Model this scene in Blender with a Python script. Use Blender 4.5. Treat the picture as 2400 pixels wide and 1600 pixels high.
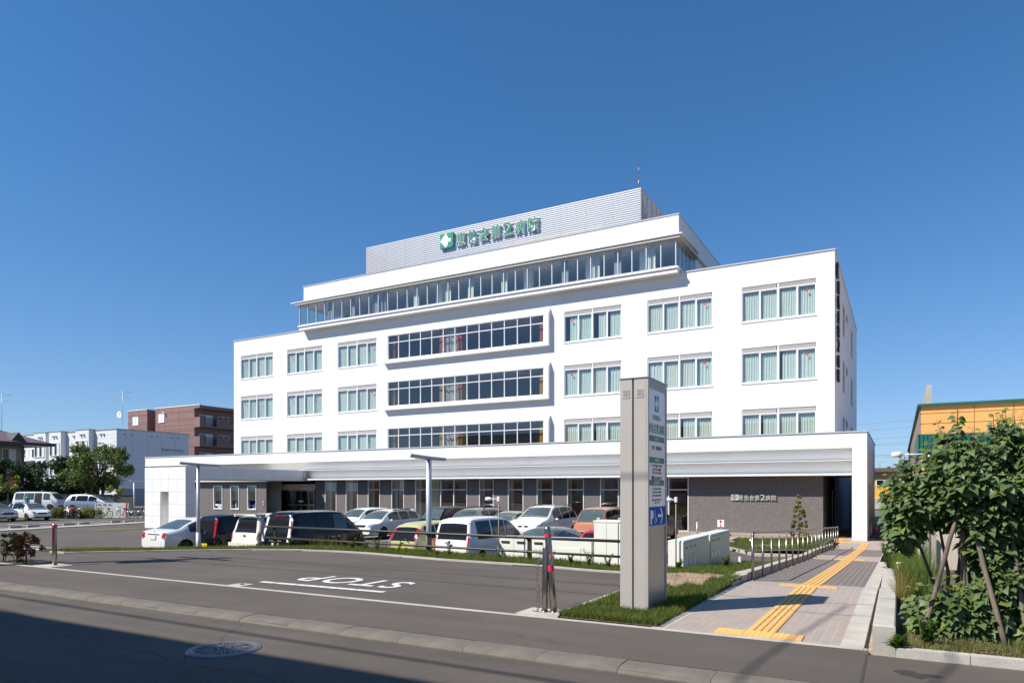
import bpy, bmesh, math, random
import numpy as np
from mathutils import Vector, Matrix
R=math.radians; PI=math.pi
rnd=random.Random(7); nrs=np.random.RandomState(11)
sc=bpy.context.scene; col=sc.collection
for _o in list(bpy.data.objects): bpy.data.objects.remove(_o)

# ---------------------------------------------------------------- camera
cam=bpy.data.cameras.new('camera'); camo=bpy.data.objects.new('camera',cam); col.objects.link(camo)
camo.location=(0,0,1.6); camo.rotation_euler=(R(90),0,R(29.128))
cam.sensor_width=36; cam.lens=24.414; cam.shift_y=0.1446; cam.clip_start=.1; cam.clip_end=3000
sc.camera=camo
# ---------------------------------------------------------------- sky and sun
SUN_AZ=40.5; SUN_EL=47.0     # light travels toward (+sin az, +cos az)
w=bpy.data.worlds.new('World'); sc.world=w; w.use_nodes=True
nt=w.node_tree; nt.nodes.clear()
sky=nt.nodes.new('ShaderNodeTexSky'); sky.sky_type='NISHITA'; sky.sun_disc=False
sky.sun_elevation=R(SUN_EL); sky.sun_rotation=R(180+SUN_AZ); sky.altitude=300
sky.air_density=1.0; sky.dust_density=.0; sky.ozone_density=4.0
hs=nt.nodes.new('ShaderNodeHueSaturation'); hs.inputs['Saturation'].default_value=1.24
bg=nt.nodes.new('ShaderNodeBackground'); bg.inputs[1].default_value=.1
wo=nt.nodes.new('ShaderNodeOutputWorld')
cx=nt.nodes.new('ShaderNodeVectorMath'); cx.operation='MULTIPLY'; cx.inputs[1].default_value=(.22,.125,.058)   # soft shoulder: the bright horizon band is held back as in the photograph
ca_=nt.nodes.new('ShaderNodeVectorMath'); ca_.operation='ADD'; ca_.inputs[1].default_value=(1,1,1)
cd_=nt.nodes.new('ShaderNodeVectorMath'); cd_.operation='DIVIDE'
nt.links.new(sky.outputs[0],hs.inputs['Color']); nt.links.new(hs.outputs[0],cx.inputs[0]); nt.links.new(cx.outputs[0],ca_.inputs[0]); nt.links.new(hs.outputs[0],cd_.inputs[0]); nt.links.new(ca_.outputs[0],cd_.inputs[1]); nt.links.new(cd_.outputs[0],bg.inputs[0]); nt.links.new(bg.outputs[0],wo.inputs[0])
sl=bpy.data.lights.new('sun','SUN'); sl.energy=4.1; sl.angle=R(.53); sl.color=(1,.945,.86)
so=bpy.data.objects.new('sun',sl); col.objects.link(so)
_d=Vector((math.sin(R(SUN_AZ))*math.cos(R(SUN_EL)),math.cos(R(SUN_AZ))*math.cos(R(SUN_EL)),-math.sin(R(SUN_EL))))
so.rotation_euler=_d.to_track_quat('-Z','Y').to_euler(); so.location=(-40,-40,60)
sc.view_settings.view_transform='Standard'; sc.view_settings.look='None'
sc.view_settings.exposure=.75; sc.view_settings.gamma=1; sc.view_settings.use_curve_mapping=False
try:
    sc.cycles.max_bounces=8; sc.cycles.transparent_max_bounces=16; sc.cycles.caustics_reflective=False; sc.cycles.caustics_refractive=False
except Exception: pass

# ---------------------------------------------------------------- materials
def S2L(c):
    return tuple((v/12.92 if v<=.04045 else ((v+.055)/1.055)**2.4) for v in c)
def mat(name,c,rough=.6,metal=0.,var=0.,vscale=3.,bump=0.,bscale=60.,c2=None,coat=0.,spec=.5,fine=0.,fscale=220.,stretch=None):
    """Principled material: base colour broken up by a large and a fine noise, plus a noise bump."""
    m=bpy.data.materials.new(name); m.use_nodes=True; n=m.node_tree; b=n.nodes['Principled BSDF']
    b.inputs['Roughness'].default_value=rough; b.inputs['Metallic'].default_value=metal
    b.inputs['Coat Weight'].default_value=coat; b.inputs['Coat Roughness'].default_value=.04; b.inputs['Specular IOR Level'].default_value=spec
    b.inputs['Base Color'].default_value=(*c,1)
    if var or fine or bump:
        tc=n.nodes.new('ShaderNodeTexCoord'); src=tc.outputs['Object']
        if stretch:
            mp=n.nodes.new('ShaderNodeMapping'); mp.inputs['Scale'].default_value=stretch; n.links.new(src,mp.inputs[0]); src=mp.outputs[0]
    last=None
    if var:
        no=n.nodes.new('ShaderNodeTexNoise'); no.inputs['Scale'].default_value=vscale; no.inputs['Detail'].default_value=6; no.inputs['Roughness'].default_value=.62
        n.links.new(src,no.inputs['Vector'])
        rp=n.nodes.new('ShaderNodeValToRGB'); k=c2 or tuple(x*(1-var) for x in c)
        rp.color_ramp.elements[0].position=.32; rp.color_ramp.elements[0].color=(*k,1)
        rp.color_ramp.elements[1].position=.68; rp.color_ramp.elements[1].color=(*(c if c2 else tuple(min(1,x*(1+var*.6)) for x in c)),1)
        n.links.new(no.outputs[0],rp.inputs[0]); last=rp.outputs[0]
    if fine:
        n2=n.nodes.new('ShaderNodeTexNoise'); n2.inputs['Scale'].default_value=fscale; n2.inputs['Detail'].default_value=3
        n.links.new(src,n2.inputs['Vector'])
        mr=n.nodes.new('ShaderNodeMapRange'); mr.inputs[1].default_value=.3; mr.inputs[2].default_value=.7; mr.inputs[3].default_value=1-fine; mr.inputs[4].default_value=1+fine
        n.links.new(n2.outputs[0],mr.inputs[0])
        mx=n.nodes.new('ShaderNodeMix'); mx.data_type='RGBA'; mx.blend_type='MULTIPLY'; mx.inputs[0].default_value=1
        if last: n.links.new(last,mx.inputs[6])
        else: mx.inputs[6].default_value=(*c,1)
        n.links.new(mr.outputs[0],mx.inputs[7]); last=mx.outputs[2]
    if last: n.links.new(last,b.inputs['Base Color'])
    if bump:
        n3=n.nodes.new('ShaderNodeTexNoise'); n3.inputs['Scale'].default_value=bscale; n3.inputs['Detail'].default_value=5
        n.links.new(src,n3.inputs['Vector']); bp=n.nodes.new('ShaderNodeBump'); bp.inputs['Strength'].default_value=bump; bp.inputs['Distance'].default_value=.01
        n.links.new(n3.outputs[0],bp.inputs['Height']); n.links.new(bp.outputs[0],b.inputs['Normal'])
    return m
def glass_mat(name,tint,refl=1.45,rough=.0,gain=0.):
    m=bpy.data.materials.new(name); m.use_nodes=True; n=m.node_tree; n.nodes.clear()
    o=n.nodes.new('ShaderNodeOutputMaterial'); mx=n.nodes.new('ShaderNodeMixShader'); f=n.nodes.new('ShaderNodeFresnel'); f.inputs[0].default_value=refl
    ad=n.nodes.new('ShaderNodeMath'); ad.operation='ADD'; ad.inputs[1].default_value=gain; ad.use_clamp=True
    ge=n.nodes.new('ShaderNodeNewGeometry'); iv=n.nodes.new('ShaderNodeMath'); iv.operation='SUBTRACT'; iv.inputs[0].default_value=1; ml=n.nodes.new('ShaderNodeMath'); ml.operation='MULTIPLY'
    n.links.new(ge.outputs['Backfacing'],iv.inputs[1]); n.links.new(iv.outputs[0],ml.inputs[1])
    t=n.nodes.new('ShaderNodeBsdfTransparent'); t.inputs[0].default_value=(*tint,1)
    g=n.nodes.new('ShaderNodeBsdfGlossy'); g.inputs['Roughness'].default_value=rough
    n.links.new(f.outputs[0],ad.inputs[0]); n.links.new(ad.outputs[0],ml.inputs[0]); n.links.new(ml.outputs[0],mx.inputs[0]); n.links.new(t.outputs[0],mx.inputs[1]); n.links.new(g.outputs[0],mx.inputs[2]); n.links.new(mx.outputs[0],o.inputs[0])
    return m
def brick_mat(name,c1,c2,mortar,bw,bh,ms=.012,axis='XZ',rough=.7,bias=0.,var=.25,offset=.5):
    m=bpy.data.materials.new(name); m.use_nodes=True; n=m.node_tree; b=n.nodes['Principled BSDF']; b.inputs['Roughness'].default_value=rough
    tc=n.nodes.new('ShaderNodeTexCoord'); sp=n.nodes.new('ShaderNodeSeparateXYZ'); cb=n.nodes.new('ShaderNodeCombineXYZ')
    n.links.new(tc.outputs['Object'],sp.inputs[0])
    ad=n.nodes.new('ShaderNodeMath'); ad.operation='ADD'; n.links.new(sp.outputs[0],ad.inputs[0]); n.links.new(sp.outputs[1],ad.inputs[1])
    n.links.new(ad.outputs[0],cb.inputs[0]); n.links.new(sp.outputs[2 if axis=='XZ' else 1],cb.inputs[1])
    br=n.nodes.new('ShaderNodeTexBrick'); br.inputs['Scale'].default_value=1; br.inputs['Brick Width'].default_value=bw; br.inputs['Row Height'].default_value=bh
    br.inputs['Mortar Size'].default_value=ms; br.inputs['Bias'].default_value=bias; br.offset=offset
    br.inputs['Color1'].default_value=(*c1,1); br.inputs['Color2'].default_value=(*c2,1); br.inputs['Mortar'].default_value=(*mortar,1)
    n.links.new(cb.outputs[0],br.inputs['Vector'])
    no=n.nodes.new('ShaderNodeTexNoise'); no.inputs['Scale'].default_value=.8; n.links.new(tc.outputs['Object'],no.inputs['Vector'])
    mr=n.nodes.new('ShaderNodeMapRange'); mr.inputs[3].default_value=1-var; mr.inputs[4].default_value=1+var; n.links.new(no.outputs[0],mr.inputs[0])
    mx=n.nodes.new('ShaderNodeMix'); mx.data_type='RGBA'; mx.blend_type='MULTIPLY'; mx.inputs[0].default_value=1
    n.links.new(br.outputs[0],mx.inputs[6]); n.links.new(mr.outputs[0],mx.inputs[7]); n.links.new(mx.outputs[2],b.inputs['Base Color'])
    bp=n.nodes.new('ShaderNodeBump'); bp.inputs['Strength'].default_value=.35; bp.inputs['Distance'].default_value=.01; bp.invert=True
    n.links.new(br.outputs['Fac'],bp.inputs['Height']); n.links.new(bp.outputs[0],b.inputs['Normal'])
    return m
def leaf_mat(name,c,c2,rough=.5,trans=.35,vscale=1.2):
    m=bpy.data.materials.new(name); m.use_nodes=True; n=m.node_tree; n.nodes.clear()
    o=n.nodes.new('ShaderNodeOutputMaterial'); g=n.nodes.new('ShaderNodeNewGeometry')
    tc=n.nodes.new('ShaderNodeTexCoord'); no=n.nodes.new('ShaderNodeTexNoise'); no.inputs['Scale'].default_value=vscale; n.links.new(tc.outputs['Object'],no.inputs['Vector'])
    rp=n.nodes.new('ShaderNodeMix'); rp.data_type='RGBA'; rp.inputs[6].default_value=(*c,1); rp.inputs[7].default_value=(*c2,1)
    ml=n.nodes.new('ShaderNodeMath'); ml.operation='ADD'; n.links.new(no.outputs[0],ml.inputs[0]); n.links.new(g.outputs['Random Per Island'],ml.inputs[1])
    m2=n.nodes.new('ShaderNodeMapRange'); m2.inputs[1].default_value=.45; m2.inputs[2].default_value=1.55; n.links.new(ml.outputs[0],m2.inputs[0]); n.links.new(m2.outputs[0],rp.inputs[0])
    p=n.nodes.new('ShaderNodeBsdfPrincipled'); p.inputs['Roughness'].default_value=rough; p.inputs['Specular IOR Level'].default_value=.35; n.links.new(rp.outputs[2],p.inputs['Base Color'])
    t=n.nodes.new('ShaderNodeBsdfTranslucent'); br=n.nodes.new('ShaderNodeMix'); br.data_type='RGBA'; br.blend_type='MULTIPLY'; br.inputs[0].default_value=1; br.inputs[7].default_value=(1.3,1.5,.5,1); n.links.new(rp.outputs[2],br.inputs[6]); n.links.new(br.outputs[2],t.inputs[0])
    mx=n.nodes.new('ShaderNodeMixShader'); mx.inputs[0].default_value=trans; n.links.new(p.outputs[0],mx.inputs[1]); n.links.new(t.outputs[0],mx.inputs[2]); n.links.new(mx.outputs[0],o.inputs[0])
    return m

M={}
M['white']=mat('white_wall_paint',(.80,.80,.79),.55,var=.03,vscale=.35,fine=.015,fscale=40)
M['white2']=mat('white_metal',(.78,.79,.8),.35,var=.02,vscale=2)
M['coping']=mat('coping_metal',(.62,.63,.64),.35,.3)
M['alu']=mat('aluminium_frame',(.66,.67,.69),.38,.35)
M['louvre']=mat('vent_louvre',(.66,.62,.6),.5)
M['soffit']=mat('soffit_panel',(.62,.60,.57),.7,var=.05)
M['glass']=glass_mat('window_glass',(.95,.975,.965),1.5,gain=.13)
M['glassb']=glass_mat('dark_window_glass',(.80,.80,.80),1.55,gain=.10)
M['curtain']=mat('curtain_cloth',(.66,.735,.68),.9,var=.08,vscale=4)
M['curtain2']=mat('warm_curtain_cloth',(.70,.72,.64),.9,var=.08,vscale=4)
M['curtw']=mat('white_curtain_cloth',(.8,.8,.76),.9)
M['curtg']=mat('grey_curtain_cloth',(.42,.42,.45),.9)
M['room']=mat('room_wall',(.45,.44,.42),.9)
M['ceil']=mat('room_ceiling',(.6,.6,.58),.9)
M['orange']=mat('orange_column',(.55,.17,.05),.7)
M['yellow']=mat('yellow_column',(.6,.36,.06),.7)
def mosaic_mat(name,cols,cell,rough=.6,mortar=.82):
    """small square tiles: each cell takes its own colour, thin joints and a bump"""
    m=bpy.data.materials.new(name); m.use_nodes=True; n=m.node_tree; b=n.nodes['Principled BSDF']; b.inputs['Roughness'].default_value=rough
    tc=n.nodes.new('ShaderNodeTexCoord'); sp=n.nodes.new('ShaderNodeSeparateXYZ'); n.links.new(tc.outputs['Object'],sp.inputs[0])
    ad=n.nodes.new('ShaderNodeMath'); n.links.new(sp.outputs[0],ad.inputs[0]); n.links.new(sp.outputs[1],ad.inputs[1])
    cb=n.nodes.new('ShaderNodeCombineXYZ'); fr=[]
    for i,s in enumerate((ad.outputs[0],sp.outputs[2])):
        d=n.nodes.new('ShaderNodeMath'); d.operation='DIVIDE'; d.inputs[1].default_value=cell; n.links.new(s,d.inputs[0])
        f=n.nodes.new('ShaderNodeMath'); f.operation='FLOOR'; n.links.new(d.outputs[0],f.inputs[0]); n.links.new(f.outputs[0],cb.inputs[i])
        q=n.nodes.new('ShaderNodeMath'); q.operation='FRACT'; n.links.new(d.outputs[0],q.inputs[0]); g=n.nodes.new('ShaderNodeMath'); g.operation='LESS_THAN'; g.inputs[1].default_value=.1; n.links.new(q.outputs[0],g.inputs[0]); fr.append(g)
    wn=n.nodes.new('ShaderNodeTexWhiteNoise'); wn.noise_dimensions='3D'; n.links.new(cb.outputs[0],wn.inputs['Vector'])
    rp=n.nodes.new('ShaderNodeValToRGB'); rp.color_ramp.interpolation='CONSTANT'
    for i,c in enumerate(cols):
        e=rp.color_ramp.elements[i] if i<2 else rp.color_ramp.elements.new(1)
        e.position=i/len(cols); e.color=(*c,1)
    n.links.new(wn.outputs['Value'],rp.inputs[0])
    mxm=n.nodes.new('ShaderNodeMath'); mxm.operation='MAXIMUM'; n.links.new(fr[0].outputs[0],mxm.inputs[0]); n.links.new(fr[1].outputs[0],mxm.inputs[1])
    mx=n.nodes.new('ShaderNodeMix'); mx.data_type='RGBA'; mx.inputs[7].default_value=(.15,.133,.127,1); n.links.new(mxm.outputs[0],mx.inputs[0]); n.links.new(rp.outputs[0],mx.inputs[6]); n.links.new(mx.outputs[2],b.inputs['Base Color'])
    bp=n.nodes.new('ShaderNodeBump'); bp.inputs['Strength'].default_value=.3; bp.inputs['Distance'].default_value=.006; bp.invert=True; n.links.new(mxm.outputs[0],bp.inputs['Height']); n.links.new(bp.outputs[0],b.inputs['Normal'])
    return m
M['brick']=mosaic_mat('brown_mosaic_tile',[(.14,.122,.117),(.158,.138,.132),(.172,.151,.145),(.148,.129,.123),(.186,.164,.156),(.162,.142,.135)],.075)
M['dark']=mat('dark_metal',(.03,.03,.032),.4,.3)
M['black']=mat('black_rubber',(.012,.012,.012),.7)
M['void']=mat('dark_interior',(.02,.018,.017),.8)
M['room2']=mat('brown_room_wall',(.30,.155,.105),.9,var=.3,vscale=.6)
M['asph']=mat('asphalt',(.094,.077,.064),.88,var=.2,vscale=.38,bump=.35,bscale=190,fine=.22,fscale=160)
M['road']=mat('road_asphalt',(.092,.075,.062),.86,var=.2,vscale=.7,bump=.45,bscale=130,fine=.28,fscale=110)
M['lot']=mat('parking_asphalt',(.09,.075,.064),.9,var=.12,vscale=.35,bump=.2,bscale=150,fine=.12,fscale=90)
M['conc']=mat('kerb_concrete',(.145,.127,.104),.85,var=.22,vscale=3,bump=.3,bscale=70,fine=.12,fscale=90)
M['conc2']=mat('pale_concrete',(.44,.41,.365),.85,var=.16,vscale=2.5,bump=.3,bscale=60,fine=.1,fscale=80)
M['line']=mat('road_paint',(.66,.66,.64),.7,var=.3,vscale=9,fine=.2,fscale=60)
M['steel']=mat('stainless_steel',(.30,.28,.25),.33,1.,var=.05,vscale=8)
M['pole']=mat('galvanised_grey_paint',(.46,.48,.5),.42,.3,var=.04)
M['fence']=mat('brown_fence_paint',(.042,.035,.031),.42,.1,var=.1,vscale=5)
M['tape']=mat('pink_tape',(.72,.03,.1),.5)
M['cabw']=mat('cream_cabinet_paint',(.78,.77,.70),.45,var=.05,vscale=1.5)
M['cabg']=mat('pale_green_cabinet_paint',(.58,.64,.58),.45,var=.06,vscale=1.5)
M['soil']=mat('bare_soil',(.34,.235,.155),.95,var=.35,vscale=3,bump=.8,bscale=30,fine=.2,fscale=50)
M['gravel']=mat('gravel_stone',(.36,.31,.24),.9,var=.4,vscale=30)
M['chrome']=mat('chrome',(.75,.75,.76),.12,1.)
M['rim']=mat('alloy_rim',(.5,.5,.52),.3,.8)
M['tyre']=mat('tyre_rubber',(.018,.018,.018),.8)
M['cglass']=mat('car_glass',(.014,.015,.016),.05,0.,spec=.38)
M['cglassg']=mat('clear_car_glass',(.075,.10,.10),.04,0.,spec=.7,var=.35,vscale=1.3)
M['red']=mat('red_lens',(.42,.01,.015),.12,coat=.6)
M['amber']=mat('amber_lens',(.6,.2,.03),.15,coat=.5)
M['lens']=mat('clear_lens',(.36,.39,.42),.12,.4,coat=1.,var=.5,vscale=14)
M['slat']=mat('louvre_slat_paint',(.56,.555,.545),.45,.1)
M['platew']=mat('white_number_plate',(.75,.75,.72),.5)
M['platey']=mat('yellow_number_plate',(.78,.5,.02),.5)
M['ink']=mat('black_ink',(.02,.02,.02),.6)
M['sgreen']=mat('sign_green',(.0,.235,.15),.5)
M['sface']=mat('sign_white_face',(.86,.87,.87),.3)
M['sblue']=mat('sign_blue',(.0,.09,.42),.6,spec=.12)
M['sred']=mat('sign_red',(.65,.04,.06),.5)
M['taupe']=mat('pylon_taupe_paint',(.45,.415,.38),.5,.1,var=.03,fine=.04,fscale=120)
M['tauped']=mat('pylon_grey_panel',(.36,.34,.32),.3,.35,var=.04)
M['bark']=mat('bark',(.13,.095,.07),.9,var=.4,vscale=8,bump=.8,bscale=30,stretch=(1,1,.2))
M['stake']=mat('weathered_stake_wood',(.175,.135,.108),.8,var=.3,vscale=6,bump=.5,bscale=40,stretch=(1,1,.15))

def weather_asphalt(m,crack=.5,streak=.1):
    """adds drag streaks along the street, blotches and hairline cracks to an asphalt material"""
    n=m.node_tree; b=n.nodes['Principled BSDF']; src=b.inputs['Base Color'].links[0].from_socket
    tc=n.nodes.new('ShaderNodeTexCoord'); mp=n.nodes.new('ShaderNodeMapping'); mp.inputs['Scale'].default_value=(.22,1.6,1); n.links.new(tc.outputs['Object'],mp.inputs[0])
    no=n.nodes.new('ShaderNodeTexNoise'); no.inputs['Scale'].default_value=1.1; no.inputs['Detail'].default_value=4; n.links.new(mp.outputs[0],no.inputs['Vector'])
    mr=n.nodes.new('ShaderNodeMapRange'); mr.inputs[1].default_value=.35; mr.inputs[2].default_value=.7; mr.inputs[3].default_value=1-streak; mr.inputs[4].default_value=1+streak; n.links.new(no.outputs[0],mr.inputs[0])
    m1=n.nodes.new('ShaderNodeMix'); m1.data_type='RGBA'; m1.blend_type='MULTIPLY'; m1.inputs[0].default_value=1; n.links.new(src,m1.inputs[6]); n.links.new(mr.outputs[0],m1.inputs[7])
    nd=n.nodes.new('ShaderNodeTexNoise'); nd.inputs['Scale'].default_value=1.6; nd.inputs['Detail'].default_value=5; n.links.new(tc.outputs['Object'],nd.inputs['Vector'])
    mv=n.nodes.new('ShaderNodeMix'); mv.data_type='RGBA'; mv.inputs[0].default_value=.35; n.links.new(tc.outputs['Object'],mv.inputs[6]); n.links.new(nd.outputs['Color'],mv.inputs[7])
    vo=n.nodes.new('ShaderNodeTexVoronoi'); vo.feature='DISTANCE_TO_EDGE'; vo.inputs['Scale'].default_value=.55; n.links.new(mv.outputs[2],vo.inputs['Vector'])
    lt=n.nodes.new('ShaderNodeMapRange'); lt.inputs[1].default_value=.0; lt.inputs[2].default_value=.006; lt.inputs[3].default_value=crack; lt.inputs[4].default_value=0; n.links.new(vo.outputs['Distance'],lt.inputs[0])
    nm=n.nodes.new('ShaderNodeTexNoise'); nm.inputs['Scale'].default_value=.35; n.links.new(tc.outputs['Object'],nm.inputs['Vector'])
    gm=n.nodes.new('ShaderNodeMapRange'); gm.inputs[1].default_value=.5; gm.inputs[2].default_value=.62; n.links.new(nm.outputs[0],gm.inputs[0])
    pr=n.nodes.new('ShaderNodeMath'); pr.operation='MULTIPLY'; n.links.new(lt.outputs[0],pr.inputs[0]); n.links.new(gm.outputs[0],pr.inputs[1])
    m2=n.nodes.new('ShaderNodeMix'); m2.data_type='RGBA'; m2.inputs[7].default_value=(.03,.027,.025,1); n.links.new(pr.outputs[0],m2.inputs[0]); n.links.new(m1.outputs[2],m2.inputs[6]); n.links.new(m2.outputs[2],b.inputs['Base Color'])
weather_asphalt(M['asph'],.45,.10); weather_asphalt(M['road'],.75,.14); weather_asphalt(M['lot'],.3,.12)
# ---------------------------------------------------------------- mesh builder
class MB:
    def __init__(s): s.v=[]; s.f=[]; s.mi=[]; s.cur=0; s.sm=[]; s.smooth=False
    def add(s,vs,fs):
        b=len(s.v); s.v.extend([tuple(x) for x in vs])
        for f in fs: s.f.append(tuple(b+i for i in f)); s.mi.append(s.cur); s.sm.append(s.smooth)
        return s
    def box(s,x0,x1,y0,y1,z0,z1):
        if x0>x1:x0,x1=x1,x0
        if y0>y1:y0,y1=y1,y0
        if z0>z1:z0,z1=z1,z0
        return s.add([(x0,y0,z0),(x1,y0,z0),(x1,y1,z0),(x0,y1,z0),(x0,y0,z1),(x1,y0,z1),(x1,y1,z1),(x0,y1,z1)],
              [(0,3,2,1),(4,5,6,7),(0,1,5,4),(1,2,6,5),(2,3,7,6),(3,0,4,7)])
    def quad(s,a,b,c,d): return s.add([a,b,c,d],[(0,1,2,3)])
    def prism(s,pts,z0,z1):
        n=len(pts); return s.add([(x,y,z0) for x,y in pts]+[(x,y,z1) for x,y in pts],[tuple(range(n-1,-1,-1)),tuple(range(n,2*n))]+[(i,(i+1)%n,n+(i+1)%n,n+i) for i in range(n)])
    def ext(s,pts,a,b,ax):
        """extrude a polygon of 2-D points from a to b along axis ax (0,1,2)"""
        n=len(pts)
        def P(p,t): return (t,p[0],p[1]) if ax==0 else ((p[0],t,p[1]) if ax==1 else (p[0],p[1],t))
        return s.add([P(p,a) for p in pts]+[P(p,b) for p in pts],[tuple(range(n-1,-1,-1)),tuple(range(n,2*n))]+[(i,(i+1)%n,n+(i+1)%n,n+i) for i in range(n)])
    def tube(s,path,r,n=8,cap=True):
        path=[Vector(p) for p in path]; rr=r if isinstance(r,(list,tuple)) else [r]*len(path); vs=[]; fs=[]
        ref=None
        for i,p in enumerate(path):
            t=(path[min(i+1,len(path)-1)]-path[max(i-1,0)])
            if t.length<1e-9: t=Vector((0,0,1))
            t.normalize()
            if ref is None: ref=t.orthogonal().normalized()
            u=(ref-t*ref.dot(t)); u=u.normalized() if u.length>1e-6 else t.orthogonal().normalized(); ref=u; q=t.cross(u)
            for k in range(n):
                a=2*PI*k/n; vs.append(p+(u*math.cos(a)+q*math.sin(a))*rr[i])
        for i in range(len(path)-1):
            for k in range(n): fs.append((i*n+k,i*n+(k+1)%n,(i+1)*n+(k+1)%n,(i+1)*n+k))
        o=s.smooth; s.smooth=True; s.add(vs,fs); s.smooth=o
        if cap:
            m=(len(path)-1)*n; b=len(s.v)-len(vs)
            for f in (tuple(range(n-1,-1,-1)),tuple(m+k for k in range(n))): s.f.append(tuple(b+i for i in f)); s.mi.append(s.cur); s.sm.append(False)
        return s
    def cyl(s,x,y,z0,z1,r,n=12,r2=None): return s.tube([(x,y,z0),(x,y,z1)],[r,r2 if r2 is not None else r],n)
    def lathe(s,c,prof,n=16,ax=2):
        """prof list of (r,h) about axis ax through c"""
        vs=[]; fs=[]
        for r,h in prof:
            for k in range(n):
                a=2*PI*k/n; p=(r*math.cos(a),r*math.sin(a),h)
                if ax==0: p=(p[2],p[0],p[1])
                elif ax==1: p=(p[0],p[2],p[1])
                vs.append((c[0]+p[0],c[1]+p[1],c[2]+p[2]))
        for i in range(len(prof)-1):
            for k in range(n): fs.append((i*n+k,i*n+(k+1)%n,(i+1)*n+(k+1)%n,(i+1)*n+k))
        fs.append(tuple(range(n-1,-1,-1))); m=(len(prof)-1)*n; fs.append(tuple(m+k for k in range(n)))
        return s.add(vs,fs)
    def mesh(s,name,mats):
        me=bpy.data.meshes.new(name); me.from_pydata(s.v,[],s.f)
        for m in (mats if isinstance(mats,(list,tuple)) else [mats]): me.materials.append(m)
        me.polygons.foreach_set('material_index',s.mi); me.polygons.foreach_set('use_smooth',s.sm); me.update()
        return me
    def build(s,name,mats,root=None,label=None,kind=None,fix=False):
        me=s.mesh(name,mats)
        if fix:
            b=bmesh.new(); b.from_mesh(me); bmesh.ops.recalc_face_normals(b,faces=b.faces); b.to_mesh(me); b.free()
        return link(name,me,root,label,kind)
def wloc(o):
    v=Vector((0,0,0))
    while o: v+=o.location; o=o.parent
    return v
def link(name,me,root=None,label=None,kind=None,loc=None):
    o=bpy.data.objects.new(name,me); col.objects.link(o)
    if root is not None:
        o.parent=root; o.location=(Vector(loc) if loc is not None else Vector((0,0,0)))-wloc(root)
    elif loc is not None: o.location=loc
    if label: o['label']=label
    if kind: o['kind']=kind
    return o
def T(name,label,cat,loc=(0,0,0),group=None):
    o=bpy.data.objects.new(name,None); o.empty_display_size=.2; col.objects.link(o); o.location=loc; o['label']=label; o['category']=cat
    if group: o['group']=group
    return o
def tag(o,label,cat,group=None):
    o['label']=label; o['category']=cat
    if group: o['group']=group
    return o
def struct(o): o['kind']='structure'; return o
def npmesh(name,verts,faces,mats,mi=None,smooth=False):
    """verts (n,3); faces (m,k) all the same k"""
    me=bpy.data.meshes.new(name); n=len(verts); m,k=faces.shape
    me.vertices.add(n); me.vertices.foreach_set('co',np.ascontiguousarray(verts,dtype=np.float32).ravel())
    me.loops.add(m*k); me.loops.foreach_set('vertex_index',np.ascontiguousarray(faces,dtype=np.int32).ravel())
    me.polygons.add(m); me.polygons.foreach_set('loop_start',np.arange(0,m*k,k,dtype=np.int32))
    for x in (mats if isinstance(mats,(list,tuple)) else [mats]): me.materials.append(x)
    if mi is not None: me.polygons.foreach_set('material_index',np.asarray(mi,dtype=np.int32))
    if smooth: me.polygons.foreach_set('use_smooth',np.ones(m,dtype=bool))
    me.update(calc_edges=True); return me
_tx={}
def text_mesh(s,size,extrude=.004,bold=0.,align='LEFT',space=1.,res=3):
    k=(s,round(size,4),extrude,bold,align,space)
    if k in _tx: return _tx[k]
    c=bpy.data.curves.new('lettering','FONT'); c.body=s; c.size=size; c.extrude=extrude; c.offset=bold; c.align_x=align; c.space_character=space; c.resolution_u=res
    o=bpy.data.objects.new('lettering',c); col.objects.link(o)
    me=bpy.data.meshes.new_from_object(o.evaluated_get(bpy.context.evaluated_depsgraph_get()))
    bpy.data.objects.remove(o); bpy.data.curves.remove(c); _tx[k]=me
    return me
def text(s,size,pos,rot,m,root=None,name='lettering',width=None,height=None,**kw):
    """flat lettering at world pos with euler rot; squeezed to width if given"""
    me=text_mesh(s,size,**kw).copy(); me.materials.clear(); me.materials.append(m)
    co=np.empty(len(me.vertices)*3,dtype=np.float32); me.vertices.foreach_get('co',co); co=co.reshape(-1,3)
    sx=sy=1
    if width: sx=width/max(1e-6,co[:,0].max()-co[:,0].min())
    if height: sy=height/max(1e-6,co[:,1].max()-co[:,1].min())
    co[:,0]*=sx; co[:,1]*=sy; me.vertices.foreach_set('co',co.ravel()); me.update()
    o=link(name,me,root,loc=pos); o.rotation_euler=rot
    return o
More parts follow.
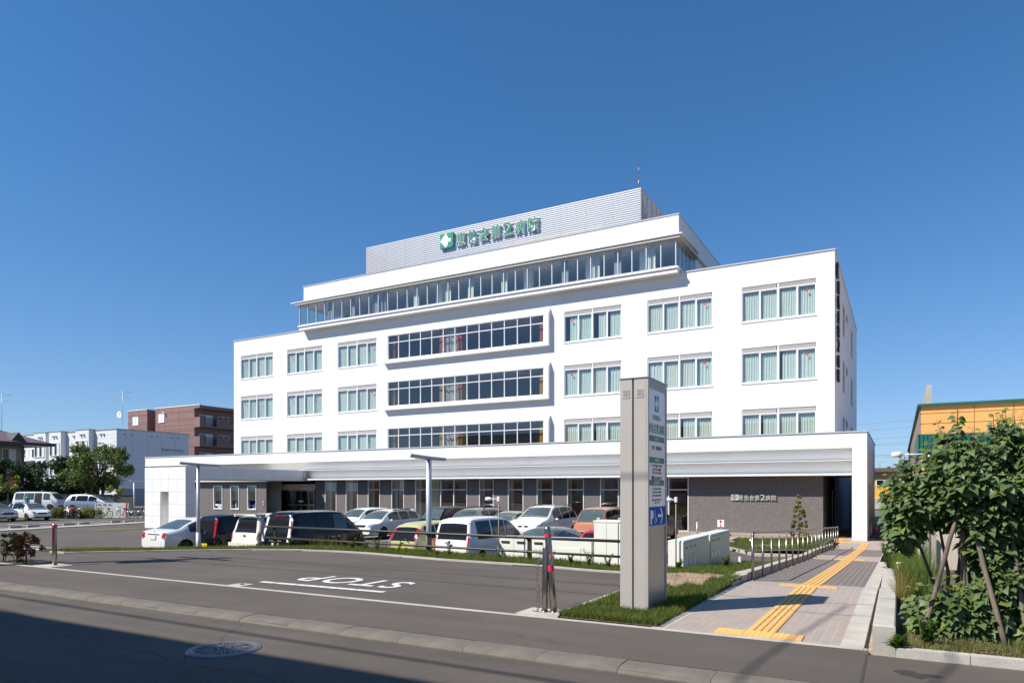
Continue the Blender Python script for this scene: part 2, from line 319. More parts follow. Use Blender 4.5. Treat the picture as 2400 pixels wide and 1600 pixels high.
def wall(mb,a0,a1,z0,z1,pos,holes,depth,ax='x',sign=1):
    """wall in the plane y=pos (ax='x') or x=pos (ax='y') with rectangular holes and reveals going inward by depth*sign"""
    A=sorted({a0,a1,*[h[0] for h in holes],*[h[1] for h in holes]}); Z=sorted({z0,z1,*[h[2] for h in holes],*[h[3] for h in holes]})
    A=[a for a in A if a0<=a<=a1]; Z=[z for z in Z if z0<=z<=z1]
    P=(lambda a,d,z:(a,pos+d*sign,z)) if ax=='x' else (lambda a,d,z:(pos+d*sign,a,z))
    for i in range(len(A)-1):
        for j in range(len(Z)-1):
            ca,cz=(A[i]+A[i+1])/2,(Z[j]+Z[j+1])/2
            if any(h[0]<ca<h[1] and h[2]<cz<h[3] for h in holes): continue
            mb.quad(P(A[i],0,Z[j]),P(A[i+1],0,Z[j]),P(A[i+1],0,Z[j+1]),P(A[i],0,Z[j+1]))
    for h in holes:
        b,c,d,e=h
        mb.quad(P(b,0,d),P(b,depth,d),P(b,depth,e),P(b,0,e)); mb.quad(P(c,0,d),P(c,0,e),P(c,depth,e),P(c,depth,d))
        mb.quad(P(b,0,d),P(c,0,d),P(c,depth,d),P(b,depth,d)); mb.quad(P(b,0,e),P(b,depth,e),P(c,depth,e),P(c,0,e))
    return mb
def pleat(x0,x1,y,z0,z1,per=.14,amp=.035,seed=0,pull=0.):
    """a hanging curtain: vertical folds as a corrugated sheet with thickness from its folds"""
    r=random.Random(seed); n=max(4,int((x1-x0)/per*4)); mb=MB(); mb.smooth=True; vs=[]; ph=r.random()*6
    for i in range(n+1):
        t=i/n; yy=y+amp*math.sin(ph+t*(x1-x0)/per*2*PI+.8*math.sin(t*9+ph)); xx=x0+t*(x1-x0)
        vs+= [(xx,yy,z0),(xx+pull*(1-t),yy*1.0,z1)]
    mb.add(vs,[(2*i,2*i+2,2*i+3,2*i+1) for i in range(n)]); return mb
# ================================================================ GROUND
def lerp(x,xs,ys): return float(np.interp(x,xs,ys))
def wz(y): return lerp(y,[7.7,12.9,13.8,23.6,25.6,32.3,37,60],[0,-.06,-.12,-.56,-.6,-.88,-.9,-.9])
def yb(x): return lerp(x,[-19.0,-18.3,-17,-16.2,-15,-14,-12.5,-11.5,-9,-4],[9.75,9.8,11.0,11.75,12.7,13.2,13.42,13.4,13.0,12.85])
def sm(t): t=max(0,min(1,t)); return t*t*(3-2*t)
LOT=-.95
def h_bank(x,y):
    d=y-yb(x)
    if d<=0: return 0.
    if d<1.5: return -.06*d/1.5
    return -.06+(LOT+.06)*sm((d-1.5)/1.9)
def h_drive(x,y): return LOT*sm((y-8.8)/9.5)
def h_plot(x,y): return 0. if y<12.5 else max(-.9,-.072*(y-12.5))
def h(x,y):
    if y<=8.2: return 0.
    if x>-5.4: return h_plot(x,y)
    if x>-6.6: t=(x+6.6)/1.2; return h_bank(x,y)*(1-t)+h_plot(x,y)*t
    if x>-18.8: return h_bank(x,y)
    if x>-23: t=(x+23)/4.2; return h_drive(x,y)*(1-t)+h_bank(x,y)*t
    return h_drive(x,y)
def sheet(name,x0,x1,y0,y1,st,fn,m,dz=0.,inside=None,kind='structure'):
    nx=max(1,int(math.ceil((x1-x0)/st))); ny=max(1,int(math.ceil((y1-y0)/st)))
    xs=np.linspace(x0,x1,nx+1); ys=np.linspace(y0,y1,ny+1)
    v=np.array([(x,y,fn(x,y)+dz) for y in ys for x in xs]); f=[]
    for j in range(ny):
        for i in range(nx):
            cx,cy=(xs[i]+xs[i+1])/2,(ys[j]+ys[j+1])/2
            if inside and not inside(cx,cy): continue
            a=j*(nx+1)+i; f.append((a,a+1,a+nx+2,a+nx+1))
    o=link(name,npmesh(name,v,np.array(f),m,smooth=True)); o['kind']=kind; return o
# far ground, one big sheet with the built-up surfaces standing on it
b=MB(); b.quad((-900,-900,-1.03),(900,-900,-1.03),(900,900,-1.03),(-900,900,-1.03)); struct(b.build('ground',mat('ground_earth',(.14,.13,.11),.95,var=.2,vscale=.1)))
# parking lot
b=MB(); b.quad((-75,15,LOT-.006),(-2.75,15,LOT-.006),(-2.75,38.9,LOT-.006),(-75,38.9,LOT-.006))
struct(b.build('parking_lot',M['lot']))
# road, its camber barely visible, with a patch seam
b=MB(); b.box(-90,40,-1.4,5.985,-.6,-.07); struct(b.build('road',M['road']))
b=MB(); b.box(-90,40,-6.,-1.4,-.6,.02); struct(b.build('far_pavement',M['asph']))
# pavement (asphalt footpath) and forecourt apron with the entrance dip to the car park
b=MB(); b.box(-90,-.26,6.27,7.76,-.6,0); b.quad((-.262,6.27,.0),(30,6.27,.0),(30,7.58,.0),(-.262,7.58,.0)); b.box(-.262,30,6.26,6.27,-.6,-.001); struct(b.build('pavement',M['asph']))
sheet('forecourt',-70,-3.72,7.84,20.2,.35,h,M['asph'],0.0,lambda x,y:(y<yb(x)+.25 if x>-18.9 else True))
# sheet under grass bank and plot
M['bank']=mat('grass_soil',(.16,.12,.075),.95,var=.45,vscale=2.2,c2=(.07,.085,.03),bump=.8,bscale=35)
sheet('grass_bank',-24,-5.4,9.6,17.6,.3,h,M['bank'],.012,lambda x,y:x>-19.1+max(0,(y-12.5))*-1.0 and y>yb(x)+.06)
def hp(x,y): return h_plot(x,y)+.05*math.exp(-((x+3.3)**2+(y-12.2)**2)/2.)+.015*math.sin(x*5)*math.sin(y*4)
sheet('grass_plot',-5.4,-2.52,7.86,23,.25,hp,M['bank'],.015,lambda x,y:(x>-3.72 or y>12.95) and x>-5.4)
o=sheet('bare_soil',-3.75,-2.7,10.9,14.2,.05,hp,M['soil'],.03,lambda x,y:((x+3.2)/.48)**2+((y-12.5)/1.45)**2<1+.35*math.sin(x*13+y*5)+.2*math.sin(y*9))
# road kerb stones: rounded dropped kerb, each stone its own piece
kr=T('road_kerb','row of rounded concrete kerb stones between road and asphalt pavement','kerb',(-8,6.12,0))
prof=[(5.97,-.2),(5.97,-.055),(5.985,-.03),(6.02,-.018),(6.09,-.006),(6.25,.001),(6.262,-.002),(6.262,-.2)]
kb=MB(); kb.ext([(p[0]-6.1,p[1]) for p in prof],.002,.8345,0); kme=kb.mesh('kerb_stone',M['conc'])
for i in range(60):
    x=-1.40+.837*(i-52)
    o=link('kerb_stone',kme,kr,loc=(x,6.1+rnd.uniform(-.004,.004),rnd.uniform(-.004,.003))); o.rotation_euler=(rnd.uniform(-.004,.004),rnd.uniform(-.003,.003),rnd.uniform(-.004,.004))
b=MB(); b.box(-60,8,5.99,6.25,-.3,-.03); b.build('kerb_joint',M['dark'],kr)
# thin pale edging strips
def strip(name,pts,wd,top,m,closed=False,mb=None,drop=.25):
    mb=mb or MB()
    for i in range(len(pts)-1):
        (x0,y0),(x1,y1)=pts[i],pts[i+1]; L=math.hypot(x1-x0,y1-y0); nx,ny=-(y1-y0)/L*wd/2,(x1-x0)/L*wd/2
        z0=h(x0,y0)+top; z1=h(x1,y1)+top
        mb.add([(x0+nx,y0+ny,z0),(x1+nx,y1+ny,z1),(x1-nx,y1-ny,z1),(x0-nx,y0-ny,z0),(x0+nx,y0+ny,z0-drop),(x1+nx,y1+ny,z1-drop),(x1-nx,y1-ny,z1-drop),(x0-nx,y0-ny,z0-drop)],[(3,2,1,0),(0,1,5,4),(2,3,7,6),(0,4,7,3),(1,2,6,5)])
    return mb
b=MB(); b.box(-60,-.28,7.755,7.845,-.2,.004); struct(b.build('pavement_edging',M['conc2']))
xs=[-18.9,-18.6]+list(np.linspace(-18.3,-3.8,40)); b=strip('x',[(x,yb(x)) for x in xs],.11,.035,None)
b=strip('x',[(-3.78,y) for y in np.linspace(7.85,12.9,8)],.12,.03,None,mb=b)
b=strip('x',[(-18.9,9.75),(-19.15,9.95),(-19.2,10.4),(-19.4,11.4),(-20,12.6)],.11,.03,None,mb=b)
struct(b.build('grass_edging',M['conc2']))
# concrete pads of the bollards and the drain corner box
b=MB(); b.box(-4.32,-3.72,7.846,8.33,-.2,.016); b.build('bollard_pad',M['conc2'])['kind']='structure'
b=MB(); b.prism([(-15.9,7.846),(-15.2,7.846),(-15.22,8.3),(-15.85,8.36)],-.2,.012); b.build('bollard_pad',M['conc2'])['kind']='structure'
b=MB(); b.box(-9.84,-9.52,7.846,8.13,-.1,.007); b.cur=1; b.cyl(-9.68,8.0,.0,.02,.055,14); bx=b.build('survey_box',[M['conc2'],M['steel']]); tag(bx,'small square concrete box with metal button in the pavement edge line','drain box')
# painted markings
pm=MB()
def line(x0,y0,x1,y1,wd,mb=pm,z=.0045,n=8,worn=True):
    L=math.hypot(x1-x0,y1-y0); ux,uy=(x1-x0)/L,(y1-y0)/L; nx,ny=-uy*wd/2,ux*wd/2
    for i in range(n):
        a,c=i/n,(i+1)/n; ax,ay,cx,cy=x0+(x1-x0)*a,y0+(y1-y0)*a,x0+(x1-x0)*c,y0+(y1-y0)*c
        za,zc=h(ax,ay)+z,h(cx,cy)+z
        if ay>20: za=zc=LOT+z-.0
        mb.quad((ax+nx,ay+ny,za),(ax-nx,ay-ny,za),(cx-nx,cy-ny,zc),(cx+nx,cy+ny,zc))
for a_,c_ in ((-9.68,-9.35),(-9.31,-8.86),(-8.84,-7.6),(-7.58,-7.02)): line(a_,8.42+.03*(a_+9.68),c_,8.42+.03*(c_+9.68),.125+.012*rnd.random(),z=.006,n=3)
line(-23.5,12.0,-13.6,12.55,.1) if False else None
struct(pm.build('stop_line',M['line']))
o=text('STOP',1.0,(-7.16,9.58,.007),(0,0,PI),M['line'],None,'stop_lettering',width=2.22,height=.74,extrude=.0008,space=1.15,bold=.012,res=8); o['kind']='structure'
pm=MB(); line(-30,13.2,-18.9,12.25,.11,pm,.02,16); line(-21.5,10.05,-19.3,10.35,.25,pm,.02,6)
struct(pm.build('entrance_line',M['line']))
# left bays
pm=MB()
for y in (22.3,24.0,26.7,28.9,31.2,33.4): pm.box(-57.6,-51.2,y-.06,y+.06,LOT-.1,LOT+.0)
pm.box(-57.6,-57.48,22.3,33.4,LOT-.1,LOT+.0015); struct(pm.build('bay_lines',M['line']))
pm=MB(); pm.prism([(-47.6,19),(-50.9,36.5),(-52.1,36.5),(-49.0,19)],LOT-.2,LOT+.05); struct(pm.build('kerb_strip',M['conc2']))
pm=MB()
for x in (-27.5,-25,-22.6,-20.2,-18,-15.6,-13,-10.4,-7.8): pm.box(x-.05,x+.05,17.2,22.3,LOT-.1,LOT+.0); pm.box(x-.05,x+.05,27.,32,LOT-.1,LOT+.0)
struct(pm.build('lot_lines',M['line']))
# yard of the neighbouring flats, a little higher
pm=MB(); pm.prism([(-67.6,33.4),(-70.5,37.5),(-64.5,46),(-60,62),(-60,75),(-150,75),(-150,33.4)],-1.02,-.62); struct(pm.build('neighbour_yard',mat('yard_asphalt',(.11,.10,.09),.9,var=.3,vscale=.5)))
# a trench reinstatement seam in the road and an oil stain at the right
b=MB(); pts=[(-14+.35*i,4.62+.05*math.sin(i*1.3)+.03*math.sin(i*3.1)-.012*i) for i in range(42)]
for (xa,ya),(xc,yc) in zip(pts,pts[1:]): w0=.006+.004*rnd.random(); b.quad((xa,ya-w0,-.0685),(xc,yc-w0,-.0685),(xc,yc+w0,-.0685),(xa,ya+w0,-.0685))
struct(b.build('road_seam',mat('seam_tar',(.03,.027,.026),.8)))
b=MB(); pts=[(.12+.16*math.cos(a)*(1+.35*math.sin(3*a+1)),6.95+.11*math.sin(a)*(1+.4*math.sin(4*a))) for a in np.linspace(0,2*PI,26)[:-1]]; b.add([(x,y,.0025) for x,y in pts],[tuple(range(25))]); struct(b.build('oil_stain',mat('oil_stain',(.045,.04,.036),.6,var=.3,vscale=20)))
b=MB(); b.box(-.285,-.262,6.3,7.6,-.1,.0015); struct(b.build('pavement_seam',mat('seam_tar2',(.05,.045,.04),.85)))
# manhole cover in the road
mh=T('manhole_cover','round cast iron manhole cover with raised ring pattern set in the road','manhole cover',(-6.17,4.88,-.07))
iron=mat('cast_iron',(.19,.185,.20),.45,.55,var=.2,vscale=12); irond=mat('cast_iron_recess',(.05,.05,.055),.7,.2)
b=MB(); b.lathe((-6.17,4.88,-.07),[(.30,-.02),(.30,.012),(.315,.016),(.335,.016),(.338,.008),(.343,.008),(.346,.015),(.362,.014),(.37,.002),(.37,-.02)],48); b.build('rim_ring',iron,mh)
b=MB(); b.lathe((-6.17,4.88,-.07),[(.30,-.03),(.30,.004),(0.001,.004)],40); b.build('plate',irond,mh)
b=MB()
for rr in (.285,.06):
    b.lathe((-6.17,4.88,-.07),[(rr-.008,.003),(rr-.006,.013),(rr+.006,.013),(rr+.008,.003)],40)
for k in range(6):
    a=k*PI/3+.35; c,s_=math.cos(a),math.sin(a)
    for q in (-.013,.013):
        p=[(.08,q-.005),(.272,q-.005),(.272,q+.005),(.08,q+.005)]; b.prism([(-6.17+c*x-s_*y,4.88+s_*x+c*y) for x,y in p],-.068,-.057)
    for rr in (.022,.045,.068):
        a2=a+PI/6; cx,cy=-6.17+.17*math.cos(a2),4.88+.17*math.sin(a2); b.lathe((cx,cy,-.07),[(rr-.006,.003),(rr-.005,.013),(rr+.005,.013),(rr+.006,.003)],20)
    for rr in (.115,.255):
        for j in (-.22,0,.22):
            a3=a+PI/6+j*(1.4 if rr<.2 else 1); b.lathe((-6.17+rr*math.cos(a3),4.88+rr*math.sin(a3),-.07),[(.001,.013),(.012,.013),(.014,.003)][::-1],10)
b.build('raised_pattern',iron,mh)
# ================================================================ PAVED WALKWAY
wk=T('walkway','paved ramp walkway of narrow pink grey pavers leading to the hospital','walkway',(-1.4,20,-.5)); del wk['category']; del wk['label']; wk['kind']='structure'
pv=[mat('paver_a',(.335,.28,.245),.8,var=.1,vscale=5,fine=.08,fscale=60,stretch=(.35,3.,1),c2=(.37,.275,.22)),mat('paver_b',(.345,.29,.255),.8,var=.07,vscale=5,fine=.08,fscale=60,stretch=(.35,3,1)),mat('paver_c',(.325,.275,.243),.8,var=.08,vscale=5,fine=.08,fscale=60,stretch=(.35,3,1))]
pd=[mat('dark_paver_a',(.155,.126,.118),.8,var=.12,vscale=8,fine=.1,fscale=60,stretch=(.3,2,1)),mat('dark_paver_b',(.163,.133,.125),.8,var=.12,vscale=8,fine=.1,fscale=60,stretch=(.3,2,1))]
X0,X1=-2.38,-.53
def wsheet(name,x0,x1,ya,ybb,m,dz):
    ys=np.arange(ya,ybb+.01,.25); v=[];f=[]
    for i,y in enumerate(ys): v+=[(x0,y,wz(y)+dz),(x1,y,wz(y)+dz)]
    for i in range(len(ys)-1): f.append((2*i,2*i+1,2*i+3,2*i+2))
    return npmesh(name,np.array(v),np.array(f),m)
link('joint_sand',wsheet('joint_sand',-2.42,-.5,7.845,37.6,mat('joint_sand',(.43,.40,.355),.95),-.0008),wk)
pav=[]
ny=int((37.4-7.86)/.2)
for j in range(ny):
    y0=7.86+j*.2
    for i in range(int(round((X1-X0)/.1))+0):
        x0=X0+i*.103; 
        if x0+.1>X1+.01: continue
        # inlaid yellow strips
        cx,cy=x0+.05,y0+.1
        pav.append((x0,y0,13.75<cy<23.45 or 25.7<cy<32.3))
def paver(b,x0,y0,dk):
    t=rnd.uniform(-.0008,.0008); g=.0034; xa,xb,ya,yc=x0+g,x0+.103-g,y0+.0005,y0+.2-.0005; za,zb=wz(ya)+t,wz(yc)+t
    b.add([(xa,ya,za),(xb,ya,za),(xb,yc,zb),(xa,yc,zb),(xa-.002,ya-.001,za-.02),(xb+.002,ya-.001,za-.02),(xb+.002,yc+.001,zb-.02),(xa-.002,yc+.001,zb-.02)],[(0,1,2,3),(0,4,5,1),(1,5,6,2),(2,6,7,3),(3,7,4,0)])
near=sorted(pav,key=lambda p:p[1])
mA=[]
for k in range(6):
    q=MB(); q.add([(.0034,.0005,0),(.0996,.0005,0),(.0996,.1995,0),(.0034,.1995,0),(.0016,.0002,-.02),(.1014,.0002,-.02),(.1014,.1998,-.02),(.0016,.1998,-.02)],[(0,1,2,3),(0,4,5,1),(1,5,6,2),(2,6,7,3),(3,7,4,0)]); mA.append(q.mesh('paver',pv[k%3]))
seen=[p for p in near if not(-1.5<p[0]+.05<-1.2)]
for p in seen[:300]:
    y0=p[1]; o=link('paver',rnd.choice(mA),wk,loc=(p[0],y0,wz(y0)+rnd.uniform(-.0008,.0008))); o.rotation_euler=(math.atan((wz(y0+.2)-wz(y0))/.2),0,0)
b=MB()
for p in seen[300:]:
    b.cur=(rnd.choice((3,4)) if p[2] else rnd.choice((0,1,1,2))); paver(b,*p)
b.build('pavers',pv+pd,wk,kind='stuff')
# dark border lines across the ramp (drain slots)
b=MB()
for y in (32.35,): b.box(-2.38,-.53,y-.05,y+.05,wz(y)-.05,wz(y)+.004)
b.build('drain_slot',M['pole'],wk)
# tactile paving
yel=mat('yellow_tactile_paving',(.74,.43,.135),.7,var=.1,vscale=5,fine=.06,fscale=50,c2=(.67,.375,.11)); ydk=mat('tactile_groove',(.22,.14,.06),.9)
tp=T('tactile_paving','yellow tactile guide strip running up the middle of the walkway','tactile paving',(-1.35,20,-.5)); del tp['label']; del tp['category']; tp['kind']='structure'
q=MB(); q.add([(0.001,.001,.006),(.301,.001,.006),(.301,.301,.006),(.001,.301,.006),(0.0005,.0005,-.02),(.3015,.0005,-.02),(.3015,.3015,-.02),(.0005,.3015,-.02)],[(0,1,2,3),(0,4,5,1),(1,5,6,2),(2,6,7,3),(3,7,4,0)])
q2=MB(); q2.v=list(q.v); q2.f=list(q.f); q2.mi=list(q.mi); q2.sm=list(q.sm)
for i in range(5):
    for j in range(5):
        x,y=.03+.06*i,.03+.06*j; q2.lathe((x,y,.006),[(.017,0),(.011,.0055),(.001,.006)],8)
me_dot=q2.mesh('dot_tile',yel)
q3=MB(); q3.v=list(q.v); q3.f=list(q.f); q3.mi=list(q.mi); q3.sm=list(q.sm)
for i in range(4): x=.0375+.075*i; q3.box(x-.027,x+.027,.008,.294,.006,.010)
q3.cur=1
for i in range(3): x=.075+.075*i; q3.box(x-.0055,x+.0055,.02,.28,.0062,.0075)
me_bar=q3.mesh('bar_tile',[yel,ydk])
q4=MB(); q4.v=list(q.v); q4.f=list(q.f); q4.mi=list(q.mi); q4.sm=list(q.sm)
for i in range(4): x=.0375+.075*i; q4.box(x-.02,x+.02,.03,.27,.006,.011)
me_bar2=q4.mesh('bar_tile',yel)
def tact(me,x,y,rz=0.):
    o=link(me.name.split('.')[0],me,tp,loc=(x,y,wz(y+.15)+.006 if rz==0 else wz(y)+.006)); o.rotation_euler=(math.atan((wz(y+.3)-wz(y))/.3),0,rz)
    if rz==0: o.location.z=(wz(y)+.006)-wloc(tp).z
for x in (-1.815,-1.51,-1.205): tact(me_dot,x,7.9)
y=8.205
while y<36.0:
    if not(12.72<y<13.0): tact(me_bar,-1.51,y)
    else: tact(me_dot,-1.51,y)
    y+=.302
for x in (-1.815,-1.205): tact(me_bar2,x,12.82); tact(me_bar2,x,23.75)
for x in (-1.815,-1.51,-2.12,-2.42,-2.72): tact(me_dot,x,36.35)
y=36.66
while y<43: tact(me_bar,-2.72,y); y+=.302
# side kerbs of the walkway
b=MB()
def rail(b,x0,x1,ya,ye,top,low,st=.6,fn=wz):
    n=max(1,int((ye-ya)/st)); ys=np.linspace(ya,ye,n+1)
    for i in range(n):
        a,c=ys[i],ys[i+1]
        b.add([(x0,a,fn(a)-low),(x1,a,fn(a)-low),(x1,c,fn(c)-low),(x0,c,fn(c)-low),(x0,a,fn(a)+top),(x1,a,fn(a)+top),(x1,c,fn(c)+top),(x0,c,fn(c)+top)],[(0,3,2,1),(4,5,6,7),(0,1,5,4),(1,2,6,5),(2,3,7,6),(3,0,4,7)])
for i in range(8): rail(b,-2.53,-2.42,7.86+i*.6,7.86+i*.6+.594,.006,.2)
rail(b,-2.44,-.53,7.846,7.857,.003,.2)
struct(b.build('walkway_edging',M['conc2']))
rk=T('walkway_kerb_wall','low pale concrete kerb wall below the steel handrail','kerb',(-2.6,20,-.5))
for i in range(32):
    ya=12.2+i*.65; b=MB(); rail(b,-2.66 if i>3 else -2.72+.012*i,-2.48,ya+.004,ya+.646,.15 if i>1 else .12,.3); b.build('kerb_block',M['conc2'],rk)
rk=T('walkway_right_kerb','flat pale concrete kerb along the right edge of the walkway','kerb',(-.4,18,-.3))
for i in range(24):
    ya=7.76+i*.65; b=MB(); rail(b,-.525,-.31,ya+.003,ya+.647,.012+.0*i,.3); b.build('kerb_block',M['conc2'],rk)
b=MB(); rail(b,-.31,-.1,7.78,40,-.05,.3); struct(b.build('gravel_bed',M['soil']))
gv=[];gf=[]
for i in range(900):
    x,y=rnd.uniform(-.305,-.235),7.85+9*rnd.random()**1.5; z=wz(y)-.045; s=rnd.uniform(.006,.016); b0=len(gv)
    for dx,dy,dz in ((1,0,0),(0,1,0),(-1,0,0),(0,-1,0),(0,0,1)): gv.append((x+dx*s*rnd.uniform(.7,1.2),y+dy*s*rnd.uniform(.7,1.2),z+dz*s*.9))
    gf+=[(b0,b0+1,b0+4),(b0+1,b0+2,b0+4),(b0+2,b0+3,b0+4),(b0+3,b0,b0+4)]
o=link('gravel',npmesh('gravel',np.array(gv),np.array(gf),M['gravel'])); o['kind']='stuff'
# boundary wall blocks right of the walkway
bw=T('boundary_wall','stepped low pale concrete boundary wall beside the walkway and the bushes','wall',(-.13,10,0))
for ya,ye,t in ((7.85,10.9,.25),(10.91,14.2,.19),(14.21,20,.05),(20.01,28,-.15),(28.01,37.5,-.35),(37.51,60,-.4)):
    b=MB(); bv=.012; b.box(-.232,-.03,ya,ye,-1.2,t-bv); b.add([(-.232,ya,t-bv),(-.03,ya,t-bv),(-.03,ye,t-bv),(-.232,ye,t-bv),(-.232+bv,ya+bv,t),(-.03-bv,ya+bv,t),(-.03-bv,ye-bv,t),(-.232+bv,ye-bv,t)],[(4,5,6,7),(0,1,5,4),(1,2,6,5),(2,3,7,6),(3,0,4,7)]); b.build('wall_block',M['conc2'],bw)
# planting bed right
sheet('planting_bed',-.03,14,7.66,15.5,.4,lambda x,y:.03+.03*math.sin(x*3)*math.sin(y*2.3),mat('bed_soil',(.12,.09,.06),.95,var=.5,vscale=4,c2=(.09,.09,.035),bump=1,bscale=25,fine=.3,fscale=40),.02)
bk=T('bed_kerb','pale concrete kerb stones edging the planting bed of the bushes','kerb',(2,7.66,0))
for i in range(12):
    b=MB(); x=-.03+i*.6; b.box(x+.003,x+.597,7.58,7.70,-.2,.085); b.build('kerb_stone',M['conc2'],bk)
sheet('right_yard',-.03,40,15.5,60,2,lambda x,y:-.05-.02*min(y-15.5,20),M['lot'],0)
b=MB(); b.quad((-1.33,38.3,-.895),(-.23,38.3,-.895),(-.23,62,-.9),(-1.33,62,-.9)); struct(b.build('side_path',M['asph']))
b=MB(); b.box(-13.5,-2.02,36.6,38.9,-1.0,-.897); b.box(-13.5,-3.4,37.55,38.75,-1,-.72); b.box(-3.4,-2.02,38.9,50,-1,-.9); struct(b.build('entrance_paving',mat('tan_paving',(.36,.29,.23),.85,var=.12,vscale=3,fine=.08,fscale=40)))
b=MB(); b.box(-2.02,-.24,36.6,38.3,-1.0,-.899); struct(b.build('front_paving',pv[1]))
# grass island by the brick wall with pale kerb
isl=[(-6.3,30.4),(-4.9,28.0),(-3.0,28.0),(-2.72,37.3),(-7.3,37.3),(-7.2,34.6)]
def hi(x,y): return -.9+.22*sm((x+7)/4.)*sm((37.4-y)/2)
sheet('grass_island',-7.3,-2.7,28,37.3,.4,hi,M['bank'],.0,lambda x,y: (x>-4.9-(y-28)*.62 if y<31 else x>-7.1))
b=MB(); 
for (x0,y0),(x1,y1) in zip(isl,isl[1:]):
    L=math.hypot(x1-x0,y1-y0); nx,ny=-(y1-y0)/L*.06,(x1-x0)/L*.06; b.prism([(x0+nx,y0+ny),(x1+nx,y1+ny),(x1-nx,y1-ny),(x0-nx,y0-ny)],-1.0,-.83)
struct(b.build('island_kerb',M['conc2']))
b=MB(); b.prism([(-46,25.5),(-43.2,25.2),(-42.8,27.9),(-45,28.1)],-1,-.935); struct(b.build('entrance_grass',M['bank']))
# ================================================================ HOSPITAL
H=T('hospital_building','large white multi storey hospital with dark tiled ground floor and roof louvre screen','building',(-28,43,-.9))
# --- main block
COLS=[(-52.08,-47.97),(-46.24,-42.12),(-40.40,-36.28),(-19.90,-15.79),(-14.05,-9.94),(-8.22,-4.11)]
ROWS=[0,-3.65,-7.30]
holes=[(a,b_,11.55+r,13.67+r) for a,b_ in COLS for r in ROWS]+[(-35.18,-21.44,11.80+r,13.69+r) for r in ROWS]
b=MB(); wall(b,-53.0,-3.16,4.0,15.10,43.0,holes,.16)
SW=[(49.4,51.4),(58.1,60.3)]
sh=[]
for r in ROWS:
    sh+=[(49.5,51.4,11.6+r,13.65+r),(52.4,54.5,13.15+r,13.7+r),(58.1,60.3,11.65+r,13.7+r)]
wall(b,43.0,66.2,-.95,15.10,-3.16,sh,.18,'y',-1)
b.quad((-53,43,4),(-53,43,15.1),(-53,66.2,15.1),(-53,66.2,-.95)); b.quad((-53,66.2,-1),(-53,66.2,15.1),(-3.16,66.2,15.1),(-3.16,66.2,-1))
b.build('main_wall',M['white'],H)
b=MB(); b.box(-53.05,-3.11,42.95,43.25,15.10,15.17); b.box(-3.41,-3.11,43.25,66.2,15.10,15.17); b.box(-53.05,-52.75,43.25,66.2,15.10,15.17); b.build('roof_coping',M['coping'],H)
b=MB(); b.box(-52.7,-3.45,43.3,66,14.55,14.7); b.build('roof_deck',M['conc'],H)
# floors and ceilings seen through the glazing
b=MB()
for r in (0,-3.65,-7.3): b.box(-52.8,-3.5,43.18,50,13.78+r,14.3+r); b.box(-52.8,-3.5,43.18,50,10.6+r,10.68+r)
b.build('ceiling',M['ceil'],H)
b=MB(); b.box(-52.8,-3.5,50,50.2,3.2,14.3)
for x in (-47.1,-41.3,-35.8,-20.4,-14.9,-9.1): b.box(x-.1,x+.1,43.3,50,3.2,14.2)
b.box(-52.9,-52.7,43.3,50,3.2,14.2); b.box(-3.7,-3.45,43.3,50,3.2,14.2)
b.build('room_wall',M['room'],H)
# ward windows: frame > panes, curtains, vent louvres
def frame_mesh():
    b=MB(); W=4.115; y0,y1=.03,.12
    b.box(0,.05,y0,y1,0,2.12); b.box(W-.05,W,y0,y1,0,2.12); b.box(.05,W-.05,y0,y1,0,.07); b.box(.05,W-.05,y0,y1,1.80,1.86)
    b.box(W/2-.055,W/2+.055,y0-.01,y1,.07,2.12); b.box(.05,W/2-.055,y0,y1,2.09,2.12); b.box(W/2+.055,W-.05,y0,y1,2.09,2.12)
    for q in (0,1):
        a=.05+q*(W/2+.005); c=W/2-.055 if q==0 else W-.05; m=(a+c)/2
        b.box(m-.03,m+.03,y0+.012,y1-.005,.07,1.80)
        for (p,pp,dy) in ((a,m-.03,.03),(m+.03,c,.012)):
            b.box(p,p+.026,y0+dy,y0+dy+.04,.07,1.8); b.box(pp-.026,pp,y0+dy,y0+dy+.04,.07,1.8); b.box(p+.026,pp-.026,y0+dy,y0+dy+.04,.07,.115); b.box(p+.026,pp-.026,y0+dy,y0+dy+.04,1.76,1.8)
    b.box(-.03,W+.03,-.035,.1,-.035,0)
    return b.mesh('window',M['white2'])
W=4.115; wf=frame_mesh()
def pane_mesh(w,hh,m): b=MB(); b.box(0,w,0,.008,0,hh); return b.mesh('pane',m)
pm_=pane_mesh(.90,1.645,M['glass'])
lv=MB()
for i in range(5):
    z=.015+i*.043; lv.add([(0,0,z),(1.9,0,z),(1.9,.035,z+.034),(0,.035,z+.034),(0,0,z-.008),(1.9,0,z-.008),(1.9,.035,z+.026),(0,.035,z+.026)],[(0,1,2,3),(4,7,6,5),(0,4,5,1),(2,6,7,3)])
lv.cur=1; lv.box(0,1.9,.045,.06,0,.23)
lvm=lv.mesh('vent_louvre',[M['louvre'],M['tauped']])
CV=[]
for k in range(7):
    full=k<5
    x0=-.05 if k in(0,2,4) else (.14 if k in (1,3) else .34); x1=1.02 if k in (0,1,4) else .95
    CV.append(pleat(x0,x1,.0,0,1.75,.13+.03*(k%3),.032,k,.0 if k%2 else .04).mesh('curtain',M['curtain2'] if k==4 else M['curtain']))
tri=MB(); tri.ext([(-.1,.11),(.1,.11),(0,-.07)],-.004,.0,1); trim=tri.mesh('red_triangle',mat('red_mark',(.75,.02,.05),.6))
MK={(0,0):1,(0,1):1,(1,0):1,(1,1):1,(2,0):4,(2,1):4,(3,0):1,(3,1):1,(4,0):4,(4,1):4,(5,0):4,(5,1):4}
px=[.09,1.075,2.17,3.155]
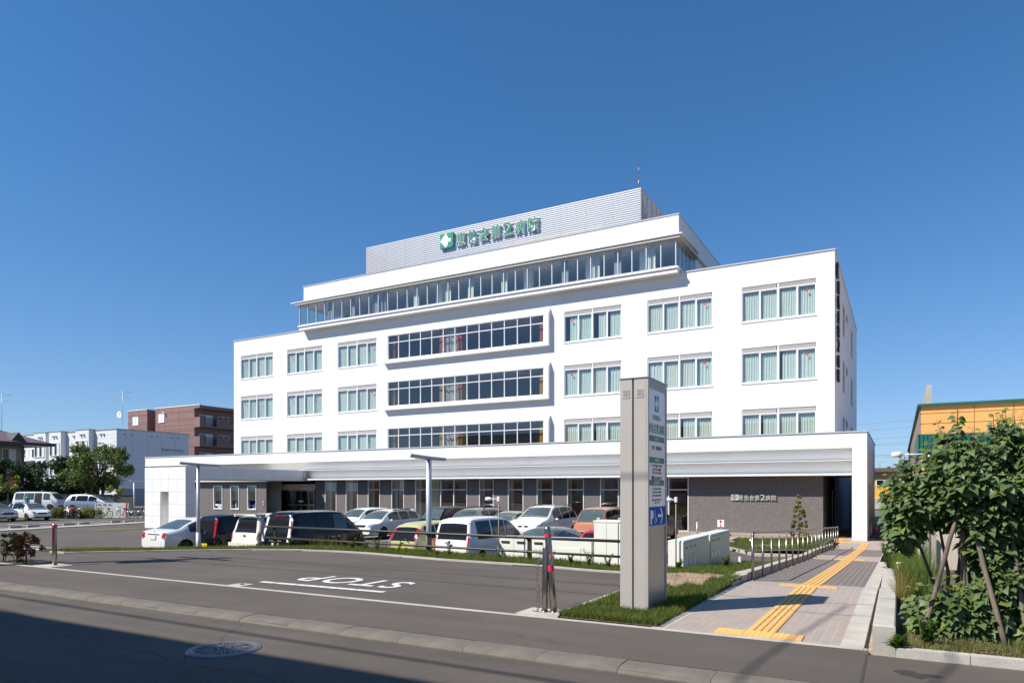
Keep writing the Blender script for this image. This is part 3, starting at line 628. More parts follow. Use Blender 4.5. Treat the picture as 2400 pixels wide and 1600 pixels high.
for ci,(a,_) in enumerate(COLS):
    for ri,r in enumerate(ROWS):
        z0=11.55+r; f=link('window',wf,H,loc=(a,43.0,z0))
        for k,x in enumerate(px):
            link('pane',pm_,f,loc=(a+x-.015,43.075 if k%2==0 else 43.057,z0+.115))
            link('curtain',(rnd.choice([CV[0],CV[2],CV[0],CV[2],CV[1],CV[4]]) if not(ci==3 and ri==0 and k in(0,2)) else CV[5]),f,loc=(a+x-.05,43.185+.02*(k%2),z0+.02))
        for q in (0,1): link('vent_louvre',lvm,f,loc=(a+.055+q*2.08,43.03,z0+1.863))
        m=MK.get((ci,ri))
        if m: link('red_triangle',trim,f,loc=(a+px[m-1]+.45,43.045,z0+1.42))
# day-room ribbons
rf=MB(); RW=13.74
rf.box(0,RW,.04,.14,0,.05); rf.box(0,RW,.04,.14,1.84,1.89); rf.box(0,RW,.05,.13,1.30,1.36)
for i in range(14):
    x=min(max(i*RW/13,.03),RW-.03); rf.box(x-.03,x+.03,.03,.15,.05,1.84)
rfm=rf.mesh('ribbon_window',M['white2']); g1=pane_mesh(RW/13-.06,1.25,M['glassb']); g2=pane_mesh(RW/13-.06,.48,M['glassb'])
for ri,r in enumerate(ROWS):
    z0=11.80+r; f=link('ribbon_window',rfm,H,loc=(-35.18,43.0,z0))
    for i in range(13):
        x=-35.18+i*RW/13+.03; link('pane',g1,f,loc=(x,43.085,z0+.05)); link('pane',g2,f,loc=(x,43.085,z0+1.36))
    if ri<2: link('red_triangle',trim,f,loc=(-35.18+6.45*RW/13,43.06,z0+1.02))
    m=M['orange'] if ri==0 else M['yellow']
    b=MB()
    for x0,x1 in ((-30.45,-29.98),(-28.85,-28.45),(-21.95,-21.5),(-35.1,-34.75)): b.box(x0,x1,43.35,43.9,10.7+r,13.75+r)
    b.build('coloured_column',m,f)
    b=pleat(-29.95,-28.9,43.45,10.7+r,13.7+r,.25,.05,ri); b.build('curtain',M['curtw'],f)
    b=MB(); b.ext([(43.0,11.44+r),(42.66,11.47+r),(42.66,11.62+r),(43.0,11.78+r)],-35.42,-20.92,0); b.ext([(43.0,11.78+r),(42.662,11.62+r),(42.662,13.74+r),(43.0,14.07+r)],-21.26,-20.922,0); b.build('ledge_frame',M['white'],f)
# side face windows
for k,(ya,ye,za,ze) in enumerate(sh):
    b=MB(); x0,x1=-3.30,-3.2; b.box(x0,x1,ya,ya+.06,za,ze); b.box(x0,x1,ye-.06,ye,za,ze); b.box(x0,x1,ya+.06,ye-.06,za,za+.06); b.box(x0,x1,ya+.06,ye-.06,ze-.06,ze)
    if ze-za>1: b.box(x0,x1,ya+.06,ye-.06,za+1.3,za+1.36)
    f=b.build('side_window',M['alu'],H); b=MB(); b.box(-3.27,-3.26,ya+.06,ye-.06,za+.06,ze-.06); b.build('pane',M['cglass'],f)
# --- top floor with continuous glazing
b=MB()
b.box(-43.66,-11.87,42.42,42.62,17.34,18.58); b.box(-12.07,-11.87,42.62,54.2,17.34,18.58); b.box(-43.66,-43.46,42.62,54.2,17.34,18.58); b.box(-43.66,-11.87,54.0,54.2,14.7,18.58)
b.box(-12.4,-12.08,47.0,54.0,14.7,17.34); b.box(-43.6,-43.3,47,54,14.7,17.34)
b.build('penthouse_wall',M['white'],H)
b=MB(); b.box(-43.70,-11.83,42.38,42.68,18.58,18.64); b.box(-12.13,-11.83,42.68,54.24,18.58,18.64); b.box(-43.7,-43.4,42.68,54.24,18.58,18.64); b.build('penthouse_coping',M['coping'],H)
b=MB(); b.box(-43.4,-12.1,42.65,54,18.0,18.1); b.build('penthouse_roof_deck',M['conc'],H)
b=MB(); b.prism([(-44.86,42.12),(-11.58,42.12),(-11.58,46.4),(-12.06,46.4),(-12.06,42.64),(-43.5,42.64),(-43.5,46.4),(-44.86,46.4)],17.27,17.338); b.build('eave_slab',M['white'],H)
b=MB(); b.box(-44.5,-11.75,42.2,47,17.10,17.268); b.build('eave_soffit',M['soffit'],H)
b=MB(); b.box(-44.2,-11.95,42.42,47.2,15.02,15.28); b.box(-44.28,-11.88,42.34,47.2,15.285,15.40); b.build('bay_sill',M['white'],H)
N=34; bx0,bx1=-44.1,-12.05; pw=(bx1-bx0)/N
fb=MB(); fb.box(bx0,bx1,42.42,42.5,15.40,15.46); fb.box(bx0,bx1,42.42,42.5,17.04,17.10)
for i in range(N+1): x=bx0+i*pw; fb.box(x-.028,x+.028,42.39,42.52,15.46,17.04)
for xx in (bx0,bx1):
    fb.box(xx-.03,xx+.03,42.52,47,15.40,15.46); fb.box(xx-.03,xx+.03,42.52,47,17.04,17.10)
    for j in range(1,6): fb.box(xx-.028,xx+.028,42.45+j*.91-.03,42.45+j*.91+.03,15.46,17.04)
bf=fb.build('bay_window',M['alu'],H); pg=pane_mesh(pw-.056,1.58,M['glass'])
for i in range(N): link('pane',pg,bf,loc=(bx0+i*pw+.028,42.45,15.46))
sg=MB(); sg.box(0,.008,0,.85,0,1.58); sgm=sg.mesh('pane',M['glass'])
for xx in (bx0,bx1):
    for j in range(5): link('pane',sgm,bf,loc=(xx,42.48+j*.91,15.46))
for i in (1,2,7,16,24): link('red_triangle',trim,bf,loc=(bx0+(i+.5)*pw,42.43,16.72))
b=MB(); b.box(-43.9,-12.2,42.6,47.0,15.28,15.33); b.build('bay_floor',M['room'],H)
b=MB(); b.box(-42.5,-12.6,46.9,47.1,15.3,17.1); b.build('bay_back_wall',mat('grey_room_wall',(.52,.53,.55),.9,var=.2,vscale=.3),H)
cb_=MB()
for i in (14,22,27,31): x=bx0+(i+.25)*pw; cb_.box(x,x+.5,43.2,43.8,15.33,17.1)
cb_.build('bay_column',M['white'],H)
for i,k in ((3,1),(8.1,1),(9,1),(15.5,0),(17.6,0),(20.6,0),(25.6,1),(28,0),(29.6,1),(32,0),(5.6,1),(12.4,0)):
    x=bx0+i*pw; pleat(x,x+.5,42.75,15.36,17.05,.13,.03,int(i*7)).build('curtain',M['curtg'] if k else M['curtw'],bf)
# --- rooftop louvre screen
LX0,LX1,LY=-39.97,-15.47,46.0
b=MB()
for i in range(13): x=LX0+.1+i*(LX1-LX0-.2)/12; b.box(x-.05,x+.05,46.07,46.17,18.1,22.36)
for j in range(1,6): b.box(LX1-.18,LX1-.08,46.1+j*1.1-.05,46.1+j*1.1+.05,18.1,22.36); b.box(LX0+.08,LX0+.18,46.1+j*1.1-.05,46.1+j*1.1+.05,18.1,22.36)
ls=b.build('louvre_screen',M['pole'],H)
s1=MB(); s1.ext([(0,0),(.05,.0),(.055,.085),(.005,.089)],LX0,LX1,0); s1m=s1.mesh('slat',M['slat'])
s2=MB(); s2.ext([(0,0),(-.05,.0),(-.055,.085),(-.005,.089)],46.0,51.6,1); s2m=s2.mesh('slat',M['slat'])
for i in range(29):
    z=18.05+i*.15; link('slat',s1m,ls,loc=(0,LY,z)); link('slat',s2m,ls,loc=(LX1,0,z)); link('slat',s2m,ls,loc=(LX0+.05,0,z))
b=MB(); b.box(-38,-30,47.5,50.5,18.1,20.6); b.box(-27.5,-19,47.5,50,18.1,20.9); b.box(-17.8,-16.3,47,50.5,18.1,19.5); b.build('plant_room',M['tauped'],H)
# lightning rod on the screen
b=MB(); b.tube([(-15.75,46.3,22.2),(-15.75,46.3,23.3)],.03,6); b.tube([(-15.75,46.3,23.3),(-15.75,46.3,24.1)],.012,5); b.cur=1; b.cyl(-15.75,46.3,23.28,23.36,.022,8); rod=b.build('lightning_rod',[M['steel'],M['tape']]); tag(rod,'thin lightning rod rising from the right end of the roof louvre screen','lightning rod')
# --- podium
b=MB(); b.box(-58.45,-1.36,38.0,38.35,3.66,4.42); b.box(-2.02,-1.36,38.0,38.7,-.9,3.66); b.box(-1.66,-1.36,38.35,50.4,3.66,4.42)
b.box(-58.45,-58.15,38.35,50,-.9,4.42); b.box(-2.02,-1.362,38.7,50.4,-.9,3.66); b.box(-3.16,-1.36,50.1,50.4,-.9,4.42)
b.build('podium_fascia',M['white'],H)
b=MB(); b.box(-58.5,-1.31,37.96,38.4,4.42,4.485); b.box(-1.71,-1.31,38.4,50.44,4.42,4.485); b.box(-58.5,-58.1,38.4,50,4.42,4.485); b.build('podium_coping',M['coping'],H)
b=MB(); b.box(-58.1,-1.7,38.4,43,3.9,4.05); b.build('podium_roof_deck',M['conc'],H)
b=MB(); b.ext([(38.30,3.66),(38.52,3.08),(38.7,3.08),(38.7,3.66)],-58.1,-2.025,0); b.ext([(38.34,3.02),(38.56,2.43),(38.7,2.43),(38.7,3.02)],-58.1,-2.025,0); b.build('eave_panel',M['white'],H)
b=MB(); b.ext([(37.985,3.035),(37.985,3.075),(38.6,3.09),(38.6,3.022)],-39.6,-2.025,0); b.build('eave_ledge',M['white'],H)
b=MB(); b.ext([(37.985,2.315),(37.985,2.425),(38.75,2.43),(38.75,2.315)],-38.8,-2.025,0); b.build('eave_ledge',M['white'],H); b=MB(); b.box(-58.1,-39.15,38.36,38.75,2.25,2.42); b.build('eave_soffit',M['soffit'],H)
b=MB()
for i in range(5): y=40.1+i*1.75; b.box(-1.358,-1.335,y,y+.62,-.35,1.95)
b.build('wall_slot',M['tauped'],H)
GW=[(-11.44,-10.28,1),(-15.57,-14.40,1),(-17.73,-16.62,1),(-19.81,-18.68,1),(-21.88,-20.76,1),(-24.06,-22.95,1),(-29.27,-24.99,4),(-31.35,-30.23,1),(-33.5,-32.39,1),(-35.6,-34.45,1),(-37.68,-36.53,1)]
LW=[(-50.26,-49.14),(-48.16,-47.11),(-46.12,-45.08)]
b=MB(); hb=[(a,c,-.76,2.30) for a,c,_ in GW]+[(a,c,-.03,1.96) for a,c in LW]+[(-43.98,-38.66,-.95,2.30)]
wall(b,-58.1,-3.39,-.95,2.315,38.75,hb,.14); b.build('brick_tile_wall',M['brick'],H)
for a,c,n in GW:
    b=MB(); z0,z1=-.76,2.30; t=.05; b.box(a,a+t,38.73,38.86,z0,z1); b.box(c-t,c,38.73,38.86,z0,z1); b.box(a+t,c-t,38.73,38.86,z0,z0+.07); b.box(a+t,c-t,38.73,38.86,z1-.05,z1); b.box(a+t,c-t,38.735,38.85,1.57,1.63)
    for i in range(1,n): x=a+(c-a)*i/n; b.box(x-.03,x+.03,38.732,38.855,z0+.07,z1-.05)
    f=b.build('ground_floor_window',M['white2'],H)
    for i in range(n):
        xa,xb=a+(c-a)*i/n+.03,a+(c-a)*(i+1)/n-.03
        q=MB(); q.box(xa,xb,38.79,38.80,z0+.07,1.57); q.build('pane',M['glass'],f); q=MB(); q.box(xa,xb,38.79,38.80,1.63,z1-.05); q.build('pane',M['glass'],f)
for a,c in LW:
    b=MB(); z0,z1=-.03,1.96; t=.06; b.box(a,a+t,38.70,38.86,z0,z1); b.box(c-t,c,38.70,38.86,z0,z1); b.box(a+t,c-t,38.70,38.86,z0,z0+.09); b.box(a+t,c-t,38.70,38.86,z1-.06,z1)
    f=b.build('slit_window',M['white2'],H); q=MB(); q.box(a+t,c-t,38.79,38.8,z0+.09,z1-.06); q.build('pane',M['glass'],f)
    q=MB(); q.box(a+.1,c-.1,38.95,39.6,-.1,.12); q.build('inner_sill',M['white'],f)
b=MB()
for a,c in LW: b.box(a-.5,a+.62,39.62,39.7,-.9,2.2)
b.build('added_pale_panel',M['white'],H)  # pale panels added close behind the glass to brighten the slit windows
b=MB(); b.box(-46.12+.3,-45.3,39.0,39.3,.12,.42); b.build('blue_chair_back',M['sblue'],H)
# rooms behind the ground floor glass
b=MB(); b.box(-38.3,-3.6,41.6,41.7,-.95,2.32); b.build('ground_room_wall',M['room2'],H)
b=MB(); b.box(-58,-44.2,40.4,40.5,-.95,2.3); b.build('ground_room_wall',M['room'],H)
b=MB(); b.box(-58,-44.1,38.9,42.9,2.32,2.36); b.box(-38.5,-3.55,38.9,42.9,2.32,2.36); b.build('ground_ceiling',M['ceil'],H)
b=MB(); b.box(-58,-3.55,38.9,42.9,-.96,-.92); b.build('ground_floor',M['room'],H)
b=MB()
for a,c,n in GW[1:]: b.box(a-.6,a-.02,39.25,39.5,-.9,2.31)
b.box(-28.5,-28.0,39.4,39.8,-.9,2.31); b.build('pale_room_column',mat('cream_room_column',(.80,.70,.52),.9),H)
# entrance recess and doors
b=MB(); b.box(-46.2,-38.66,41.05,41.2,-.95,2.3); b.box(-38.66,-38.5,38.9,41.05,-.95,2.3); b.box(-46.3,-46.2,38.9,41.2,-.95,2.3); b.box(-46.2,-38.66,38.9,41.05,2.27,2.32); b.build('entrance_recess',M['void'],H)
ed=MB()
for x in (-45.6,-43.98,-43.3,-42.4,-41.5,-40.95): ed.box(x-.03,x+.03,40.88,40.97,-.9,1.55)
ed.box(-45.6,-40.95,40.88,40.97,.35,.41); ed.box(-45.6,-40.95,40.86,40.99,1.5,1.56)
d=ed.build('entrance_door',M['steel'],H); q=MB(); q.box(-45.6,-40.95,40.92,40.93,-.9,1.5); q.build('pane',M['cglass'],d); q=MB(); q.box(-42.65,-42.42,40.84,40.87,.62,.72); q.box(-42.38,-42.1,40.84,40.87,.62,.72); q.build('door_handle',M['white2'],d)
b=MB(); b.box(-45.3,-38.7,40.86,40.9,1.58,2.05); b.build('header_band',mat('header_band_panel',(.78,.74,.68),.5,.0,var=.2,vscale=.6),H)
b=MB(); b.box(-44.35,-44.2,38.72,38.75,.55,.72); b.box(-44.33,-44.22,38.70,38.75,.3,.5); b.build('intercom',M['pole'],H)
# white tiled entrance canopy block
tile=mat('white_tile_panel',(.82,.82,.80),.5,var=.04,vscale=1.2); joint=mat('tile_joint',(.60,.55,.48),.8)
b=MB(); wall(b,-43.25,-39.13,-.95,3.03,28.13,[(-41.6,-40.82,-.95,1.45)],.6); b.box(-43.25,-39.13,28.73,38.3,2.29,3.03); b.box(-43.25,-41.66,28.2,28.75,-.95,2.29); b.box(-40.77,-39.13,28.2,28.75,-.95,2.29); b.box(-41.66,-40.77,28.74,28.8,-.95,1.5)
cp=b.build('entrance_canopy',joint,H)
xs=[-43.27,-42.46,-41.63,-40.80,-39.96,-39.11]; zs=[3.05,2.26,1.47,.68,-.11,-.90]
for i in range(5):
    for j in range(5):
        y=28.10; m=tile
        if i==2 and j>=2: y=28.70
        b=MB(); b.box(xs[i]+.006,xs[i+1]-.006,y,y+.028,zs[j+1]+.006,zs[j]-.006); b.build('tile_panel',m,cp)
for j in range(2,5):
    b=MB(); b.box(-41.598,-41.575,28.14,28.69,zs[j+1]+.006,min(zs[j]-.006,1.44)); b.build('tile_panel',tile,cp); b=MB(); b.box(-40.845,-40.822,28.14,28.69,zs[j+1]+.006,min(zs[j]-.006,1.44)); b.build('tile_panel',tile,cp)
ys=[28.1,28.78,29.52,30.31,31.13,31.95,32.79,33.45,34.11,35.14,35.97,36.8,37.9]
for i in range(12):
    b=MB(); b.box(-39.128,-39.1,ys[i]+.006 if i else 28.13,ys[i+1]-.006,2.26,3.044); b.build('tile_panel',tile,cp)
for j in range(1,5):
    b=MB(); b.box(-39.128,-39.1,28.13,28.76,zs[j+1]+.006,zs[j]-.006); b.build('tile_panel',tile,cp)
b=MB(); b.box(-43.25,-39.13,28.78,38.3,2.255,2.285); b.build('canopy_soffit',M['soffit'],cp)
# side passage
b=MB(); b.box(-3.6,-3.392,38.9,50,-.9,2.3); b.build('passage_wall',mat('dark_passage_tile',(.055,.05,.047),.7,var=.2,vscale=2),H)
b=MB(); b.box(-3.39,-2.02,38.76,46.5,2.32,2.4); b.build('passage_ceiling',M['tauped'],H)
b=MB(); b.box(-3.39,-3.36,44.2,44.7,-.9,1.6); b.build('passage_door',M['alu'],H)
b=MB(); b.box(-3.39,-3.25,46.5,46.9,-.9,2.3); b.tube([(-2.75,49.95,-.9),(-2.75,49.95,2.2)],.05,8); b.box(-2.5,-2.2,49.9,50.05,.4,1.6); b.build('passage_pipes',M['pole'],H)

# ---------------------------------------------------------------- emblem + lettering helpers
def emblem(root,org,size,thick,plane,mg,mw,names=('emblem_panel','emblem_cross')):
    """green square with one rounded corner, white arrow head and cross; plane 'xz' faces -y, 'yz' faces +x"""
    rc=.2; arc=[(1-rc+rc*math.sin(t),rc-rc*math.cos(t)) for t in np.linspace(0,PI/2,7)]
    sq=[(0,0)]+arc+[(1,1),(0,1)]
    wt=[[(0.005,.5),(.44,.985),(.44,.015)],[(.44,.985),(.5,.985),(.5,.80),(.6,.80),(.6,.22),(.5,.1),(.44,.015)],[(.6,.38),(.82,.38),(.82,.62),(.6,.62)]]
    ln=[[(.12,.385),(.44,.385),(.44,.398),(.12,.398)],[(.12,.602),(.44,.602),(.44,.615),(.12,.615)],[(.37,.15),(.383,.15),(.383,.385),(.37,.385)],[(.37,.615),(.383,.615),(.383,.86),(.37,.86)]]
    def E(b,pts,a,c):
        if plane=='xz': b.ext([(org[0]+p[0]*size[0],org[2]+p[1]*size[1]) for p in pts],org[1]+a,org[1]+c,1)
        else: b.ext([(org[1]+p[0]*size[0],org[2]+p[1]*size[1]) for p in pts],org[0]-a,org[0]-c,0)
    b=MB(); E(b,sq,0,thick); o=b.build(names[0],mg,root,fix=True)
    b=MB()
    for p in wt: E(b,p,-.03*thick-.004,0)
    b.build(names[1],mw,o,fix=True); b=MB()
    for p in ln: E(b,p,-.03*thick-.006,-.03*thick-.0045)
    b.build('emblem_line',mg,o,fix=True)
    return o
NAME='恵佑会第2病院'
RS=T('rooftop_sign','large green hospital name letters with white edges on the roof louvre screen','sign',(-27,45.7,20.7))
emblem(RS,(-32.1,45.78,20.84),(1.25,1.18),.16,'xz',M['sgreen'],M['sface'])
x=-30.64
for ch in NAME:
    wch=.93 if ch!='2' else .86
    me=text_mesh(ch,1.0,extrude=.07,bold=.032,res=2)
    o=text(ch,1.0,(x,45.87,20.92),(PI/2,0,0),M['white2'],RS,'letter',width=wch,height=1.02 if ch!='2' else .96,extrude=.045,bold=.02,res=2)
    f=text(ch,1.0,(x+.035,45.545,20.855),(PI/2,0,0),M['sgreen'],o,'letter_face',width=wch-.045,height=(1.02 if ch!='2' else .96)-.045,extrude=.006,bold=.004,res=2)
    f.rotation_euler=(0,0,0); f.location=(.022,.022,.053); x+=1.06
b=MB(); b.box(-32,-23.2,45.95,45.99,21.05,21.1); b.box(-32,-23.2,45.95,45.99,21.7,21.75); b.build('sign_rail',M['pole'],RS)
WS=T('wall_sign','brushed steel hospital emblem and name letters on the dark tiled wall','sign',(-7,38.7,1))
k=38.7/40.9
emblem(WS,(-8.41*k,38.69,1.6-.6*k),(.40,.35),.05,'xz',M['slat'],M['tauped'])
x=-7.56
for ch in NAME:
    text(ch,.27,(x,38.69,1.6-.58*k),(PI/2,0,0),M['slat'],WS,'letter',width=.245,height=.29,extrude=.02,bold=0.,res=2); x+=.275
# edge-on letters down the side wall
VS=T('side_wall_sign','column of raised letters running down the shaded right side of the hospital','sign',(-3.1,44,11))
emblem(VS,(-3.02,43.55,13.75),(.85,.8),.1,'yz',M['dark'],M['pole'])
z=12.9
for ch in NAME:
    text(ch,.8,(-3.04,43.6,z),(PI/2,0,PI/2),M['dark'],VS,'letter',width=.75,height=.72,extrude=.06,bold=0.,res=2); z-=.84
# ================================================================ NEIGHBOURING BUILDINGS
def simple_window(root,ax,a0,a1,z0,z1,pos,panes=2,proud=.03,curt=None,dark=None):
    """frame standing slightly proud of a wall; ax 'x': wall facing -y at y=pos; ax 'y': wall facing +x at x=pos"""
    sg=-1 if ax=='x' else 1
    def B(b,a,c,d,e,p,q):
        if ax=='x': b.box(a,c,pos-p,pos-q,d,e)
        else: b.box(pos+q,pos+p,a,c,d,e)
    b=MB(); t=.07
    B(b,a0,a0+t,z0,z1,proud+.05,0); B(b,a1-t,a1,z0,z1,proud+.05,0); B(b,a0+t,a1-t,z0,z0+t,proud+.08,0); B(b,a0+t,a1-t,z1-t,z1,proud+.05,0)
    for i in range(1,panes): x=a0+(a1-a0)*i/panes; B(b,x-.035,x+.035,z0+t,z1-t,proud+.04,0)
    f=b.build('window',M['white2'],root)
    for i in range(panes):
        xa,xb=a0+(a1-a0)*i/panes+.04,a0+(a1-a0)*(i+1)/panes-.04; b=MB(); B(b,xa,xb,z0+t,z1-t,proud,.004); b.build('pane',(dark or M['cglass']) if (i%2==0 or not curt) else curt,f)
    return f
lilac=mat('white_siding',(.70,.70,.72),.6,var=.05,vscale=.4); lil2=mat('siding_joint',(.36,.36,.42),.7)
# --- white flats
WA=T('white_apartment_building','low white apartment building with stepped bays and a windowless end wall behind the trees','building',(-100,57,-.6))
Y0=56.66; X0a=-93.5
b=MB(); b.box(-125,X0a,Y0,67.7,-1,9.85); b.build('wall',lilac,WA)
b=MB()
for i in range(1,14):
    z=9.85-.55*i-.1; b.box(-125,X0a,Y0-.006,Y0+.1,z,z+.02); b.box(X0a-.1,X0a+.006,Y0,67.7,z,z+.02)
for i in range(1,5): b.box(X0a-.1,X0a+.006,Y0+i*2.2,Y0+i*2.2+.03,1.8,9.8)
b.build('siding_joint',lil2,WA,kind='stuff')
for x0,x1 in ((-101.9,-98.7),(-108.8,-105.7),(-112.9,-109.7),(-122,-119)):
    b=MB(); b.box(x0,x1,Y0-.8,Y0-.01,-1,9.97); b.build('bay',lilac,WA); b=MB(); b.box(x0-.05,x1+.05,Y0-.85,Y0+.2,9.97,10.08); b.build('bay_coping',M['tauped'],WA)
b=MB(); b.box(-125,X0a+.06,Y0-.06,Y0+.2,9.85,9.98); b.box(X0a-.2,X0a+.06,Y0+.2,67.76,9.85,9.98); b.build('roof_coping',M['tauped'],WA)
for fl in (0,-2.8,-5.6):
    for x0,x1,z0,z1,pr in ((-96.6,-94.8,6.9,8.0,0),(-101.6,-99.0,6.6,8.5,.8),(-104.2,-102.6,6.7,8.0,0),(-108.5,-106,6.5,8.4,.8),(-112.6,-110,6.4,8.4,.8),(-115,-113.1,6.4,7.8,0),(-117.6,-115.9,6.4,7.8,0)):
        simple_window(WA,'x',x0,x1,z0+fl,z1+fl,Y0-pr,4 if pr else 2,curt=M['curtain'])
b=MB(); b.box(-119,-112.9,Y0-1.2,Y0,5.9,6.05); b.box(-119,-112.9,Y0-1.22,Y0-1.16,6.85,6.92)
for i in range(20): b.box(-119+i*.32,-119+i*.32+.03,Y0-1.21,Y0-1.17,6.05,6.85)
b.build('balcony',M['white2'],WA)
b=MB()
for x in (-97.2,-96.5,-100.6,-99.9,-103.9,-103.2,-107.6,-106.9,-111.4,-110.8): b.box(x,x+.22,Y0-(1.05 if x in(-100.6,-99.9,-107.6,-106.9,-111.4,-110.8) else .2),Y0,9.15,9.4)
for y in (57.7,58.6,61.6,62.5,64.9,65.8): b.box(X0a,X0a+.15,y,y+.25,9.15,9.3)
b.build('vent_hood',lil2,WA)
b=MB(); b.box(X0a,X0a+.05,57,67.7,-.9,1.1); b.box(X0a,X0a+.09,57,67.7,1.1,1.75); b.build('plinth_panel',mat('grey_plinth',(.33,.33,.36),.7,var=.1),WA)
text('クヨタリアマンション',.5,(X0a+.02,63.2,7.2),(PI/2,0,PI/2),mat('bronze_letter',(.3,.2,.13),.5),WA,'lettering',width=3.6,height=.46,extrude=.03,bold=.01,res=2)
def antenna(name,label,x,y,z0,z1,dish=False):
    r=T(name,label,'antenna',(x,y,z0)); b=MB(); b.tube([(x,y,z0),(x,y,z1)],.03,5); b.build('mast',M['pole'],r)
    for zz,L,n,a in ((z1-.1,2.6,9,.45),(z1-.9,1.6,6,.45)):
        b=MB(); c,s_=math.cos(a),math.sin(a); b.tube([(x-c*L/2,y-s_*L/2,zz),(x+c*L/2,y+s_*L/2,zz)],.02,4)
        for i in range(n):
            t=-L/2+L*i/(n-1); l=.28+.12*(i==0); b.tube([(x+c*t+s_*l,y+s_*t-c*l,zz),(x+c*t-s_*l,y+s_*t+c*l,zz)],.012,4)
        b.build('antenna_array',M['pole'],r)
    if dish:
        b=MB(); b.smooth=True; b.lathe((x-.15,y-.35,z0+(z1-z0)*.42),[(.02,.16),(.3,.07),(.5,-.06),(.5,-.08),(.28,.04),(.02,.12)],16,1); o=b.build('dish',M['white2'],r)
antenna('roof_antenna','tall roof antenna with white satellite dish on the corner of the white flats',-94.6,58.2,9.6,15.3,True)
antenna('roof_antenna','thin roof antenna standing on the brown hipped roof of the house',-99.3,45.4,9.2,13.7)
# --- brown flats
SF=112/105.
def bz(z): return 1.6+(z-1.6)*SF
br=mat('brown_wall_panel',(.235,.135,.115),.65,var=.08,vscale=.5,fine=.05,fscale=8); brd=mat('brown_panel_joint',(.07,.045,.045),.8); bsh=mat('deep_brown_wall',(.10,.062,.06),.7)
Xb,Yb=-92.35*SF,68.74*SF
BA=T('brown_apartment_building','brown panelled apartment block with recessed balconies behind the white flats','building',(Xb,Yb,-.6))
xl=-103.1*SF; xr=-93.61*SF
b=MB(); b.box(xl,xr,Yb,Yb+16,-1,bz(14.43)); b.box(xr,Xb,Yb,Yb+.2,bz(14.0),bz(14.43)); b.box(-110.3*SF,-105.22*SF,Yb,Yb+4,-1,bz(14.41)); b.box(-110.3*SF,xl,Yb+4.0,Yb+16,-1,bz(14.2)); b.build('wall',br,BA)
b=MB()
zl=[13.63,13.45,12.5,12.2,11.51,10.9,10.6,9.7,9.4,8.4,8.1]
for z in zl: b.box(xl,xr,Yb-.008,Yb+.1,bz(z),bz(z)+.05); b.box(-110.3*SF,-105.22*SF,Yb-.008,Yb+.1,bz(z)-.1,bz(z)-.05)
for x in (-102.35,-100.78,-97.2,-109.0,-107.45): b.box(x*SF-.025,x*SF+.025,Yb-.008,Yb+.1,6,bz(14.3))
b.build('panel_joint',brd,BA,kind='stuff')
b=MB(); b.box(xl-.05,Xb+.05,Yb-.06,Yb+.25,bz(14.43),bz(14.53)); b.box(-110.3*SF-.05,-105.2*SF,Yb-.06,Yb+4,bz(14.41),bz(14.5)); b.build('roof_coping',M['white'],BA)
b=MB(); b.box(xr,Xb,Yb+.2,Yb+16,bz(13.95),bz(14.42)); b.build('roof_slab',br,BA)
for k in range(4):
    z=bz(11.1-2.93*k); zt=bz(12.62-2.93*k)
    b=MB(); b.box(xr,Xb,Yb,Yb+16,z,z+.25); b.box(xr,Xb,Yb,Yb+.15,z+.25,zt); b.box(Xb-.15,Xb,Yb+.15,Yb+.9,z+.25,zt); b.box(Xb-.15,Xb,Yb+3.2,Yb+5.4,z+.25,zt); b.box(Xb-.15,Xb+.0,Yb+5.4,Yb+16,z+.25,zt-.75); b.build('balcony',br,BA)
    b=MB()
    for i in range(16): y=Yb+.95+i*.145; b.box(Xb-.09,Xb-.06,y,y+.025,z+.3,zt-.1)
    b.box(Xb-.1,Xb-.05,Yb+.9,Yb+3.2,zt-.1,zt-.04); b.build('balcony_rail',M['dark'],BA)
    simple_window(BA,'y',Yb+.9,Yb+3.4,z+.3,z+2.15,xr,2,curt=M['curtain'],dark=M['cglassg']); simple_window(BA,'y',Yb+4.4,Yb+6.6,z+.3,z+2.1,xr,2)
simple_window(BA,'x',-102.3*SF,-100.8*SF,bz(12.15),bz(13.55),Yb,2,curt=M['curtain'],dark=M['curtw']); simple_window(BA,'x',-109.0*SF,-107.45*SF,bz(12.0),bz(13.4),Yb,2,curt=M['curtain'],dark=M['curtw'])
b=MB(); b.lathe((-100.6*SF,Yb-.3,bz(13.55)),[(.02,-.15),(.17,-.1),(.2,.05),(.12,.18),(.02,.2)],10); b.build('vent_hood',M['white2'],BA)
# --- house at the left edge
HS=T('hip_roof_house','two storey beige house with brown hipped metal roof at the left edge','house',(-99,42,-.6))
bei=mat('beige_stucco',(.36,.33,.28),.85,var=.08,vscale=.8,fine=.06,fscale=30)
b=MB(); b.box(-107,-95,33,45.8,-1,7.3); b.build('wall',bei,HS)
b=MB(); rp=[(-109,31,7.35),(-92.5,31,7.35),(-92.5,48,7.35),(-109,48,7.35),(-99.5,39,9.75),(-99.5,42.5,9.75)]
b.add([p for p in rp]+[(p[0],p[1],7.05) for p in rp[:4]],[(0,1,4),(1,2,5,4),(2,3,5),(3,0,4,5),(6,9,8,7)]); b.build('roof',mat('brown_metal_roof',(.21,.145,.135),.45,.2,var=.1,vscale=.5),HS)
b=MB(); b.box(-92.55,-92.4,31,48.1,7.0,7.36); b.box(-109,-92.4,47.95,48.1,7.0,7.36); b.build('gutter',M['dark'],HS)
b=MB(); b.ext([(43.4,7.37),(45.2,7.37),(44.3,8.55)],-92.9,-96.5,0); b.build('dormer',mat('dark_gable',(.06,.05,.05),.7),HS)
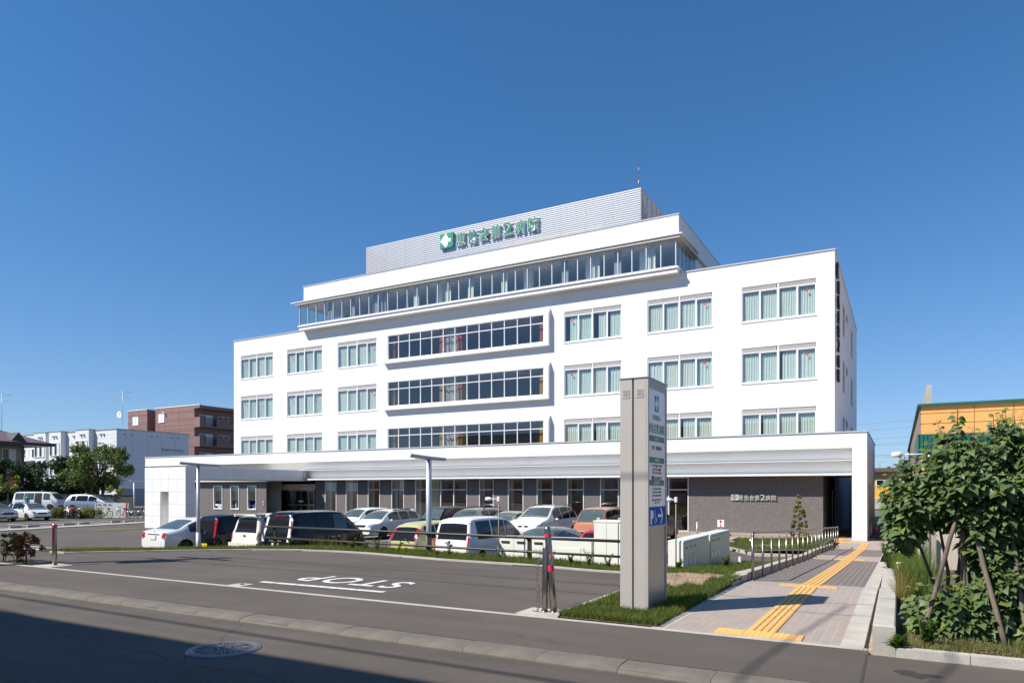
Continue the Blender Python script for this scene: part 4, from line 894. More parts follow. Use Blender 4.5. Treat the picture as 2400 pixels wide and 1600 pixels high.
simple_window(HS,'y',43.45,44.95,5.0,6.6,-95,2,curt=M['curtw']); b=MB(); b.box(-95.02,-94.9,45.7,45.85,-.6,7.0); b.build('corner_pipe',M['dark'],HS)
b=MB(); b.box(-100.2,-98.9,41.4,42.5,9.4,11.2); b.build('chimney',mat('chimney_block',(.33,.27,.18),.85,var=.3,vscale=2),HS); b=MB(); b.box(-100.5,-98.6,41.1,42.8,11.55,11.65)
for dx in (-.9,.1): b.box(-99.4+dx,-99.3+dx,41.9,42,11.2,11.55)
b.build('chimney_cap',M['dark'],HS)
# dark block wall by the yard
bwl=T('block_wall','dark weathered concrete block wall behind the parked silver wagon','wall',(-78,43,-.6)); bm_=brick_mat('dark_block',(.075,.07,.062),(.11,.10,.09),(.05,.045,.04),.4,.2,.01)
b=MB(); b.add([(-83,41.5,-.7),(-73.6,46.4,-.7),(-73.7,46.6,-.7),(-83.1,41.7,-.7),(-83,41.5,1.0),(-73.6,46.4,1.0),(-73.7,46.6,1.0),(-83.1,41.7,1.0)],[(0,3,2,1),(4,5,6,7),(0,1,5,4),(1,2,6,5),(2,3,7,6),(3,0,4,7)]); b.build('wall_body',bm_,bwl)
b=MB(); b.add([(-83.05,41.45,1.0),(-73.5,46.38,1.0),(-73.7,46.65,1.0),(-83.15,41.75,1.0),(-83.05,41.45,1.08),(-73.5,46.38,1.08),(-73.7,46.65,1.08),(-83.15,41.75,1.08)],[(0,3,2,1),(4,5,6,7),(0,1,5,4),(1,2,6,5),(2,3,7,6),(3,0,4,7)]); b.build('wall_cap',bm_,bwl)
# --- orange and green store on the right
OB=T('orange_store_building','orange store building with a dark green band behind the leafy bushes','building',(5,25,-.2))
ora=mat('orange_wall_panel',(.74,.39,.12),.6,var=.05,vscale=.6,fine=.03,fscale=20); grn=mat('green_corrugated_cladding',(.015,.125,.10),.5,.2)
b=MB(); b.box(.60,24,25.0,55,-.6,4.18); b.build('wall',ora,OB)
b=MB(); b.box(.575,.6,25.02,55,-.6,4.17); b.build('side_wall',mat('grey_brown_side_wall',(.26,.215,.18),.75,var=.08),OB)
b=MB()
for z in (3.95,3.64,2.3,1.6): b.box(.57,24,24.992,25.05,z,z+.012)
for x in (1.97,2.94,3.9,5.4): b.box(x,x+.014,24.991,25.05,-.5,4.15)
for y in (29,33,37,41): b.box(.57,.62,y,y+.02,-.5,4.1)
b.build('panel_joint',mat('orange_joint',(.36,.14,.03),.8),OB,kind='stuff')
b=MB(); b.box(.55,24,24.9,24.985,2.67,3.31)
for i in range(200): x=.6+i*.11; b.box(x,x+.05,24.87,24.9,2.68,3.30)
b.box(.5,.57,24.9,30,2.67,3.31); b.build('green_band',grn,OB)
b=MB(); b.box(.5,24,24.9,25.2,4.18,4.25); b.box(.5,.8,25.2,55,4.18,4.25); b.build('roof_trim',grn,OB)
b=MB(); b.box(.75,.9,25.3,28.5,4.2,4.87); b.build('roof_fin',M['conc2'],OB)
AN=T('beige_annex','plain beige rendered annex wall with pipes behind the bushes','building',(3,15.4,0)); bw2=mat('beige_render',(.50,.43,.35),.85,var=.05,vscale=.8,fine=.04,fscale=60)
b=MB(); b.box(.62,12,15.4,24.8,-.6,2.05); b.build('wall',bw2,AN)
b=MB(); b.box(.60,12,15.34,15.42,-.3,.1); b.build('plinth',M['conc'],AN)
for k,(px_,py_) in enumerate(((.50,15.6),(.53,16.0),(.5,16.6),(.52,17.4))):
    b=MB(); b.tube([(px_,py_,-.2),(px_,py_,1.9)],.028,6); b.build('conduit',M['pole'],AN)
# --- yellow buildings in the far gap
YB=T('yellow_lowrise_building','distant low yellow building with brown eaves seen past the podium end','building',(-1,102,-.9))
b=MB(); b.box(-9,6,102,110,-1,3.9); b.build('wall',mat('yellow_wall',(.72,.43,.06),.7,var=.08),YB); b=MB(); b.box(-9.5,6.5,101.2,110,3.9,4.4); b.build('eave',mat('brown_eave',(.12,.08,.07),.7),YB)
b=MB(); b.box(-9,6,101.9,102,2.9,3.9); b.build('upper_band',mat('ochre_band',(.42,.28,.11),.7),YB)
for i in range(5): simple_window(YB,'x',-8+i*2.7,-6.2+i*2.7,2.1,2.9,102,2)
b=MB(); b.box(-9,6,101.8,102,-.9,.5); b.build('base_wall',M['conc2'],YB)
antenna('roof_antenna','small antenna on the distant yellow building roof',-2.2,104,4.3,6.2)
# power lines crossing the gap between hospital and store, carried by a far pole
wr=mat('cable',(.02,.02,.02),.6)
FP=T('far_power_lines','thin power lines crossing the sky between the hospital and the orange store','power line',(0,85,-.9))
for i,(za,zb,dy) in enumerate(((8.6,9.6,0),(8.0,9.1,.5),(7.0,7.6,0),(6.5,7.3,.6),(6.4,6.4,0),(5.4,5.4,.4),(5.2,4.6,0))):
    b=MB(); n=14; b.tube([(-40+t*90/n,85+dy*4,za+(zb-za)*((t*90/n-34)/12)*.6-.00*t) for t in range(n+1)] if i<4 else [(-40+t*90/n,85+dy*4,za+(zb-za)*((t*90/n-34)/30)) for t in range(n+1)],.010,4); b.build('cable',wr,FP)
# ================================================================ across the street, behind the photographer: what throws the shadow on the road and is mirrored in the glass
AC=T('street_house','plain house across the street whose flat roof shades the road','house',(-26,-8,0))
b=MB(); b.box(-60,-8.,-16,-2.0,-.1,9.55); b.build('wall',mat('cream_render',(.6,.56,.5),.85,var=.1),AC); b=MB(); b.box(-60.1,-7.9,-16.1,-1.95,9.55,9.65); b.build('roof_coping',M['dark'],AC)
for i in range(14):
    for z in (1.2,4.2,7.2): b=MB(); b.box(-58+i*3.5,-56.2+i*3.5,-2.01,-1.97,z,z+1.3); b.build('window',M['cglass'],AC)
UP=T('utility_pole','concrete utility pole with crossarms beside the street','utility pole',(-19.6,4.2,0))
b=MB(); b.tube([(-19.6,4.2,-.2),(-19.6,4.2,9.6)],[.17,.11],10); b.build('pole_shaft',M['conc'],UP)
b=MB(); b.box(-20.5,-18.7,4.15,4.25,9.0,9.1); b.box(-20.3,-18.9,4.15,4.25,8.2,8.28); b.cyl(-19.1,4.3,7.0,7.9,.25,12); b.build('crossarm',M['pole'],UP)
for k,(ya,za,yb_,zb_,r) in enumerate(((4.5,9.4,4.45,9.5,.015),(4.2,8.25,4.35,8.2,.014),(-1.9,11.0,-1.0,9.0,.03),(-.6,9.3,-2.6,8.6,.016))):
    b=MB(); n=24; xs_=np.linspace(-60,40,n+1) if k<2 else np.linspace(-30,8,n+1); xa,xb_=xs_[0],xs_[-1]
    b.tube([(x,ya+(yb_-ya)*(x-xa)/(xb_-xa),za+(zb_-za)*(x-xa)/(xb_-xa)-.25*math.sin(PI*((x+60)%33)/33)) for x in xs_],r,4); b.build('cable',wr,UP)
for xx,dx in ((-7.5,1.2),(-6.6,2.2)):
    b=MB(); b.tube([(xx,-6,10.),(xx+dx*.5,0,9.5),(xx+dx,4.3,9.3)],.02,4); b.build('cable',wr,UP)
# ================================================================ CARS
def paint(name,c,metal=0.,rough=.28,coat=.8): return mat(name,c,rough,metal,coat=coat,var=.015,vscale=2,spec=.35)
P_W=paint('white_car_paint',(.76,.77,.76)); P_K=mat('black_car_paint',(.006,.007,.011),.2,spec=.25,coat=.25); P_CR=paint('cream_car_paint',(.76,.74,.66)); P_Y=paint('pale_yellow_car_paint',(.50,.49,.23)); P_G=paint('grey_car_paint',(.10,.10,.105),.6,.3)
P_BR=paint('copper_car_paint',(.50,.20,.10),.3,.3); P_S=paint('silver_car_paint',(.42,.45,.50),.7,.3); P_BE=paint('champagne_car_paint',(.44,.43,.35),.4,.3); P_R=paint('red_car_paint',(.42,.015,.03)); P_DK=mat('dark_grey_car_paint',(.02,.019,.019),.3,spec=.3,coat=.25); P_WG=paint('warm_grey_car_paint',(.33,.32,.30),.5,.3)
def chaikin(p,n):
    for _ in range(n):
        q=[p[0]]
        for a,c in zip(p,p[1:]): q+=[(a[0]*.75+c[0]*.25,a[1]*.75+c[1]*.25),(a[0]*.25+c[0]*.75,a[1]*.25+c[1]*.75)]
        q.append(p[-1]); p=q
    return p
def tyre_meshes(r,wd):
    k=('ty',round(r,3),wd)
    if k in _tx: return _tx[k]
    b=MB(); b.smooth=True; b.lathe((0,0,0),[(r*.62,-wd/2),(r*.9,-wd/2),(r*.985,-wd*.36),(r,-wd*.2),(r,wd*.2),(r*.985,wd*.36),(r*.9,wd/2),(r*.62,wd/2)],22,0); t=b.mesh('tyre',M['tyre'])
    b=MB(); R0=r*.64; b.smooth=True; b.lathe((0,0,0),[(R0,-wd*.45),(R0,wd*.5),(R0*.93,wd*.5),(R0*.88,wd*.3),(.02,wd*.26)],20,0); b.smooth=False
    b.cur=1
    for i in range(10):
        a=2*PI*i/10; c,s_=math.cos(a),math.sin(a); pts=[(.06,-.012),(R0*.9,-.024),(R0*.9,.024),(.06,.012)]; pts=[(c*p-s_*q,s_*p+c*q) for p,q in pts]; b.ext(pts,wd*.30,wd*.44,0)
    b.lathe((0,0,0),[(.075,wd*.28),(.07,wd*.46),(.02,wd*.48)],12,0); rm=b.mesh('rim',[M['dark'],M['rim']])
    _tx[k]=(t,rm); return _tx[k]
class Car: pass
def car(name,label,cat,paint_m,L,Wd,Ht,prof,belt,axles,sides,glass=None,tumble=.12,r=.30,z0=.22,clr=None,rg=None,ws=None,group='cars parked in front of the hospital',nofront=.75,tail_r=.35,frontglass=None,seg=2,rearround=.14,frontround=.2):
    """prof: side outline (y from the rear, z) over the whole length; windows are inlaid on the lofted surface"""
    p=chaikin(prof,seg); W=Wd/2; gm=glass or M['cglass']; n=len(p)
    def bl(y): return float(np.interp(y,[q[0] for q in belt],[q[1] for q in belt]))
    zmax=max(q[1] for q in p)
    def ring(i,frac=None):
        y,zt=p[i]; w=W
        if y<tail_r: w*=1-rearround*(1-y/tail_r)**2
        if L-y<nofront: w*=1-frontround*(1-(L-y)/nofront)**2
        zb=min(bl(y),zt-.012); g=max(0,min(1,(zt-zb)/max(.05,(zmax-bl(y))))); hg=zt-zb
        zz=z0+(.1*(1-y/.25) if y<.25 else 0)+(.06*(1-(L-y)/.3) if L-y<.3 else 0); zz=min(zz,zb-.05)
        xr=w*.965-tumble*g-(.035 if g>.1 else 0)
        mid=zz+(zb-zz)*.5; cr=.035*g+.012
        R_=[(0,zz),(w*.86,zz),(w*.955,zz+.045),(w*.99,mid-.1*(zb-zz)),(w,mid+.12*(zb-zz)),(w*.992,zb-.12*(zb-zz)),(w*.965,zb),(w*.965+(xr-w*.965)*.5,zb+hg*.5),(xr,zb+hg*.88),(xr-.055*max(.35,g),zt-.012*g),(xr*.62,zt+cr*.7),(0,zt+cr)]
        return [(x,y,z) for x,z in R_]
    rings=[ring(i) for i in range(n)]; K=12
    vs=[];fs=[]
    for rg_ in rings: vs+=rg_+[(-x,y,z) for x,y,z in rg_[-2:0:-1]]
    m=2*K-2
    for i in range(n-1):
        for k in range(m): fs.append((i*m+k,i*m+(k+1)%m,(i+1)*m+(k+1)%m,(i+1)*m+k))
    fs.append(tuple(range(m))[::-1]); fs.append(tuple((n-1)*m+k for k in range(m)))
    b=MB(); b.smooth=True; b.add(vs,fs); me=b.mesh('body',[paint_m,M['void']])
    bm=bmesh.new(); bm.from_mesh(me); bmesh.ops.recalc_face_normals(bm,faces=bm.faces); bm.to_mesh(me); bm.free()
    root=T(name,label,cat,(0,0,0),group); body=link('body',me,root)
    cb2=MB(); cb2.cur=0; cb2.smooth=False
    for ay in axles:
        for sx in (-1,1): cb2.lathe((sx*(W-.12),ay,r),[(r+.055,-.16),(r+.055,.3)] if sx>0 else [(r+.055,-.3),(r+.055,.16)],20,0)
    cme=cb2.mesh('cut',[M['void']]); bm=bmesh.new(); bm.from_mesh(cme); bmesh.ops.recalc_face_normals(bm,faces=bm.faces); bm.to_mesh(cme); bm.free()
    co_=bpy.data.objects.new('cut',cme); col.objects.link(co_)
    md=body.modifiers.new('arch','BOOLEAN'); md.operation='DIFFERENCE'; md.object=co_; md.solver='EXACT'; md.material_mode='TRANSFER'
    for sv in ('EXACT','FAST'):
        md.solver=sv; dg=bpy.context.evaluated_depsgraph_get(); dg.update(); nm=bpy.data.meshes.new_from_object(body.evaluated_get(dg))
        if len(nm.polygons)>len(me.polygons)*.8: break
        print('boolean retry',name,len(nm.polygons),len(me.polygons))
    else: nm=me
    body.modifiers.clear(); body.data=nm; nm.name='body'; bpy.data.objects.remove(co_)
    try: nm.set_sharp_from_angle(angle=R(38))
    except Exception: pass
    t,rm=tyre_meshes(r,.2)
    for ay in axles:
        for sx in (-1,1):
            wh=bpy.data.objects.new('wheel',None); col.objects.link(wh); wh.parent=root; wh.location=(sx*(W-.115),ay,r)
            for me_,nm_ in ((t,'tyre'),(rm,'rim')):
                o=bpy.data.objects.new(nm_,me_); col.objects.link(o); o.parent=wh
                if sx<0: o.rotation_euler=(0,0,PI)
    # --- surface lookup
    A=np.array(rings)
    def S(i,q,sx=1):
        i=max(0,min(n-1.001,i)); q=max(0,min(K-1.001,q)); a,c=int(i),int(q); u,v=i-a,q-c
        P=(A[a,c]*(1-u)*(1-v)+A[a+1,c]*u*(1-v)+A[a,c+1]*(1-u)*v+A[a+1,c+1]*u*v).copy(); P[0]*=sx; return Vector(P)
    def iy(y):
        for i in range(n-1):
            if p[i][0]<=y<=p[i+1][0] and p[i+1][0]>p[i][0]: return i+(y-p[i][0])/(p[i+1][0]-p[i][0])
        return 0 if y<=p[0][0] else n-1.001
    def izr(z):   # rear outline
        for i in range(n-1):
            if p[i][1]<=z<=p[i+1][1] and p[i+1][1]>p[i][1]: return i+(z-p[i][1])/(p[i+1][1]-p[i][1])
        return 0
    def izf(z):   # front outline
        for i in range(n-2,-1,-1):
            if p[i+1][1]<=z<=p[i][1] and p[i][1]>p[i+1][1]: return i+(p[i][1]-z)/(p[i][1]-p[i+1][1])
        return n-1.001
    cen=Vector((0,L/2,.55))
    def patch(nm_,m_,f,nu=6,nv=6,off=.008,parent=None):
        pts=[[f(a/nu,c/nv) for c in range(nv+1)] for a in range(nu+1)]; vs=[]
        for a in range(nu+1):
            for c in range(nv+1):
                du=pts[min(a+1,nu)][c]-pts[max(a-1,0)][c]; dv=pts[a][min(c+1,nv)]-pts[a][max(c-1,0)]; nn=du.cross(dv)
                nn=nn.normalized() if nn.length>1e-9 else Vector((0,0,1))
                if nn.dot(pts[a][c]-cen)<0: nn=-nn
                vs.append(pts[a][c]+nn*off)
        b=MB(); b.smooth=True; N_=nv+1; b.add(vs,[(a*N_+c,(a+1)*N_+c,(a+1)*N_+c+1,a*N_+c+1) for a in range(nu) for c in range(nv)])
        o=b.build(nm_,m_,None,fix=True); o.parent=parent or root; return o
    def cross(i0,i1,k):   # strip across the car between two stations, k = share of the top width
        def f(a,c):
            i=i0+(i1-i0)*a; t=-1+2*c; q=9.0+2.0*(1-abs(t)*k); return S(i,min(q,10.999),1 if t>=0 else -1)
        return f
    def sidef(y0,y1,g0,g1,sx):
        return lambda a,c: S(iy(y0+(y1-y0)*a),6+(2.15)*(g0+(g1-g0)*c),sx)
    C=Car(); C.root=root; C.S=S; C.iy=iy; C.izr=izr; C.izf=izf; C.patch=patch; C.cross=cross; C.W=W; C.L=L; C.p=p; C.body=body
    for sx in (1,-1):
        for (y0,y1) in sides: patch('side_window',gm,sidef(y0,y1,.06,.97,sx),8,4)
    if rg: patch('rear_window',gm,cross(izr(rg[0]),izr(rg[1]),rg[2] if len(rg)>2 else .86),8,10)
    if ws: patch('windshield',frontglass or M['cglassg'],cross(izf(ws[1]),izf(ws[0]),ws[2] if len(ws)>2 else .9),8,10)
    def ry(z): q=S(izr(z),11); return q.y
    def fy(z): q=S(izf(z),11); return q.y
    C.ry=ry; C.fy=fy
    def bar(nm_,x0,x1,y0,y1,za,ze,m_,parent=None,bev=.01):
        b=MB(); b.box(x0,x1,y0,y1,za,ze); o=b.build(nm_,m_,None); o.parent=parent or root; return o
    C.bar=bar
    def lamp(nm_,m_,z0_,z1_,q0,q1,rear=True,off=.012):
        I=izr if rear else izf
        for sx in (1,-1): patch(nm_,m_,lambda a,c:S(I(z0_+(z1_-z0_)*a),q0+(q1-q0)*c,sx),6,6,off)
    C.lamp=lamp
    def plate(rear,z,m_,wd=.33,hh=.165):
        y=(ry(z)-.02) if rear else (fy(z)+.02)
        return bar('number_plate',-wd/2,wd/2,y-.012,y+.012,z-hh/2,z+hh/2,m_)
    C.plate=plate
    def mirrors(y,z,m_):
        for sx in (1,-1):
            b=MB(); b.smooth=True; x=sx*(W+.09); b.lathe((0,0,0),[(.03,-.05),(.07,-.04),(.078,.01),(.05,.06),(.02,.07)],10,1); o=b.build('mirror',m_,None); o.parent=root; o.location=(x,y,z); o.scale=(1.25,1,.8)
            b=MB(); b.box(sx*(W-.08),x,y-.02,y+.02,z-.03,z-.005); o2=b.build('mirror_arm',M['dark'],None); o2.parent=root
    C.mirrors=mirrors
    def handles(ys,z,m_):
        for sx in (1,-1):
            for y in ys: bar('door_handle',sx*(W*.995)-.02,sx*(W*.995)+.025,y-.09,y+.09,z-.02,z+.015,m_)
    C.handles=handles
    def seams(ys,za,ze):
        for sx in (1,-1):
            b=MB()
            for y in ys:
                pts=[S(iy(y),q,sx) for q in np.linspace(2.5,6,7)]; pts=[v+Vector((sx*.0015,0,0)) for v in pts]
                for a,c in zip(pts,pts[1:]): b.quad(a+Vector((0,-.008,0)),c+Vector((0,-.008,0)),c+Vector((0,.008,0)),a+Vector((0,.008,0)))
            o=b.build('door_seam',M['dark'],None); o.parent=root
    C.seams=seams
    return C
def put(C,x,y,rz,z=LOT,s=(1,1,1)): C.root.location=(x,y,z); C.root.rotation_euler=(0,0,rz); C.root.scale=s
def sedan_prof(L,H,deck=.98,hood=.93): return [(0,.42),(0,.62),(.02,deck-.14),(.1,deck),(.62,deck+.04),(.95,H-.23),(1.5,H-.03),(2.1,H),(2.75,H-.06),(3.42,hood+.1),(L-.85,hood-.02),(L-.2,.76),(L-.02,.6),(L,.42)]
def wagon_prof(L,H,hood=.92,sl=.38): return [(0,.42),(0,.66),(.03,.86),(.08,.98),(sl,H-.16),(sl+.25,H-.04),(1.4,H),(2.2,H-.005),(2.75,H-.08),(3.45,hood+.1),(L-.8,hood-.03),(L-.18,.74),(L-.02,.58),(L,.42)]
def box_prof(L,H,hood=1.0,ws0=.75,lean=.14,run=.82): return [(0,.36),(0,.6),(.02,.9),(lean*.55,H*.68),(lean,H-.12),(lean+.16,H-.025),(1.1,H),(L-ws0-run-.43,H-.01),(L-ws0-run,H-.09),(L-ws0,hood+.08),(L-.35,hood-.07),(L-.07,.74),(L,.55),(L,.36)]
# ---- first row, tails toward the street
c=car('white_sedan','white saloon car parked leftmost of the front row by the lamp post','car',P_W,4.25,1.69,1.46,sedan_prof(4.25,1.46,1.0),[(0,.9),(4.2,.9)],(.78,3.33),[(.98,1.82),(1.88,2.75),(2.78,3.1)],tumble=.2,rg=(1.04,1.36,.86),ws=(1.0,1.36),glass=M['cglassg'],rearround=.2,tail_r=.5)
c.lamp('taillight',M['red'],.72,.93,7.2,9.6); c.lamp('reversing_light',M['lens'],.70,.76,7.4,9.3,True,.018); c.bar('boot_trim',-.34,.34,c.ry(.87)-.03,c.ry(.87)+.01,.855,.89,M['chrome']); c.plate(True,.74,M['platew']); c.handles((1.75,2.65),.82,P_W); c.mirrors(2.95,.95,P_W); c.seams((1.85,2.8),.3,.9); c.bar('badge',-.04,.04,c.ry(.95)-.02,c.ry(.95)+.01,.93,.99,M['chrome'])
put(c,-25.05,16.6,0,-.93,(1.05,1,.95))
c=car('black_kei_car','small black boxy car parked behind the lamp post with tall red tail lights','car',P_K,3.4,1.475,1.56,box_prof(3.4,1.56,.98),[(0,.93),(3.4,.93)],(.55,2.85),[(.28,.95),(1.02,1.75),(1.82,2.35)],tumble=.1,rg=(1.0,1.42,.84),ws=(1.02,1.45),r=.28)
c.lamp('taillight',M['red'],.72,1.45,8.0,9.4); c.bar('bumper_trim',-.6,.6,c.ry(.52)-.03,c.ry(.52)+.02,.5,.55,M['chrome']); p_=c.plate(True,.38,M['platey']); c.handles((.95,1.7),.82,M['chrome']); c.mirrors(2.3,.98,P_K); c.seams((1.0,1.8),.3,.9); c.bar('badge',-.05,.05,c.ry(.9)-.03,c.ry(.9)+.01,.85,.95,M['chrome'])
put(c,-23.75,17.9,0,s=(1,1,.98))
c=car('white_kei_car','small tall cream white car with roof spoiler between two black cars','car',P_CR,3.39,1.475,1.70,box_prof(3.39,1.68,1.0,.8,.2),[(0,1.0),(3.4,1.0)],(.6,2.85),[(.4,1.2),(1.27,2.3)],tumble=.14,rg=(1.02,1.53,.8),ws=(1.05,1.55),r=.29)
c.lamp('taillight',M['red'],.86,1.06,7.2,9.0); c.lamp('indicator',M['amber'],.78,.86,7.2,9.0)
c.bar('bumper',-.72,.72,-.07,.04,.30,.66,P_CR); c.bar('plate_recess',-.26,.26,-.085,-.06,.31,.47,M['dark']); p_=c.bar('number_plate',-.165,.165,-.1,-.088,.31,.46,M['platey'])
for sx in (-.52,.52): c.bar('reflector',sx-.03,sx+.03,-.082,-.06,.38,.46,M['red'])
b=MB(); b.box(-.55,.55,.04,.2,1.70,1.722); b.box(-.57,-.49,.06,.45,1.62,1.715); b.box(.49,.57,.06,.45,1.62,1.715); o=b.build('spoiler',P_CR,None); o.parent=c.root
c.bar('brake_light',-.1,.1,c.ry(1.58)-.02,c.ry(1.58)+.01,1.57,1.60,M['red']); c.bar('tailgate_handle',-.05,.05,c.ry(.9)-.03,c.ry(.9),.89,.94,M['dark']); c.handles((1.2,),.9,P_CR); c.mirrors(2.25,1.05,P_CR); c.seams((1.25,2.3),.3,.9)
put(c,-20.73,17.25,0,s=(1.06,1,.97))
c=car('black_minivan','long glossy black minivan parked behind the left end of the brown fence','minivan',P_K,4.68,1.695,1.78,box_prof(4.68,1.78,1.02,.55,.26),[(0,1.02),(2.3,.98),(4.68,.96)],(.85,3.72),[(.42,1.45),(1.55,2.4),(2.5,3.35),(3.42,3.9)],tumble=.14,rg=(1.04,1.56,.84),ws=(1.05,1.64),r=.32)
c.patch('front_side_window',M['cglassg'],lambda a,cc:c.S(c.iy(2.55+(3.32-2.55)*a),6.15+2.0*cc,1),6,4,.012)
c.lamp('taillight_surround',M['platew'],.74,1.60,7.9,9.5); c.patch('taillight',M['red'],lambda a,q:c.S(c.izr(1.0+.5*a),8.5+.6*q,1),6,4,.022); c.patch('taillight',M['red'],lambda a,q:c.S(c.izr(1.0+.5*a),8.5+.6*q,-1),6,4,.022); c.bar('brake_light',-.28,.28,c.ry(1.66)-.03,c.ry(1.66)+.02,1.63,1.67,M['red']); p_=c.plate(True,.62,M['platew']); c.bar('tailgate_trim',-.32,.32,c.ry(.78)-.03,c.ry(.78)+.01,.76,.80,M['chrome']); c.handles((2.35,2.72),.85,M['chrome']); c.mirrors(3.5,1.03,P_K); c.seams((1.5,2.45,3.4),.3,.9)
b=MB(); b.lathe((0,c.ry(.92)-.02,.92),[(.085,.0),(.085,-.03),(.06,-.03),(.06,0)],16,1); o=b.build('badge',M['chrome'],None); o.parent=c.root
text('2',.13,(.02,c.ry(.62)-.036,.575),(PI/2,0,0),M['ink'],None,'plate_number',extrude=.001).parent=p_
put(c,-19.07,17.2,0,s=(.96,.84,.985))
c=car('yellow_hatchback','small pale yellow hatchback with red and clear tail lights beside the grey lamp post','car',P_Y,3.6,1.5,1.44,wagon_prof(3.6,1.44,.95,.3),[(0,.9),(3.6,.88)],(.6,2.95),[(.5,1.1),(1.18,1.9),(1.97,2.6)],tumble=.14,rg=(.86,1.27,.82),ws=(1.02,1.34),r=.28)
c.lamp('taillight',M['red'],.90,1.26,7.8,9.5); c.lamp('reversing_light',M['lens'],.64,.90,7.6,9.3); c.lamp('lower_taillight',M['red'],.46,.64,7.4,9.2); p_=c.plate(True,.6,M['platey']); c.mirrors(2.5,.95,P_Y); c.handles((1.15,1.9),.8,P_Y)
b=MB(); b.tube([(.3,c.ry(.84)-.04,.84),(.1,c.ry(.93)-.03,.93),(-.3,c.ry(.92)-.03,.92)],.014,5); o=b.build('wiper',M['dark'],None); o.parent=c.root; c.bar('tailgate_handle',-.25,.25,c.ry(.74)-.02,c.ry(.74)+.01,.72,.75,M['dark']); c.bar('badge',-.05,.05,c.ry(.8)-.02,c.ry(.8)+.01,.78,.82,M['chrome'])
put(c,-14.28,18.2,0,s=(.9,.95,1))
c=car('white_minivan','white minivan with dark rear glass and red tail lights behind the brown fence','minivan',P_W,4.3,1.69,1.70,box_prof(4.3,1.69,1.0,.5,.22),[(0,.97),(4.3,.94)],(.75,3.4),[(.55,1.5),(1.6,2.5),(2.58,3.25),(3.28,3.6)],tumble=.13,rg=(1.0,1.5,.84),ws=(1.02,1.55),r=.3,glass=M['cglass'])
c.patch('front_side_window',M['cglassg'],lambda a,cc:c.S(c.iy(2.62+(3.2-2.62)*a),6.15+2.0*cc,1),6,4,.012)
c.lamp('taillight',M['red'],.58,1.12,7.0,9.1); c.lamp('reversing_light',M['lens'],.74,.84,7.0,8.8,True,.02); c.bar('tailgate_edge',-.7,.7,c.ry(1.58)-.03,c.ry(1.58)+.12,1.56,1.6,P_W); c.bar('tailgate_handle',-.3,.1,c.ry(.62)-.03,c.ry(.62),.6,.64,M['chrome']); c.mirrors(3.3,1.02,M['dark']); c.seams((1.55,2.55),.3,.9)
b=MB(); b.tube([(-.05,c.ry(.96)-.03,.96),(-.2,c.ry(.88)-.06,.88)],.022,5); o=b.build('wiper',M['dark'],None); o.parent=c.root
b=MB(); b.box(-.06,.06,c.ry(.82)-.03,c.ry(.82)+.01,.79,.86); o=b.build('badge',M['chrome'],None); o.parent=c.root
put(c,-12.36,18.2,0,s=(.9,.9,.965))
c=car('grey_sedan','dark grey saloon car with a low roof between the white cabinets and the white SUV','car',P_G,4.5,1.72,1.42,sedan_prof(4.5,1.42,1.0),[(0,.9),(4.5,.88)],(.85,3.55),[(1.1,1.9),(1.98,2.8),(2.84,3.2)],tumble=.22,rg=(1.04,1.33,.86),ws=(.98,1.33),glass=M['cglassg'])
c.lamp('taillight',M['red'],.7,.9,7.2,9.4); c.plate(True,.6,M['platew']); c.mirrors(2.95,.95,P_G); c.seams((1.95,2.8),.3,.9)
put(c,-9.5,17.6,0,s=(.95,.95,.97))
c=car('red_hatchback','red hatchback almost hidden behind the tall white cabinet','car',P_R,3.8,1.69,1.5,wagon_prof(3.8,1.5),[(0,.95),(3.8,.9)],(.7,3.1),[(.5,1.2),(1.3,2.1),(2.2,2.8)],tumble=.15,rg=(1.0,1.34,.84),ws=(1.0,1.38))
c.lamp('taillight',M['red'],.7,1.0,7.5,9.2); c.plate(True,.6,M['platew']); c.mirrors(2.6,.95,P_R); put(c,-7.0,17.3,0)
# ---- second row, noses toward the street
def fronts(c,z0,z1,grille=(.34,.46),gw=.42,pl=M['platew'],pz=.42,gm=None,q0=7.6,q1=9.9):
    c.lamp('headlight',M['lens'],z0,z1,q0,q1,False)
    c.bar('grille',-gw,gw,c.fy(grille[1])-.05,c.fy(grille[0])+.012,grille[0],grille[1],gm or M['dark']); c.plate(False,pz,pl)
def second(c,x,y): put(c,x,y,PI)   # rear of the car at y
c=car('white_estate_car','white estate car facing out with a parking space to its right','car',P_W,4.4,1.69,1.47,wagon_prof(4.4,1.47,.9),[(0,.97),(2,.92),(4.4,.86)],(.85,3.45),[(.45,1.15),(1.22,2.0),(2.08,2.95)],tumble=.19,rg=(1.05,1.33),ws=(1.0,1.39),r=.3)
fronts(c,.63,.80,(.62,.74),.3); c.mirrors(2.95,.95,P_W); c.seams((1.2,2.05),.3,.9); c.handles((1.3,2.1),.83,P_W); c.bar('rear_spoiler',-.55,.55,.3,.55,1.44,1.47,P_W)
for sx in (-.5,.5): c.bar('roof_rail',sx-.02,sx+.02,.8,2.3,1.45,1.5,M['dark'])
second(c,-24.1,31.6)
c=car('white_wagon','white wagon partly hidden behind the black minivan and the white estate','car',P_W,4.3,1.69,1.48,wagon_prof(4.3,1.48,.9),[(0,.97),(2,.92),(4.3,.86)],(.85,3.4),[(.45,1.15),(1.22,2.0),(2.08,2.9)],tumble=.18,rg=(1.05,1.33),ws=(1.0,1.39))
fronts(c,.63,.78); c.mirrors(2.9,.95,P_W); c.seams((1.2,2.05),.3,.9); second(c,-27.0,33.1)
